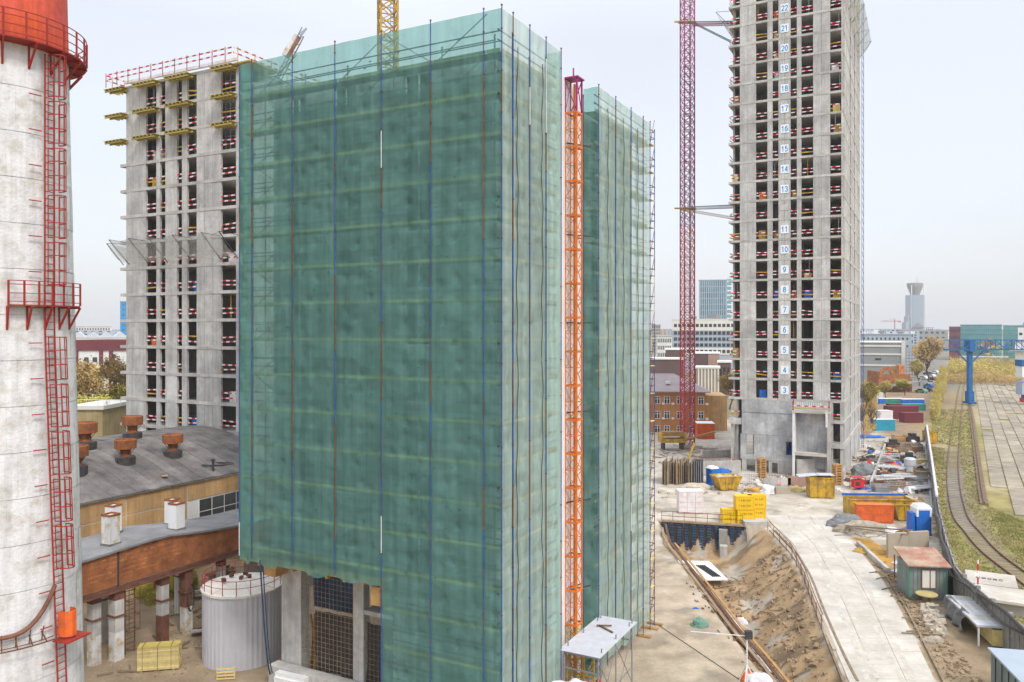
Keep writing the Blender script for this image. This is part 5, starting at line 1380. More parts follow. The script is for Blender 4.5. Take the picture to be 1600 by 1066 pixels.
# brick house with mauve hip roof
d0=168; a=atd(1000,d0); c=atd(1100,d0)
t=thing('brick_house','orange brick house with mauve hipped roof behind the crane mast','house',a,R(-7))
Wd=(c-a).length; zE=zat(611,d0)
MB().box(0,Wd,0,14,0,zE).build('wall','house_brick',t)
MB().box(Wd-.1,Wd+5,4,14,0,zE-1.2).build('wing','tan_wall',t)
zR=zat(583,d0+8)
MB().add([(-1,-.9,zE),(Wd+1,-.9,zE),(Wd+1,15,zE),(-1,15,zE),(2,7,zR),(Wd-6,7,zR),(-1,-.9,zE-.2),(Wd+1,-.9,zE-.2),(Wd+1,15,zE-.2)],[(0,1,5,4),(1,2,5),(2,3,4,5),(3,0,4),(0,6,7,1),(1,7,8,2)]).build('roof','roof_mauve',t)
for x in (5.5,8.6): MB().box(x,x+.9,1.6,2.6,zE+1.4,zE+1.95).build('skylight','white_plain',t)
wm=MB().box(-.5,.5,-.05,.1,-.7,.7).mesh('window','dark_glass'); fm=MB().box(-.6,.6,-.07,-.01,.7,.8).box(-.6,.6,-.07,-.01,-.8,-.7).box(-.6,-.48,-.07,-.01,-.7,.7).box(.48,.6,-.07,-.01,-.7,.7).box(-.06,.06,-.09,-.055,-.7,.7).box(-.48,.48,-.085,-.056,.2,.28).mesh('frame','white_plain')
for zz in (zE-1.9,zE-5.0,zE-8):
    for x in (3.6,5.6,8.2,10.8,12.6): 
        w_=ob('window',wm,t,(x,0,zz)); ob('frame',fm,w_)
        if rnd.random()<.5: MB().box(x+.95,x+1.5,-.35,0,zz-.9,zz-.5).build('air_conditioner','white_plain',t)
# right hand side
t,w,z=boxb('warehouse','grey and white banded warehouse right of the tower',1330,1413,536,330,26,'cladding_grey',roof='cladding_white')
for zz in (z-.9,z-4.3,z-8.9): MB().box(-w/2-.1,w/2+.1,-.25,0,zz-.7,zz).build('white_band','cladding_white',t)
MB().box(w/2-1.2,w/2+.2,-.4,0,0,z+1).build('corner_pier','cladding_white',t); MB().box(-1,1.3,-.1,0,z-7.1,z-6.3).build('window','dark_glass',t)
b=MB()
for i in range(9): b.bar((w/2+.4,-.2,2+i*1.3),(w/2+4,-.2,2+i*1.3),.12)
for i in range(4): b.bar((w/2+.5+i*1.1,-.2,0),(w/2+.5+i*1.1,-.2,14),.15)
b.build('fire_escape','rust_steel',t)
t,w,z=boxb('plant_building','pale blue grey building with roof plant behind the warehouse',1343,1424,523,430,30,'cladding_blue',2,11,wh=.3,ww=.4,roof='far_grey',pitch=4)
for i in range(9): MB().box(-w/2+1+i*3,-w/2+3+i*3,2,6,z+.5,z+1.2+1.6*rnd.random()).build('roof_unit',rnd.choice(['zinc','white_paint','roofing_felt']),t)
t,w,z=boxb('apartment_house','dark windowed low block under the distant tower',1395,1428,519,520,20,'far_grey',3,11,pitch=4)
# flared tower
d=1150; a=atd(1434,d); t=thing('flared_tower','distant grey tower with flared glass crown and spire','tower',a)
wv=22/F*d; z1=zat(461,d); z2=zat(449,d)
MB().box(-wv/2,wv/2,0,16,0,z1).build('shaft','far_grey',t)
MB().box(-wv/2-3,-wv/2-.05,2,14,0,zat(494,d)).box(-wv/2-6,-wv/2-3.05,2,14,0,zat(504,d)).build('stepped_wing','far_grey',t)
b=MB()
for i in range(15): 
    for j in range(5): b.box(wv*(-.42+.17*j)+.5,wv*(-.42+.17*j)+2.0,-.3,0,z1-2-i*3.3,z1-.4-i*3.3)
b.build('windows','blue_glass',t,kind='stuff')
MB().lathe([(wv*.28,z1),(wv*.34,z1+3),(wv*.52,z2+2),(wv*.54,z2+6),(wv*.5,z2+6.6),(.6,z2+6.7)],16,(0,8,0)).build('crown','cladding_grey',t)
MB().lathe([(wv*.36,z1+4.2),(wv*.50,z2+1.5)],16,(0,8,0),cap=False).build('crown_glazing','dark_glass',t)
for x in (-wv*.45,wv*.42): MB().box(x,x+.9,0,.9,z1,z2+3).build('pylon','white_paint',t)
MB().tube((3,8,z2+6),(3,8,zat(431,d)),.5,6,.12).build('spire','grey_steel',t)
MB().add([(-wv*.45,-3,zat(512,d)),(wv*.45,-3,zat(512,d)),(0,-3,zat(505,d)),(-wv*.45,0,zat(512,d)),(wv*.45,0,zat(512,d)),(0,0,zat(505,d))],[(0,1,2),(3,5,4),(0,3,4,1),(1,4,5,2),(2,5,3,0)]).build('gable','roofing_felt',t)
t,w,z=boxb('apartment_house','tall pale house right of the flared tower',1446,1459,512,900,20,'cladding_white',5,4)
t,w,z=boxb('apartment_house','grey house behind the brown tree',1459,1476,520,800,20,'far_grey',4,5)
t,w,z=boxb('office_building','dark maroon office block at the left of the teal glass ones',1483,1501,511,560,20,'cladding_maroon',5,6,'dark_glass',.7,.5)
t,w,z=boxb('glass_building','long teal glass office building beyond the gantry',1500,1565,508,580,24,'teal_glass',0,0)
k=MB()
for i in range(7): k.box(-w/2,w/2,-.1,0,z-3.4*i-.4,z-3.4*i-.1)
for j in range(22): k.box(-w/2+j*w/22,-w/2+j*w/22+.12,-.08,-.0,0,z)
k.build('mullion_grid','blue_glass',t,kind='stuff')
t,w,z=boxb('glass_building','second teal glass building at the right edge',1567,1640,509,590,24,'teal_glass')
k=MB()
for i in range(7): k.box(-w/2,w/2,-.1,0,z-3.4*i-.4,z-3.4*i-.1)
k.build('mullion_grid','blue_glass',t,kind='stuff')
MB().add([(-3,5,z),(3,5,z),(3,11,z),(-3,11,z),(0,8,z+6)],[(0,1,4),(1,2,4),(2,3,4),(3,0,4)]).build('roof_turret','teal_glass',t)
t,w,z=boxb('control_tower','white control building at the right edge behind the gantry',1586,1630,534,340,12,'white_paint',roof='roofing_felt'); MB().box(-w/2+1,-w/2+9,1,8,z,z+6).build('upper_storey','white_paint',t); MB().box(-w/2-2,w/2,-2,0,z-4,z-3.2).build('canopy','concrete_slab',t); MB().box(-w/2+1.5,-w/2+2.6,.9,1,z+2.8,z+3.8).build('window','dark_glass',t)
t,w,z=boxb('shed_row','long low grey shed behind the shrub belt',1500,1575,559,470,14,'roofing_felt')
# brick ruins
t=thing('brick_ruin','ruined red brick building with arched gable among trees','ruin',at(1400,612)); 
bw=MB(); bw.box(-6,5,0,.6,0,6).box(-6,-5.4,.6,9,0,7).box(5,5.6,.0,9,0,4.5); bw.build('wall','brick',t)
b=MB()
for i in range(12):
    a0,a1=PI*i/12,PI*(i+1)/12
    b.prism([( -3+2.6*math.cos(a0),0),(-3+2.6*math.cos(a1),0),(-3+1.5*math.cos(a1),0.001),(-3+1.5*math.cos(a0),.001)],0,1) if False else b.add([(-3+r_*math.cos(q),y,6+r_*math.sin(q)) for q in (a0,a1) for r_ in (1.4,2.6) for y in (0,.6)],[(0,2,6,4),(1,5,7,3),(2,3,7,6),(0,4,5,1)])
b.build('arch','brick',t); MB().box(2,4,2,4,4,9).build('chimney','brick',t)
MB().box(-4,7,-5,-.5,2.6,2.9,Matrix.Rotation(-.15,4,'Y')).build('lean_roof','roofing_felt',t)
# left background
t,w,z=boxb('market_hall','white building with maroon fascia behind the trees',112,199,534,235,20,'white_paint',roof='cladding_maroon')
MB().box(-w/2,w/2,-.4,0,z-2.6,z+.1).build('fascia','cladding_maroon',t)
for x in (-w/2+1.0,-w/2+8.3,-w/2+11.2): MB().box(x,x+1.0,-.45,0,0,z-2.65).build('pillar','cladding_maroon',t)
for x,zz in ((w/2-5,z-5),(w/2-5,z-9.5),(-2,z-6),(-4.5,z-6)): MB().box(x,x+1.3,-.1,0,zz,zz+1.4).build('window','dark_glass',t)
t,w,z=boxb('warehouse','wide pale hall with light ridged roof on the left skyline',112,200,528,420,40,'cladding_white',roof='zinc')
for i in range(4): MB().add([(-w/2+i*w/4,0,z+.5),(-w/2+(i+1)*w/4,0,z+.5),(-w/2+(i+.5)*w/4,0,z+3.3),(-w/2+i*w/4,38,z+.5),(-w/2+(i+1)*w/4,38,z+.5),(-w/2+(i+.5)*w/4,38,z+3.3)],[(0,1,2),(3,5,4),(0,2,5,3),(1,4,5,2)]).build('ridge_roof','zinc',t)
t,w,z=boxb('office_building','low cream block with yellow roofline on the left skyline',112,175,511,800,30,'cladding_white',3,14,roof='tan_wall',pitch=4)
t,w,z=boxb('office_building','bright blue tower half behind the pale concrete block',188,246,472,520,16,'sky_blue_wall',12,10,'blue_glass',.7,.4)
t,w,z=boxb('gatehouse','small ochre flat roofed annex beside the chimney',110,160,640,105,8,'ochre_wall',roof='cladding_white'); MB().tube((2,1,z),(2,1,z+1),.3,8).build('vent','white_paint',t)
b=MB(); 
for i in range(6): b.bar((-3+i*1.5,0,z+.5),(-3+i*1.5,0,z+1.3),.05)
b.bar((-3,0,z+1.3),(5,0,z+1.3),.06); b.build('railing','white_paint',t)
# generic hazy skyline
r=random.Random(21)
sky_m=['far_grey','cladding_white','stone_beige','cladding_blue','pink_brown','cladding_grey']
bm_=[]
for k in range(10):
    b=MB(); b.mi=0; w,h,dp=r.uniform(30,90),1,30
    b.box(-.5,.5,0,.5,0,1); b.mi=1
    n=r.choice((6,8,10)); fl_=r.choice((4,6,9))
    for i in range(fl_):
        for j in range(n): b.box(-.47+.94*j/n+.02,-.47+.94*(j+.62)/n,-.004,.0,(i+.35)/fl_,(i+.75)/fl_)
    bm_.append(b.mesh('distant_building',[sky_m[k%6],'dark_glass']))
for i in range(120):
    px=r.choice([r.uniform(100,200),r.uniform(1015,1150),r.uniform(1340,1640),r.uniform(1340,1640),r.uniform(-700,2300)])
    d=r.uniform(650,2600); h=min(r.uniform(10,30),CH-2+ (8 if r.random()<.3 else 2)*d/F)
    o=ob('distant_building',r.choice(bm_),None,atd(px,d),r.uniform(-.5,.5),label='low building of the hazy skyline '+('on the left horizon' if px<400 else 'between green net and tower' if px<1200 else 'on the right horizon'),category='building',group='distant skyline buildings')
    o.scale=(r.uniform(18,55),r.uniform(20,50),h)
# far woods as low masses
f=MB()
for i in range(14000):
    d=r.uniform(500,2600); px=r.uniform(-700,2300); cl_=math.sin(px*.021+d*.004)+math.sin(px*.053+d*.013)
    if cl_<.35: continue
    p=atd(px,d); s=r.uniform(1.5,4); p.z=r.uniform(0,11); u=Vector((r.gauss(0,1),r.gauss(0,1),r.gauss(0,1))).normalized(); w_=u.orthogonal().normalized()
    f.add([p-u*s,p+u*s,p+w_*s],[(0,1,2)])
f.build('distant_trees','leaf_brown',kind='stuff',label='far brown tree masses between the skyline buildings',category='trees')
dc=thing('crane','small distant tower crane on the skyline','tower crane',atd(1398,1500)); b=MB(); z=zat(502,1500); b.bar((0,0,0),(0,0,z+4),1.2); b.bar((-26,0,z),(11,0,z),1.0); b.bar((0,0,z+5),(-20,0,z+.3),.3); b.box(7,11,-1,1,z-2,z); b.build('mast_and_jib','red_steel',dc)
# boom tip behind the net
t=thing('crane_boom','pale raised crane boom tip showing above the green net','crane',atd(452,70)); zb_=zat(92,70)
b=MB(); lat(b,(-1.6,0,zb_-3),(1.2,0,zat(50,70)),.6); b.build('boom','grey_steel',t); MB().bar((-.4,0,zat(88,70)),(.75,0,zat(56,70)),.5,.5).build('counterweight','white_rust',t); MB().bar((-.1,-.3,zat(92,70)),(1.0,-.3,zat(60,70)),.12,.3).build('brace','brown_timber',t); MB().bar((1.0,0,zat(56,70)),(1.5,0,zat(44,70)),.14).build('tip','cladding_blue',t)
MB().box(-3,3,-3,3,0,zb_-3).build('support_tower','concrete_inner',t)
# gantry crane
gp=at(1515,633); gz=zat(548,gp.y); t=thing('gantry_crane','blue gantry crane spanning the slab yard','gantry crane',gp)
MB().box(-.55,.55,-.6,.6,.9,gz).build('leg','blue_crane',t); MB().box(-.9,.9,-2,2,.4,1.0).box(-.8,.8,-1.0,1.0,1.0,4.0).build('bogie','blue_crane',t)
xb0,xb1=(1478-1515)/F*gp.y,(1700-1515)/F*gp.y
for yy in (-1.2,1.2):
    b=MB(); b.bar((xb0,yy,gz+.3),(xb1,yy,gz+.3),.28); b.bar((xb0+1.5,yy,gz+3),(xb1,yy,gz+3),.22); x=xb0+1.5; s=0
    while x<xb1: b.bar((x,yy,gz+.3),(x,yy,gz+3),.16); b.bar((x,yy,gz+(.3 if s else 3)),(x+3,yy,gz+(3 if s else .3)),.15); x+=3; s=1-s
    b.build('girder','blue_crane',t)
b=MB(); b.bar((xb0,-1.2,gz+.2),(xb0,1.2,gz+.2),.3)
for i in range(9): b.bar((xb0+i*5,-1.2,gz+3),(xb0+i*5,1.2,gz+3),.15)
b.bar((0,0,gz-4),(4.2,0,gz+.3),.3); b.bar((0,0,gz-4),(-4.2,0,gz+.3),.3); b.build('bracing','blue_crane',t)
MB().box(-.8,.8,-1.5,1.5,gz-.3,gz+3.2).build('head','blue_crane',t)
xc_=(1603-1515)/F*gp.y
MB().box(xc_-2,xc_+3,-1.5,1.5,gz-7.5,gz-4.5).build('cabin','white_paint',t); MB().box(xc_-2.2,xc_+3,-1.6,1.6,gz-4.4,gz-2.6).build('trolley','blue_crane',t); MB().box(xc_-2,xc_+3,-1.5,1.5,gz-12.5,gz-9).box(xc_-2.1,xc_+3,-1.6,1.6,gz-8.6,gz-8.2).build('machine_house','cladding_blue',t)
MB().tube((xc_-.5,0,2.5),(xc_-.5,0,gz-4),.08,5).build('hoist_rope','dark_steel',t); MB().box(xc_-1.2,xc_+3,-1,1,.8,2.0).build('spreader','red_paint',t); MB().box(xc_-1,xc_+3,-.6,.6,2.0,3.4).build('spreader_head','blue_crane',t)
# cars on the far lane
def car(p,rz,mt,label):
    t=thing('parked_car',label,'car',p,rz,'cars parked on the far lane'); b=MB()
    b.add([(x,y,z) for x in (-.88,.88) for y,z in ((-2.2,.35),(2.2,.35),(2.2,.85),(1.3,.98),(.7,1.45),(-1.1,1.48),(-2.0,.95),(-2.2,.8))],[(7,6,5,4,3,2,1,0),(8,9,10,11,12,13,14,15)]+[(i,(i+1)%8,8+(i+1)%8,8+i) for i in range(8)]); b.build('body',mt,t)
    MB().add([(x,y,z) for x in (-.9,.9) for y,z in ((1.2,.98),(.68,1.38),(-1.05,1.41),(-1.8,.98))],[(3,2,1,0),(4,5,6,7),(0,1,5,4),(2,3,7,6)]).build('windows','dark_glass',t)
    for x in (-.8,.8):
        for y in (-1.35,1.35): MB().tube((x-.1,y,.32),(x+.1,y,.32),.32,10).build('wheel','rubber',t)
for (q,m_,l) in (((1443,593),'white_plain','white car at the near end of the parked pair'),((1455,590),'white_paint','white car further up the far lane'),((1450,586),'dark_steel','black car on the far lane by the trees'),((1461,584),'white_plain','white van-like car at the lane end'),((1452,606),'blue_paint','blue car beside the railway shrubs'),((1456,601),'white_plain','pale car beside the blue car'),((1449,612),'dark_steel','dark car nearest on the lane'),((1457,596),'cladding_maroon','maroon car among the pale cars'),((1440,614),'faded_green','dull green van near the toilets')):
    car(at(*q),.35+rnd.uniform(-.1,.1),m_,l)
# ---------------- portable toilets and containers ----------------
def toilet(p,rz,mt,label,s=1.0,group=None):
    t=thing('portable_toilet',label,'portable toilet',p,rz,group); MB().box(-.55,.55,-.55,.55,.08,2.05).box(-.6,.6,-.6,.6,0,.08).build('cabin',mt,t)
    MB().add([(-.6,-.6,2.05),(.6,-.6,2.05),(.6,.6,2.05),(-.6,.6,2.05),(-.42,-.5,2.32),(.42,-.5,2.32),(.42,.5,2.32),(-.42,.5,2.32)],[(0,1,5,4),(1,2,6,5),(2,3,7,6),(3,0,4,7),(4,5,6,7),(3,2,1,0)]).build('roof','white_plain',t)
    MB().box(-.42,.42,-.58,-.552,.15,1.95).build('door',mt,t); t.scale=(s,s,s); return t
ords=['first','second','third','fourth','fifth','sixth','seventh','eighth']
for i in range(8): toilet(at(1375+i*4.6,631)+Vector((0,0,0)),.1,'blue_paint' if i<2 else 'green_paint',('%s from the left in the dark row, %s portable toilet with white roof'%(ords[i],'blue' if i<2 else 'green')),.72,'row of portable toilets')
for i in range(8): toilet(at(1411+i*4.3,632),.1,'blue_paint','%s from the left in the all blue right hand row of portable toilets'%ords[i],.72,'row of portable toilets')
def container(p,rz,l,w,h,mt,label,cat='container',roofm=None,rib=.3,group=None,doors=False):
    t=thing('container',label,cat,p,rz,group); b=MB(); b.box(-l/2+.04,l/2-.04,-w/2+.04,w/2-.04,0,h); x=-l/2
    while x<l/2-.1: b.box(x,x+rib*.5,-w/2,w/2,.05,h-.05); x+=rib
    b.build('body',mt,t); MB().box(-l/2-.03,l/2+.03,-w/2-.03,w/2+.03,h,h+.08).build('roof',roofm or mt,t); return t
container(at(1367,629),.1,3.6,3,2.8,'cladding_white','small white cabin left of the toilet row','cabin')
container(at(1408,654),.05,7.5,2.5,3,'cladding_maroon','large maroon container below the toilet rows',roofm='cladding_maroon')
container(at(1424,660),.05,4.5,2.5,2.2,'cladding_maroon','smaller maroon container at the right front')
container(at(1397,646),.05,3.0,2.5,2.4,'cladding_maroon','maroon container peeking out at the left')
container(at(1420,641),.05,8,2.5,1.6,'green_paint','low green container between toilets and maroon ones')
container(at(1379,672),.1,4.5,2.4,2.3,'teal_paint','teal blue cabin behind the rubble at the right of tower','cabin',roofm='zinc')
container(at(1381,664),.1,3,2.4,3.2,'white_paint','white cab standing behind the teal cabin','cabin')
container(at(1101,684),-.1,3.4,4,3.0,'orange_panel','orange red container beside the crane mast foot',roofm='white_plain')
def bin_(p,rz,l,w,h,mt,label,taper=.0,fill=None,cat='skip'):
    t=thing('skip',label,cat,p,rz); k=taper; th=.06; b=MB()
    o=[(-l/2+k,-w/2+k*.4,.1),(l/2-k,-w/2+k*.4,.1),(l/2-k,w/2-k*.4,.1),(-l/2+k,w/2-k*.4,.1),(-l/2,-w/2,h),(l/2,-w/2,h),(l/2,w/2,h),(-l/2,w/2,h)]
    i_=[(x*(1-th*2/l),y*(1-th*2/w),z+(.05 if z<h else 0)) for x,y,z in o]
    b.add(o+i_,[(3,2,1,0),(0,1,5,4),(1,2,6,5),(2,3,7,6),(3,0,4,7),(8,9,10,11),(8,12,13,9),(9,13,14,10),(10,14,15,11),(11,15,12,8),(4,5,13,12),(5,6,14,13),(6,7,15,14),(7,4,12,15)]); b.build('shell',mt,t)
    n=max(2,int(l/1.0)); r_=MB()
    for q in range(n+1):
        f=q/n; r_=MB().bar((o[0][0]*(1-f)+o[1][0]*f,o[0][1]-.03,.15),(o[4][0]*(1-f)+o[5][0]*f,o[4][1]-.03,h-.05),.1); r_.build('rib',mt,t)
    MB().bar((-l/2,-w/2-.03,h),(l/2,-w/2-.03,h),.12).bar((-l/2,w/2+.03,h),(l/2,w/2+.03,h),.12).build('rim',mt,t)
    if fill:
        def fn(u,v): return (-l/2*.93+l*.93*u,-w/2*.93+w*.93*v,h-.25+.35*noise.noise(Vector((u*6,v*6,l)))+.2*math.sin(PI*u)*math.sin(PI*v))
        MB().grid(fn,22,12).build('fill',fill,t)
    return t
bin_(at(1134,765),.25,3.6,2.2,1.9,'yellow_steel','tapered yellow skip heaped with grey rubble',.7,'rubble')
bin_(at(1281,776),-.1,3.0,2.4,2.6,'yellow_steel','tall yellow bin with grey lids beside the portal',.05)
b=MB(); b.box(-2.4,.0,-.9,.9,0,.06,Matrix.Translation((-.3,.6,2.75))@Matrix.Rotation(-.1,4,'Y')).box(.1,2.1,-.9,.9,0,.06,Matrix.Translation((-.3,.6,2.75))); b.build('bin_lid','zinc',None,loc=at(1281,776),rz=-.1,label='two pale flat lids lying across the tall yellow bin',category='lid')
t=bin_(at(1372,806),-.04,7.2,2.4,2.1,'yellow_steel','long yellow tray skip with dark rim and blue edge',.05,'brown_timber')
MB().bar((-3.6,1.3,2.2),(3.6,1.3,2.2),.3,.25).build('blue_lining','blue_tarp',t)
bin_(at(1415,812),-.04,3.4,2.2,1.9,'yellow_steel','shorter yellow skip with sloping end beside the toilet',.6)
t=thing('orange_box','orange steel box standing before the long yellow skip','box',at(1365,816),-.08); MB().box(-1.95,1.95,-.6,.6,.1,2.0).build('body','orange_panel',t); MB().box(-2.0,2.0,-.65,.65,2.0,2.07).build('lid','orange_steel',t)
for x in (-1.3,-.1,1.1): MB().box(x,x+.7,-.63,-.6,1.2,1.25).build('slot','orange_steel',t)
bin_(at(1453,692),.0,2.0,2.0,2.2,'yellow_steel','small yellow bin just beyond the fence',.1)
tp=at(1439,834); t=toilet(tp,-.05,'blue_paint','blue portable toilet with white upper half by the fence',1.35); MB().box(-.57,.57,-.57,.57,1.45,2.08).build('white_band','white_plain',t)
MB().box(-.9,-.62,-.4,.5,0,1.7).build('side_panel','blue_paint',t)
toilet(at(1113,757),.4,'blue_paint','blue tilted portable toilet beside the rubble skip',1.1)
# ---------------- formwork stacks ----------------
ordx='first second third fourth fifth sixth seventh eighth ninth tenth eleventh twelfth thirteenth fourteenth fifteenth sixteenth seventeenth'.split()
for i in range(17):
    p=at(1037+i*2.9,754+1.5*math.sin(i)); h=3.1+.3*math.sin(i*2.1)
    t=thing('upright_formwork','%s pale formwork panel from the left in the upright stack'%ordx[i],'formwork panel',p,1.25+rnd.uniform(-.08,.08),'upright formwork panels')
    t.rotation_euler[1]=rnd.uniform(-.08,.1)
    MB().box(-1.5,1.5,-.03,.03,0,h).build('face',rnd.choice(['old_timber','rubble','plywood','concrete_inner']),t)
    b=MB()
    for z in np.arange(.2,h,.42): b.box(-1.5,1.5,-.11,-.032,z,z+.08)
    for x in (-1.5,-.5,.5,1.42): b.box(x,x+.08,-.14,-.03,0,h)
    b.build('stiffener','old_timber',t)
for i in range(4):
    t=thing('upright_formwork','%s black formwork panel from the left beside the pale stack'%ordx[i],'formwork panel',at(1086+i*3.2,756),1.2,'black formwork panels'); MB().box(-1.3,1.3,-.05,.05,0,3.3).build('face','form_dark',t); MB().box(-1.3,-1.2,-.12,-.05,0,3.3).box(1.2,1.3,-.12,-.05,0,3.3).build('stiffener','grey_steel',t)
MB().bar((0,0,2.6),(1.2,0,5.4),.35,.2).build('yellow_boom','yellow_steel',None,loc=at(1072,752),label='yellow arm sticking up out of the panel stack',category='machine part')
t=thing('concrete_hopper','yellow frame machine with beige tank beside the crane foot','machine',at(1050,702),.1)
MB().box(-2.3,2.3,-1.2,1.2,1.3,2.0).build('frame','yellow_steel',t); MB().box(-1.9,1.9,-1.0,1.0,2.45,3.2).build('tank','plywood',t); MB().box(-2.3,-1.9,-1.2,1.2,2.0,3.0).box(1.9,2.3,-1.2,1.2,2.0,3.0).build('upright','yellow_steel',t)
for x in (-1.8,1.6): MB().box(x,x+.25,-1,1,0,1.3).build('leg','dark_steel',t)
MB().bar((2.2,0,1.6),(8,0,3.0),.5,.35).build('boom','plywood',t)
# retaining walls and ramp around the tower foot
def wall(pa_,pb_,h,th,mt,name,label,rb=False,cat='wall',z0=0,panels=0):
    a,c=Vector(at(*pa_)),Vector(at(*pb_)); d=c-a; L=d.length; t=thing(name,label,cat,a,math.atan2(d.y,d.x))
    n=panels or max(1,int(L/1.5))
    for i in range(n): MB().box(L*i/n,L*(i+1)/n-.02,0,th,z0-.3,h+.02*(i%2)).build('panel',mt,t)
    if rb:
        b=MB(); x=.1
        while x<L: b.bar((x,th/2,h),(x+rnd.uniform(-.05,.05),th/2,h+rnd.uniform(.6,1.0)),.03); x+=.22
        b.build('starter_bars','rust_steel',t,kind='stuff')
    return t
wall((1086,744),(1158,742),2.1,.3,'concrete_slab','retaining_wall','low concrete retaining wall left of the tower doors',True)
wall((1098,716),(1160,713),1.2,.3,'concrete','retaining_wall','back retaining wall with rusty starter bars beside the crane',True)
wall((1194,762),(1236,762),1.3,.25,'concrete','retaining_wall','low wall with dense starter bars in front of the tower doors',True)
wall((1231,762),(1266,762),1.5,.2,'pink_brown','form_fence','pinkish corrugated form panels beside the yellow bin')
wall((1246,746),(1300,744),2.6,.3,'concrete_slab','retaining_wall','pale wall of square concrete panels below the portal')
wall((1292,744),(1322,742),2.4,.3,'concrete','retaining_wall','right retaining wall with starter bars below the corner',True)
wall((1318,752),(1332,718),1.4,.3,'concrete_slab','ramp_wall','sloping concrete ramp parapet right of the tower')
wall((1362,762),(1388,690),.8,.25,'concrete_slab','basement_wall','long low wall along the unfinished basement')
t=thing('mesh_fence','white construction mesh panels in front of the tower','fence',at(1156,757),.0); rebar_grid(t,0,2.6,0,0,1.6,.25,.25,.02,'white_paint','mesh_panel')
for i,(q,l) in enumerate((((1190,746),'stacked timber crib left of the doorway'),((1308,757),'tall stack of timber cribbing right of the yellow bin'))):
    t=thing('timber_crib',l,'timber stack',at(*q),.2)
    for k in range(16):
        if k%2: MB().box(-.5,.5,-.5,-.3,k*.18,k*.18+.17).box(-.5,.5,.3,.5,k*.18,k*.18+.17).build('timber','plywood',t)
        else: MB().box(-.5,-.3,-.5,.5,k*.18,k*.18+.17).box(.3,.5,-.5,.5,k*.18,k*.18+.17).build('timber','plywood',t)
def lump(p,sx,sy,sz,mt,name,label,cat,seed=1,n=22,sharp=1.0):
    def fn(u,v):
        th=u*2*PI; ph=v*PI/2; q=Vector((math.cos(th)*math.cos(ph),math.sin(th)*math.cos(ph),math.sin(ph)))
        k=1+.28*noise.noise(q*1.7+Vector((seed,0,0)))+.13*noise.noise(q*4.5+Vector((seed,3,0)))*sharp
        return (q.x*sx*k,q.y*sy*k,q.z*sz*k-.02)
    return MB().grid(fn,n*2,n).build(name,mt,None,loc=p,smooth=True,label=label,category=cat)
lump(at(1201,770),1.1,.9,1.1,'white_sheet','bulk_bag','crumpled white bulk bag in front of the tower','bag',2)
lump(at(1181,768),1.6,.8,.6,'dirt_yellow','sand_heap','low tan sand heap left of the white bag','heap',3)
lump(at(1088,764),2.2,.9,.8,'rubble','rubble_heap','grey rubble heap below the panel stack','heap',5)
lump(at(1128,745),1.6,.6,1.2,'blue_tarp','tarp','crumpled blue tarp behind the skip','tarp',6)
lump(at(1238,738)+Vector((0,0,2.6)),.75,.6,2.2,'blue_tarp','tarp','blue tarp hanging at the portal corner','tarp',7)
lump(at(1349,764),1.0,.4,.35,'blue_tarp','tarp','blue tarp scrap beside the red machine','tarp',8)
lump(at(1358,684),3.2,1.0,.6,'blue_tarp','tarp','blue sheeting on the ground behind the tower','tarp',9)
lump(at(1349,742),1.7,1.3,1.9,'grey_tarp','wrapped_load','grey wrapped load beside the red machine','bundle',10)
lump(at(1358,733),.5,.5,1.4,'red_paint','red_drum','small red machine part behind the grey load','machine',11)
lump(at(1322,822),2.2,1.0,1.3,'grey_tarp','wrapped_load','grey wrapped bundle left of the orange box','bundle',12)
lump(at(1350,832),2.9,1.0,1.2,'rubble','wrapped_load','long dusty tarp covered bundle by the road bend','bundle',13)
lump(at(1388,832),1.2,.8,.6,'white_sheet','wrapped_load','small pale sack below the yellow skip','bag',14)
lump(at(1093,978),.62,.55,.55,'faded_green','wrapped_load','green wrapped bundle lying on the concrete apron','bundle',15)
lump(at(1087,951),.25,.15,.12,'blue_tarp','scrap','small blue scrap on the apron','scrap',16)
lump(at(1486,925),.9,.9,2.0,'black_sheet','black_tarp','black plastic sheet heap between shed and fence','tarp',17)
lump(at(1458,1003),.8,.4,.4,'rubble','boulder','large pale boulder at the roadside','boulder',18,12)
lump(at(1243,768),1.3,.7,.7,'new_timber','timber_heap','small heap of yellow timber scraps','heap',19)
t=thing('concrete_box','beige concrete trough right of the white bag','box',at(1222,771)); MB().box(-.95,.95,-.6,.6,0,.9).build('body','stone_beige',t); MB().box(-.8,.8,-.45,.45,.9,.93).build('inside','concrete_inner',t)
t=thing('red_generator','red framed generator on the paving right of the ramp','generator',at(1340,765),.1); b=MB()
for x in (-.8,.75):
    for y in (-.6,.55): b.box(x,x+.08,y,y+.08,0,1.7)
b.box(-.8,.83,-.6,.63,1.62,1.7); b.build('frame','red_paint',t); MB().box(-.65,.65,-.5,.5,.3,1.35).build('body','red_paint',t); MB().box(-.55,.0,-.53,-.5,.6,1.1).build('panel','dark_steel',t)
t=thing('barrier','red and white barrier boards leaning right of the tower','barrier',at(1310,700),.0); rail(t,4.0,(1.5,0,3.8),0)
t['category']='barrier'; rail(t,3.6,(1.6,0,.8),0); [MB().box(x,x+.08,0,.08,0,3.6).build('post','rust_steel',t) for x in (-.2,3.2)]
b=MB()
for i in range(16): p=Vector((rnd.uniform(-1.5,1.5),rnd.uniform(-1,1),rnd.uniform(.1,.6))); b.bar(p,p+Vector((rnd.uniform(-2,2),rnd.uniform(-1,1),rnd.uniform(0,1.6))),.14,.08)
b.build('timber_heap','brown_timber',None,loc=at(1328,722),label='tangle of brown timbers and props by the tower corner',category='timber',kind='stuff')
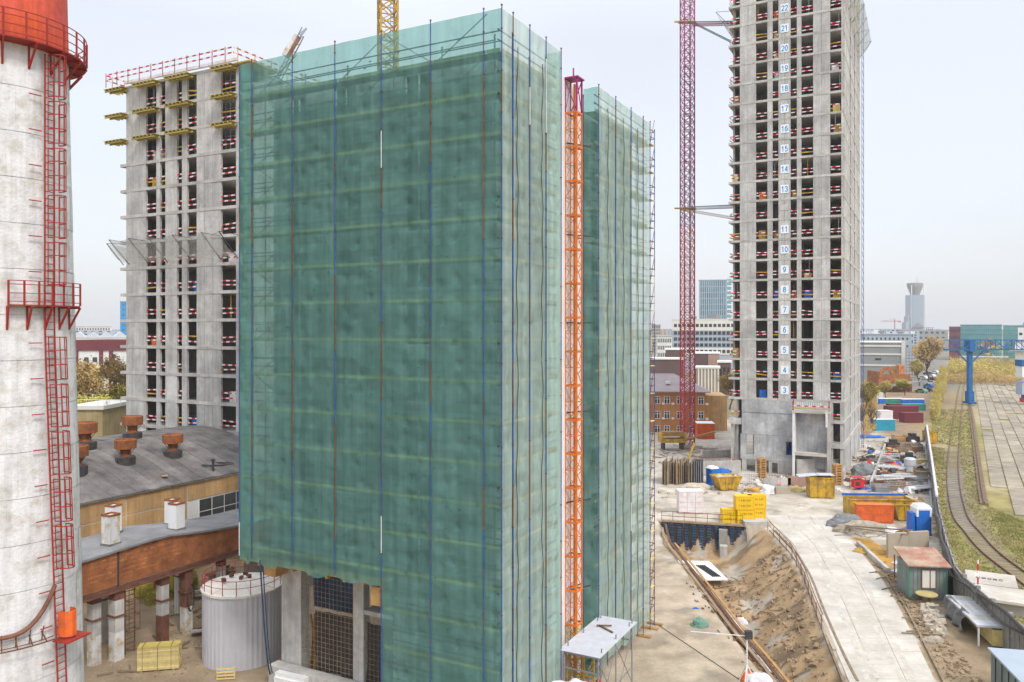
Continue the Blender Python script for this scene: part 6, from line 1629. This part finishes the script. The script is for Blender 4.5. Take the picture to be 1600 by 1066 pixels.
# pallets of boxes on the near paving
t=thing('wrapped_pallet','tall white film wrapped pallet stack near the pit','pallet stack',at(1078,801),.0)
for i in range(3):
    for j in range(4):
        MB().box(-1.42+i*.96,-1.42+(i+1)*.96-.03,-.7,.7,.12+j*.62,.12+(j+1)*.62-.02).build('carton','wrap',t)
MB().box(-1.46,1.46,-.74,.74,2.6,2.68).build('film_top','white_plain',t); MB().box(-1.4,1.4,-.7,.7,0,.1).build('pallet','plywood',t)
def ybox(px,py,zoff,label):
    t=thing('yellow_crate',label,'crate',at(px,py,0)+Vector((0,0,zoff)),-.02,'stacked yellow crates'); w=2.0; h=1.45
    MB().box(-w/2,w/2,-.6,.6,0,h).build('body','yellow_box',t)
    for r_ in range(2):
        for c_ in range(7): 
            x=-w*.34+c_*w*.105; MB().box(x,x+.06+.05*(c_%3),-.625,-.6,.35+r_*.6,.55+r_*.6).build('slot','yellow_box_dark',t)  # dark raised bars stand in for the crate lettering
    for x in (-w/2,w/2-.08): MB().box(x,x+.08,-.64,-.6,0,h).build('corner_post','yellow_box',t)
    MB().box(-w/2-.02,w/2+.02,-.63,.62,h,h+.04).build('rim','yellow_box',t)
ybox(1141,815,0,'yellow crate alone at the left of the stack'); ybox(1164,816,0,'bottom left yellow crate of the two high stack'); ybox(1180,814,0,'bottom right yellow crate of the two high stack')
ybox(1162,816,1.52,'top left yellow crate of the two high stack'); ybox(1181,814,1.52,'top right yellow crate of the two high stack')
# ---------------- pit furniture ----------------
fa,fb=Vector(at(1034,813)),Vector(at(1163,821)); d=fb-fa; L=d.length; t=thing('shoring_wall','blue and black steel form panels lining the far wall of the pit','shoring',fa,math.atan2(d.y,d.x))
nP=11
for i in range(nP):
    x0,x1=L*i/nP,L*(i+1)/nP-.03
    MB().box(x0,x1,-.30,-.22,-3.3,-.05).build('form_panel','form_dark',t)
    k=MB().box(0,(x1-x0)*.55,-.42,-.305,0,.17).mesh('slat','form_blue')
    for j in range(10): ob('slat',k,t,(x0+.1,0,-.35-j*.3))
MB().box(0,L,-.5,-.0,-.06,.14).build('capping_beam','old_timber',t)
b=MB()
for q in (.6,1.1): b.bar((0,-.3,q),(L*.98,-.3,q),.05)
for i in range(8): b.bar((L*i/7*.98,-.3,.1),(L*i/7*.98,-.3,1.15),.05)
b.build('hand_rail','rust_steel',t)
MB().box(L*.70,L*.80,-1.2,-.5,-3.2,-.4).build('concrete_pier','concrete_inner',t); MB().box(L*.71,L*.80,-2.3,-1.3,-3.2,-1.9).build('concrete_block','concrete_slab',t)
c0=Vector(at(1163,822)); b=MB(); cc=[Vector(at(1163,822)),Vector(at(1196,822))]
def fn(u,v): p=cc[0].lerp(cc[1],u)-Vector((0,.6+.9*v*(1+.3*math.sin(u*7)),0)); return (p.x-c0.x,p.y-c0.y,.25-2.9*v*(1-.35*u)+.1*math.sin(u*20))
b.grid(fn,20,14); b.build('canvas_sheet','stone_beige',None,loc=c0,smooth=True,label='olive canvas sheet draped over the corner of the pit',category='tarp')
MB().box(0,2.6,-.2,2,-.1,.5).build('concrete_pad','concrete_slab',None,loc=c0,label='square concrete block at the pit corner under the crates',category='block')
# timber shoring on the left side of the pit
n=95; bm=MB().box(-1.7,.0,-.11,.11,-.05,.05).mesh('plank','brown_timber')
sp=thing('timber_shoring','brown timber planking stepping down the left side of the pit','shoring',(0,0,0))
for i in range(n):
    u=.30+.68*i/n; p=lerp_pl(pitL,u); q=lerp_pl(pitL,u+.005); dr=(q-p).normalized(); nn=Vector((dr.y,-dr.x,0)); 
    if nn.x<0: nn=-nn
    o=ob('plank',bm,sp,p+nn*2.1+Vector((0,0,-2.0+rnd.uniform(-.06,.06))),rot=(0,R(38),math.atan2(nn.y,nn.x)))
    o.rotation_euler=(0,R(42),math.atan2(nn.y,nn.x)+rnd.uniform(-.05,.05))
def along(pl,u0,u1,off,z,r,mt,name,par=None,seg=12,**k):
    b=MB(); pts=[]
    for i in range(seg+1):
        p=lerp_pl(pl,u0+(u1-u0)*i/seg); q=lerp_pl(pl,min(1,u0+(u1-u0)*i/seg+.004)); dr=(q-p).normalized(); nn=Vector((dr.y,-dr.x,0)); pts.append(p+nn*off+Vector((0,0,z)))
    if isinstance(r,tuple):
        for a,c in zip(pts,pts[1:]): b.bar(a,c,r[0],r[1])
    else: b.path(pts,r,8)
    return b.build(name,mt,par,**k)
sgn=1
along(pitL,.08,.92,-.15,.12,(.22,.10),'old_timber','kerb_board',sp); along(pitL,.05,.9,-.6,.10,(.25,.08),'brown_timber','kerb_board',sp); along(pitL,.2,.95,-1.0,.08,(.2,.06),'plywood','kerb_board',sp)
hr=thing('pit_rail','thin rusty handrail along the road side of the pit','railing',(0,0,0))
pr2=pitR[::-1]
for z in (.55,1.05): along(pr2,.03,.62,-.12,z,.03,'rust_steel','rail',hr)
b=MB().bar((0,0,0),(0,0,1.05),.05).mesh('post','rust_steel')
for i in range(12): ob('post',b,hr,lerp_pl(pr2,.03+.59*i/11))
along(pr2,.03,.7,-.3,.06,(.3,.12),'stone_beige','kerb_board',hr); along(pr2,.03,.8,-.75,.05,(.16,.1),'old_timber','kerb_board',hr)
# large pipes
b=MB(); a=Vector(at(1052,879,-2.6)); c=Vector(at(1108,880,-2.6)); b.tube(a-a,c-a,.22,12); b.build('pipe','white_paint',None,loc=a,label='white pipe lying across the bottom of the pit below the form panels',category='pipe')
pp=[Vector(at(x,y,-1.9)) for x,y in ((1137,955),(1163,998),(1195,1040),(1228,1085))]; b=MB(); b.path([p-pp[0] for p in pp],.2,10); b.build('pipe','white_rust',None,loc=pp[0],label='long white pipe running down the pit towards the camera',category='pipe')
lump(Vector(at(1158,975,-1.9)),.5,.4,.5,'white_sheet','pipe_joint','lumpy white wrapped joint on the long pipe','pipe joint',23,12)
p=Vector(at(1104,893,-2.5)); t=thing('white_board','white board with five dark rods lying on it in the pit','board',p,.05); MB().box(-1.2,1.2,-2.9,2.7,0,.12).build('panel','white_plain',t)
for i in range(5): MB().tube((.0+i*.18,-2.2,.17),(-.6+i*.2,1.6,.17),.05,6).build('rod','dark_steel',t)
# loose stones in pit and on the verge
sm_=[]
for k in range(5):
    b=MB(); r2=random.Random(k)
    P8=[Vector((x*r2.uniform(.6,1),y*r2.uniform(.6,1),z*r2.uniform(.5,.9))) for x in (-1,1) for y in (-1,1) for z in (-1,1)]
    b.add(P8,[(0,1,3,2),(4,6,7,5),(0,4,5,1),(2,3,7,6),(0,2,6,4),(1,5,7,3)]); sm_.append((b.v,b.f))
def scatter(poly,n,smin,smax,mt,name,label,seed,z=None):
    r=random.Random(seed); pl=P(poly); xs=[p[0] for p in pl]; ys=[p[1] for p in pl]; b=MB(); c=0; t=0
    while c<n and t<n*40:
        t+=1; x,y=r.uniform(min(xs),max(xs)),r.uniform(min(ys),max(ys))
        if not pip(pl,np.array([x]),np.array([y]))[0]: continue
        c+=1; s=smin+(smax-smin)*r.random()**3; v,f=r.choice(sm_); z0=terr(x,y); mx=Matrix.Translation((x,y,z0+s*.2))@Matrix.Rotation(r.uniform(0,6.28),4,'Z')@Matrix.Rotation(r.uniform(0,1),4,'X'); b.add([mx@(Vector(q)*s) for q in v],f)
    b.build(name,mt,kind='stuff',label=label,category='stones')
scatter([(1120,860),(1220,850),(1262,930),(1300,1060),(1230,1060),(1160,930)],900,.03,.20,'dirt','stones','loose stones and clods on the pit slope',1)
scatter([(1375,880),(1412,905),(1480,1000),(1540,1066),(1480,1066),(1410,950)],700,.03,.16,'dirt','stones','broken stones along the road verge',2)
scatter([(1440,945),(1470,955),(1478,1000),(1450,985)],160,.12,.35,'rubble','stones','heap of pale stones behind the spool',3)
scatter([(140,1060),(300,960),(330,930),(330,1066)],400,.02,.09,'dirt','stones','grit and small stones on the earth yard',4)
scatter([(1030,780),(1200,770),(1300,760),(1330,720),(1240,740),(1100,755),(1030,770)],350,.05,.25,'rubble','stones','grit and chips scattered on the paving',5)
# planks and rods scattered in the pit and on the paving
def sticks(poly,n,l0,l1,mt,name,label,seed,w=.12,ang=None,cat='timber',lift=.1):
    r=random.Random(seed); pl=P(poly); xs=[p[0] for p in pl]; ys=[p[1] for p in pl]; b=MB(); c=0; t=0
    while c<n and t<n*60:
        t+=1; x,y=r.uniform(min(xs),max(xs)),r.uniform(min(ys),max(ys))
        if not pip(pl,np.array([x]),np.array([y]))[0]: continue
        c+=1; a=(ang if ang is not None else r.uniform(0,3.14))+r.uniform(-.25,.25); L=r.uniform(l0,l1); dx,dy=math.cos(a)*L/2,math.sin(a)*L/2
        b.bar((x-dx,y-dy,terr(x-dx,y-dy)+lift),(x+dx,y+dy,terr(x+dx,y+dy)+lift+.05),w*r.uniform(.5,1.2),.06)
    b.build(name,mt,kind='stuff',label=label,category=cat)
sticks([(1080,905),(1140,930),(1240,1060),(1200,1060),(1140,985)],70,1.0,3.2,'brown_timber','loose_planks','loose brown planks lying in the pit',1)
sticks([(1100,850),(1200,850),(1262,930),(1290,1050),(1200,1000)],40,.5,2,'old_timber','loose_planks','scattered timber on the pit slope',2,.08)
sticks([(1345,845),(1400,910),(1440,980),(1460,1040),(1420,960),(1375,890)],26,.8,3.2,'old_timber','loose_planks','timber battens edging the right side of the road',3,.09,None)
sticks([(1340,700),(1450,690),(1460,770),(1350,760)],90,1,4,'rust_steel','scrap_bars','rusty bars and scrap in the storage yard',4,.1,None,'scrap')
sticks([(1345,690),(1448,685),(1458,775),(1360,770)],90,.6,3,'grey_steel','scrap_metal','grey metal scrap in the storage yard',5,.15,None,'scrap')
sticks([(150,1060),(320,1040),(330,930),(290,930)],30,.5,1.6,'old_timber','loose_planks','timber offcuts on the earth yard',6,.09)
for q_,(m_,n_) in enumerate((('white_plain','white'),('blue_tarp','blue'),('dark_steel','dark'),('plywood','tan'),('red_paint','red'))):
    scatter([(1345,700),(1445,688),(1462,790),(1350,765)],(14 if m_ in('red_paint','blue_tarp') else 50),.12,.7,m_,'site_debris','small %s rubbish pieces strewn through the storage yard'%n_,40+q_)
    scatter([(1160,768),(1330,768),(1325,735),(1180,748)],14,.08,.4,m_,'site_debris','small %s rubbish pieces in front of the tower'%n_,50+q_)
sticks([(1160,768),(1330,768),(1325,730),(1180,745)],45,.6,3,'old_timber','loose_planks','timber offcuts in front of the tower',11,.12)
sticks([(1160,768),(1330,768),(1325,730),(1180,745)],35,.6,3,'rust_steel','scrap_bars','rusty bars in front of the tower',12,.08,None,'scrap')
sticks([(1020,735),(1160,735),(1150,700),(1020,705)],60,.6,4,'brown_timber','loose_planks','boards and beams lying around the crane foot',13,.14)
sticks([(1302,835),(1440,850),(1445,832),(1330,815)],40,.5,3,'grey_steel','scrap_bars','tubes and bars around the wrapped bundles',14,.08,None,'scrap')
# lamp stand at the lower edge
p=at(1167,1085); t=thing('lamp_stand','white tripod mast with floodlight and cable beside the pit','lamp stand',p); MB().tube((0,0,0),(0,0,3.6),.05,6).build('mast','white_paint',t)
for a in (0,2.1,4.2): MB().bar((math.cos(a)*.9,math.sin(a)*.9,0),(0,0,1.8),.05).build('leg','white_paint',t)
MB().box(-.1,.3,-.15,.15,3.3,3.75).build('lamp_head','dark_steel',t); MB().bar((-3.2,.6,3.5),(0,0,3.45),.04).build('cable','white_paint',t)
lump(at(1185,1068),.8,.5,.7,'white_sheet','sack_heap','white and orange sacks heaped at the foot of the lamp stand','bags',25,14); lump(at(1168,1064),.4,.4,.6,'orange_panel','orange_bundle','orange bundle beside the white sacks','bundle',26,12)
MB().bar((0,0,.04),Vector(at(1160,1066))-Vector(at(1000,958))+Vector((0,0,.04)),.03).build('cable','dark_steel',None,loc=at(1000,958),label='thin dark cable lying across the concrete apron',category='cable')
# ---------------- right verge: shed, table, cabin, fence ----------------
p=at(1450,938); t=thing('shed','small grey green shed with rusty red sloping roof','shed',p,-.12)
MB().box(-1.45,1.45,0,2.6,0,2.75).build('wall','shed_green',t)
b=MB()
for i in range(9): b.box(-1.45+i*.33,-1.45+i*.33+.03,-.03,0,.05,2.7)
b.build('batten','shed_green',t)
for x in (-1.48,1.4): MB().box(x,x+.08,-.05,0,0,2.75).build('corner_trim','green_paint',t)
MB().add([(-1.65,-.35,2.72),(1.65,-.35,2.72),(1.65,3.0,3.35),(-1.65,3.0,3.35),(-1.65,-.35,2.82),(1.65,-.35,2.82),(1.65,3.0,3.45),(-1.65,3.0,3.45)],[(3,2,1,0),(4,5,6,7),(0,1,5,4),(1,2,6,5),(2,3,7,6),(3,0,4,7)]).build('roof','shed_roof',t)
w_=MB().box(-.45,.55,-.04,0,1.0,2.4).build('window','cladding_white',t); MB().box(-.52,.62,-.07,-.045,.93,1.0).box(-.52,.62,-.07,-.045,2.4,2.47).box(-.52,-.45,-.07,-.045,1,2.4).box(.55,.62,-.07,-.045,1,2.4).box(.12,.18,-.07,-.045,1,2.4).build('frame','brown_timber',w_)
t=thing('cable_spool','wooden cable spool lying flat as a table before the shed','spool',at(1448,944)); MB().lathe([(.8,.75),(.8,.83)],20).build('top_disc','new_timber',t); MB().lathe([(.3,.08),(.3,.75)],14).build('drum','old_timber',t); MB().lathe([(.7,0),(.7,.08)],20).build('bottom_disc','new_timber',t)
t=thing('oil_drum','blue steel drum beside the shed','barrel',at(1485,953)); MB().lathe([(.34,0),(.34,.3),(.355,.32),(.34,.34),(.34,.62),(.355,.64),(.34,.66),(.34,1.0)],20).build('body','blue_paint',t); MB().lathe([(.33,1.0),(.33,1.02)],20).build('lid','grey_steel',t)
p=at(1510,1003); t=thing('workbench','long workbench with pale slab top half covered by a grey tarp','workbench',p,1.03+PI)
_d=at(1548,1008)-at(1497,958); t.rotation_euler[2]=math.atan2(_d.y,_d.x)
t.location=at(1500,962)
L_=(Vector(at(1548,1008))-Vector(at(1497,958))).length
for i in range(6): MB().box(i*L_/6,(i+1)*L_/6-.02,-1.0,1.0,1.35,1.5).build('top_board','zinc' if i%2 else 'concrete_slab',t)
for x in (.1,L_-.2):
    for y in (-.9,.85): MB().box(x,x+.1,y,y+.1,0,1.34).build('leg','white_paint',t)
MB().box(.1,L_-.1,.0,.85,.1,1.2).build('stored_boards','new_timber',t)
def fn(u,v): 
    s=v*2.6
    return (u*L_*.62+.15*math.sin(v*9),-.7-(0 if s<.4 else .25+.12*math.sin(u*17+v*5)+.2*v),1.53+.02*math.sin(u*9)-(0 if s<.4 else (s-.4)*.62))
MB().grid(fn,40,16).build('tarp','grey_tarp',None,loc=t.location,smooth=True,rz=t.rotation_euler[2],label='dark grey tarpaulin draped over the long workbench',category='tarp')
p=at(1543,1012,2.6); p.z=0; t=thing('site_cabin','grey cabin with bluish white flat roof in the lower right corner','cabin',p,-.21)
t.location=p-Matrix.Rotation(-.21,3,'Z')@Vector((-1.35,2.7,0)); MB().box(-1.2,3.5,-4,2.6,0,2.5).build('wall','shed_green',t); MB().box(-1.35,3.6,-4.1,2.7,2.5,2.62).build('roof','cladding_blue',t)
for i in range(7): MB().box(-1.25,-1.2,-3.9+i*.95,-3.84+i*.95,.05,2.48).build('batten','dark_steel',t)
t=thing('striped_pole','thin red and white pole standing before the fence','pole',at(1528,970)+Vector((0,0,0))); ob('pole_stripes',MB().box(-.04,.04,-.04,.04,0,4.5).mesh('pole','red_white_vertical'),t); MB().box(-.3,.06,-.06,-.05,3.3,3.55).build('sign','white_plain',t)
for m_ in ():pass
# concrete fence with gridded panels
fp=[(1449,688),(1453,720),(1459,765),(1467,830),(1479,888),(1495,942),(1562,1008),(1640,1078),(1740,1160)]
fpl=P(fp); tot=sum((Vector(b_)-Vector(a_)).length for a_,b_ in zip(fpl,fpl[1:])); n=int(tot/2.8)
fc=thing('concrete_fence','grey precast concrete fence of gridded panels along the railway','fence',(0,0,0))
b=MB(); b.box(.05,2.65,-.05,.05,0,2.6)
for i in range(1,4): b.box(.05,2.65,-.09,-.05,i*.64,i*.64+.07)
for i in range(0,5): b.box(.05+i*.63,.13+i*.63,-.09,-.05,0,2.6)
pm_=b.mesh('panel','concrete_inner'); po=MB().box(-.12,.12,-.14,.14,0,2.8).mesh('post','concrete_inner')
fpts=[]
for i in range(n+1): fpts.append(lerp_pl(fpl,i/n))
for a_,c_ in zip(fpts,fpts[1:]):
    d=c_-a_; ang=math.atan2(d.y,d.x)
    o=ob('panel',pm_,fc,a_,ang); o.scale=(d.length/2.7,-1 if False else 1,1); ob('post',po,fc,a_,ang)
cb_=thing('pipe_run','white lagged pipe and black cables lying on top of the fence','pipe',(0,0,0))
b=MB(); b.path([p+Vector((-.1,0,2.9)) for p in fpts[:int(n*.62)]],.16,6); b.build('white_pipe','white_sheet',cb_)
b=MB(); b.path([p+Vector((-.35,.1*math.sin(i*2),2.6+.25*math.sin(i*1.3))) for i,p in enumerate(fpts)],.13,6); b.path([p+Vector((-.45,.15*math.sin(i*1.2),2.3+.3*math.sin(i*1.7))) for i,p in enumerate(fpts)],.10,5); b.build('black_cable','black_sheet',cb_)
b=MB(); b.path([p+Vector((-.5,.0,.25)) for i,p in enumerate(fpts[:int(n*.6)])],.14,6); b.build('blue_pipe','cladding_blue',cb_)
# slabs lying behind the fence
for (q,l) in (((1548,925),'graffitied pale slab roof beyond the fence'),((1566,950),'plain pale slab roof beyond the fence')):
    t=thing('pit_cover',l,'concrete cover',at(*q),-.5); MB().box(-1.6,1.6,-1.6,1.6,-.2,.9).build('body','concrete_inner',t); MB().box(-1.8,1.8,-1.9,1.9,.9,1.1).build('cover_slab','concrete_dusty',t)
    if 'graff' in l:
        b=MB(); 
        for i in range(5): b.path([Vector((-.9+i*.4+.13*math.cos(a),-.2+.25*math.sin(a*(1+i%2)),1.105)) for a in np.linspace(0,5.5,9)],.03,4)
        b.build('graffiti','dark_steel',t)
# green frame structure and wall at the bend
wall((1388,872),(1452,868),2.3,.3,'stone_beige','concrete_wall','beige stained concrete wall behind the shed')
wall((1338,852),(1385,896),.45,.3,'concrete_slab','low_wall','low concrete edging by the orange sand')
MB().bar((0,0,.4),Vector(at(1425,872))-Vector(at(1304,826))+Vector((0,0,2.6)),.18,.12).bar((0,.3,.3),Vector(at(1420,876))-Vector(at(1304,826))+Vector((0,.3,2.3)),.12,.1).build('long_pole','old_timber',None,loc=at(1304,826),label='long timber pole propped from the road bend to the shed',category='timber')
lump(at(1362,862),1.6,1.2,.35,'dirt_yellow','sand_heap','bright orange sand spill below the wrapped bundles','heap',31)
b=MB()
for i in range(6): b.tube((rnd.uniform(-1.2,1.2),rnd.uniform(-.4,.4),.2),(rnd.uniform(-1.2,1.2),rnd.uniform(-.4,.4),.45),.12,8)
b.build('red_hose','red_steel',None,loc=at(1416,836),label='red hoses and fittings lying before the blue toilet',category='hose')
t=thing('rack_frame','rusty frame with white shelves leaning near the beige wall','rack',at(1398,905),.6)
for x in (0,1.2,2.4): MB().box(x,x+.08,0,.08,0,2.1).build('post','rust_steel',t)
for z in (.6,1.3): MB().box(0,2.4,-.2,.4,z,z+.05).build('shelf','zinc',t)
# storage yard of gratings, tables, boxes
r=random.Random(9)
items=[((1395,700),'dark'),((1412,706),'crate'),((1430,704),'crate'),((1388,716),'grate'),((1420,722),'dark'),((1440,724),'wood'),((1378,724),'grate'),((1395,735),'rack'),((1422,737),'drum'),((1443,744),'crate'),((1383,752),'grate'),((1405,750),'rack'),((1436,752),'grate'),((1415,762),'grate'),((1440,768),'rack'),((1398,766),'crate'),((1370,742),'bundle'),((1366,756),'bundle'),((1376,768),'crate'),((1405,690),'crate'),((1425,690),'dark')]
nm={'dark':('machine_part','dark steel machine part','machine part'),'crate':('crate','weathered crate','crate'),'grate':('steel_grating','grey steel grating','grating'),'rack':('steel_rack','grey rack of steel','rack'),'wood':('board_stack','pale stack of boards','timber stack'),'drum':('cable_drum','grey cylindrical tank','tank'),'bundle':('rebar_bundle','bundle of rusty bars','rebar')}
where=['behind the maroon edge','in the back row','beside the fence at the back','left of the middle row','in the middle row','by the fence in the middle row','at the left wall','in front of the drum','next to the long racks','right by the fence','behind the red generator','before the long racks','near the fence pipes','in front of the racks','at the front by the blue liner','front left of the gratings','beside the grey wrapped load','left beside the red generator','close behind the long yellow skip','at the far end wall','far end near the fence']
for (q,k),wh in zip(items,where):
    a_,l_,c_=nm[k]; t=thing(a_,'%s in the storage yard %s'%(l_,wh),c_,at(*q),r.uniform(-.4,.4))
    s=r.uniform(.9,1.3)
    if k=='dark': MB().box(-1.2*s,1.0*s,-.6,.6,0,1.0).box(-.5,.6,-.5,.5,1.0,1.6).build('body','dark_steel',t); MB().box(-1.1,.8,-.62,-.6,.3,.6).build('panel','rust_steel',t)
    elif k=='crate':
        b=MB()
        m2=r.choice(['old_timber','brown_timber','plywood','grey_steel'])
        for i in range(5): MB().box(-1*s,1*s,-.7,-.66,.08+i*.24,.26+i*.24).box(-1*s,-.96*s,-.66,.7,.08+i*.24,.26+i*.24).box(.96*s,1*s,-.66,.7,.08+i*.24,.26+i*.24).build('board',m2,t)
        MB().box(-.9*s,.9*s,-.6,.6,0,.7).build('content','rubble',t)
    elif k=='grate':
        b=MB()
        for i in range(12): b.bar((-1.7*s+i*.31*s,-1.0,.5),(-1.7*s+i*.31*s,1.0,.5+.12),.06)
        b.bar((-1.75*s,-1,.5),(1.75*s,-1,.5),.12); b.bar((-1.75*s,1,.62),(1.75*s,1,.62),.12); b.build('bars',r.choice(['grey_steel','white_paint','zinc']),t); [MB().box(x,x+.2,-.9,.9,0,.5).build('support','old_timber',t) for x in (-1.6,1.3)]
    elif k=='rack':
        for i in range(6): MB().box(-2.2,2.2,-.8+i*.28,-.62+i*.28,.5,.66).build('section',r.choice(['zinc','grey_steel','white_paint']),t)
        [MB().box(x,x+.2,-.9,.9,0,.5).build('support','rust_steel',t) for x in (-1.8,1.6)]
    elif k=='wood':
        for i in range(5): MB().box(-1.3,1.3,-.6,.6,i*.14,i*.14+.12).build('board','new_timber',t)
    elif k=='drum': MB().lathe([(.85,0),(.85,1.9),(.6,2.1),(.1,2.15)],20).build('shell','zinc',t); MB().lathe([(.88,.9),(.88,1.0)],20).build('band','grey_steel',t)
    else:
        for i in range(10): MB().tube((-2,r.uniform(-.4,.4),r.uniform(.05,.5)),(2,r.uniform(-.4,.4),r.uniform(.05,.5)),.06,5).build('bar','rust_steel',t)
# ---------------- left yard ----------------
p=at(243,1048); t=thing('lumber_stack','neat yellow stack of strapped lumber on the earth yard','lumber stack',at(214,1052),.20)
for k in range(13):
    for j in range(5):
        MB().box(.02*rnd.random(),2.45+.05*rnd.random(),j*.17,j*.17+.155,.1+k*.115,.1+k*.115+.10).build('board','new_timber' if k<12 else 'yellow_beam',t)
for x in (.3,1.2,2.0): MB().box(x,x+.02,-.012,.86,.08,1.61).build('strap','dark_steel',t)
for x in (.2,1.2,2.1): MB().box(x,x+.1,0,.85,0,.095).build('bearer','old_timber',t)
t=thing('pallet','pale new wooden pallet frame standing before the tank','pallet',at(338,1064),.15)
for i in range(4): MB().box(0,1.1,.0,.05,.05+i*.2,.13+i*.2).build('slat','new_timber',t)
for x in (0,.5,1.02): MB().box(x,x+.08,.055,.12,0,.8).build('batten','new_timber',t)
t=thing('concrete_barrier','white concrete barrier block in front of the grey tank','barrier',at(425,1066,0),-.45); t.location=at(428,1080); MB().box(0,2.2,0,.6,0,.85).box(.0,2.2,.1,.5,.85,1.1).build('block','white_paint',t)
for i,(q,l) in enumerate((((318,935),'old beams heaped behind the tank'),((330,990),'broken beams left of the tank'),((262,930),'timber debris under the gallery'),((345,900),'rusty pipes beyond the tank top'))):
    t=thing('debris_heap',l,'debris',at(*q),rnd.uniform(0,1))
    for k in range(9): a_=rnd.uniform(-.4,.4); MB().bar((-1.2,rnd.uniform(-.8,.8),.1+k*.05),(1.2,rnd.uniform(-.8,.8),.15+k*.05),.18,.14).build('beam',rnd.choice(['old_timber','concrete','rust_steel','mud']),t)
t=thing('red_pipe','red bent pipe rising beside the ochre wall','pipe',at(243,938)); b=MB(); b.path([Vector((0,0,0)),Vector((0,0,3.2)),Vector((.1,0,3.6)),Vector((.4,0,3.85)),Vector((.8,0,3.9))],.13,8); b.build('tube','red_steel',t)

# faint earth dragged along the road by wheels
r=random.Random(77)
mat('track_dirt',(.50,.46,.39),.15,1.2,c2=(.56,.52,.46),c2sc=1.5,c2amt=.5)
b=MB()
for s0 in (.24,.36,.60,.73):
    prev=None
    for i in range(150):
        u=.02+.93*i/150; p=lerp_pl(eL,u).lerp(lerp_pl(eR,u),s0+.018*math.sin(i*.11+s0*9)); q=lerp_pl(eL,u+.004).lerp(lerp_pl(eR,u+.004),s0); d=(q-p).normalized(); nn=Vector((d.y,-d.x,0))*(.12+.07*r.random()); p.z=.0625
        cur=(p-nn,p+nn)
        if prev and r.random()<.82: b.add([prev[0],prev[1],cur[1],cur[0]],[(0,1,2,3)])
        prev=cur
b.build('wheel_marks','track_dirt',road)
# ---------------- haze ----------------
def haze():
    m=bpy.data.materials.new('haze'); m.use_nodes=True; nt=m.node_tree; nt.nodes.remove(nt.nodes['Principled BSDF'])
    v=nt.nodes.new('ShaderNodeVolumePrincipled'); v.inputs['Color'].default_value=(.97,.98,1,1); v.inputs['Density'].default_value=.00022
    lk(nt,v.outputs[0],nt.nodes['Material Output'].inputs['Volume']); M['haze']=m
    MB().box(-7000,7000,-400,9600,-5,92).build('haze','haze',kind='stuff')
haze()
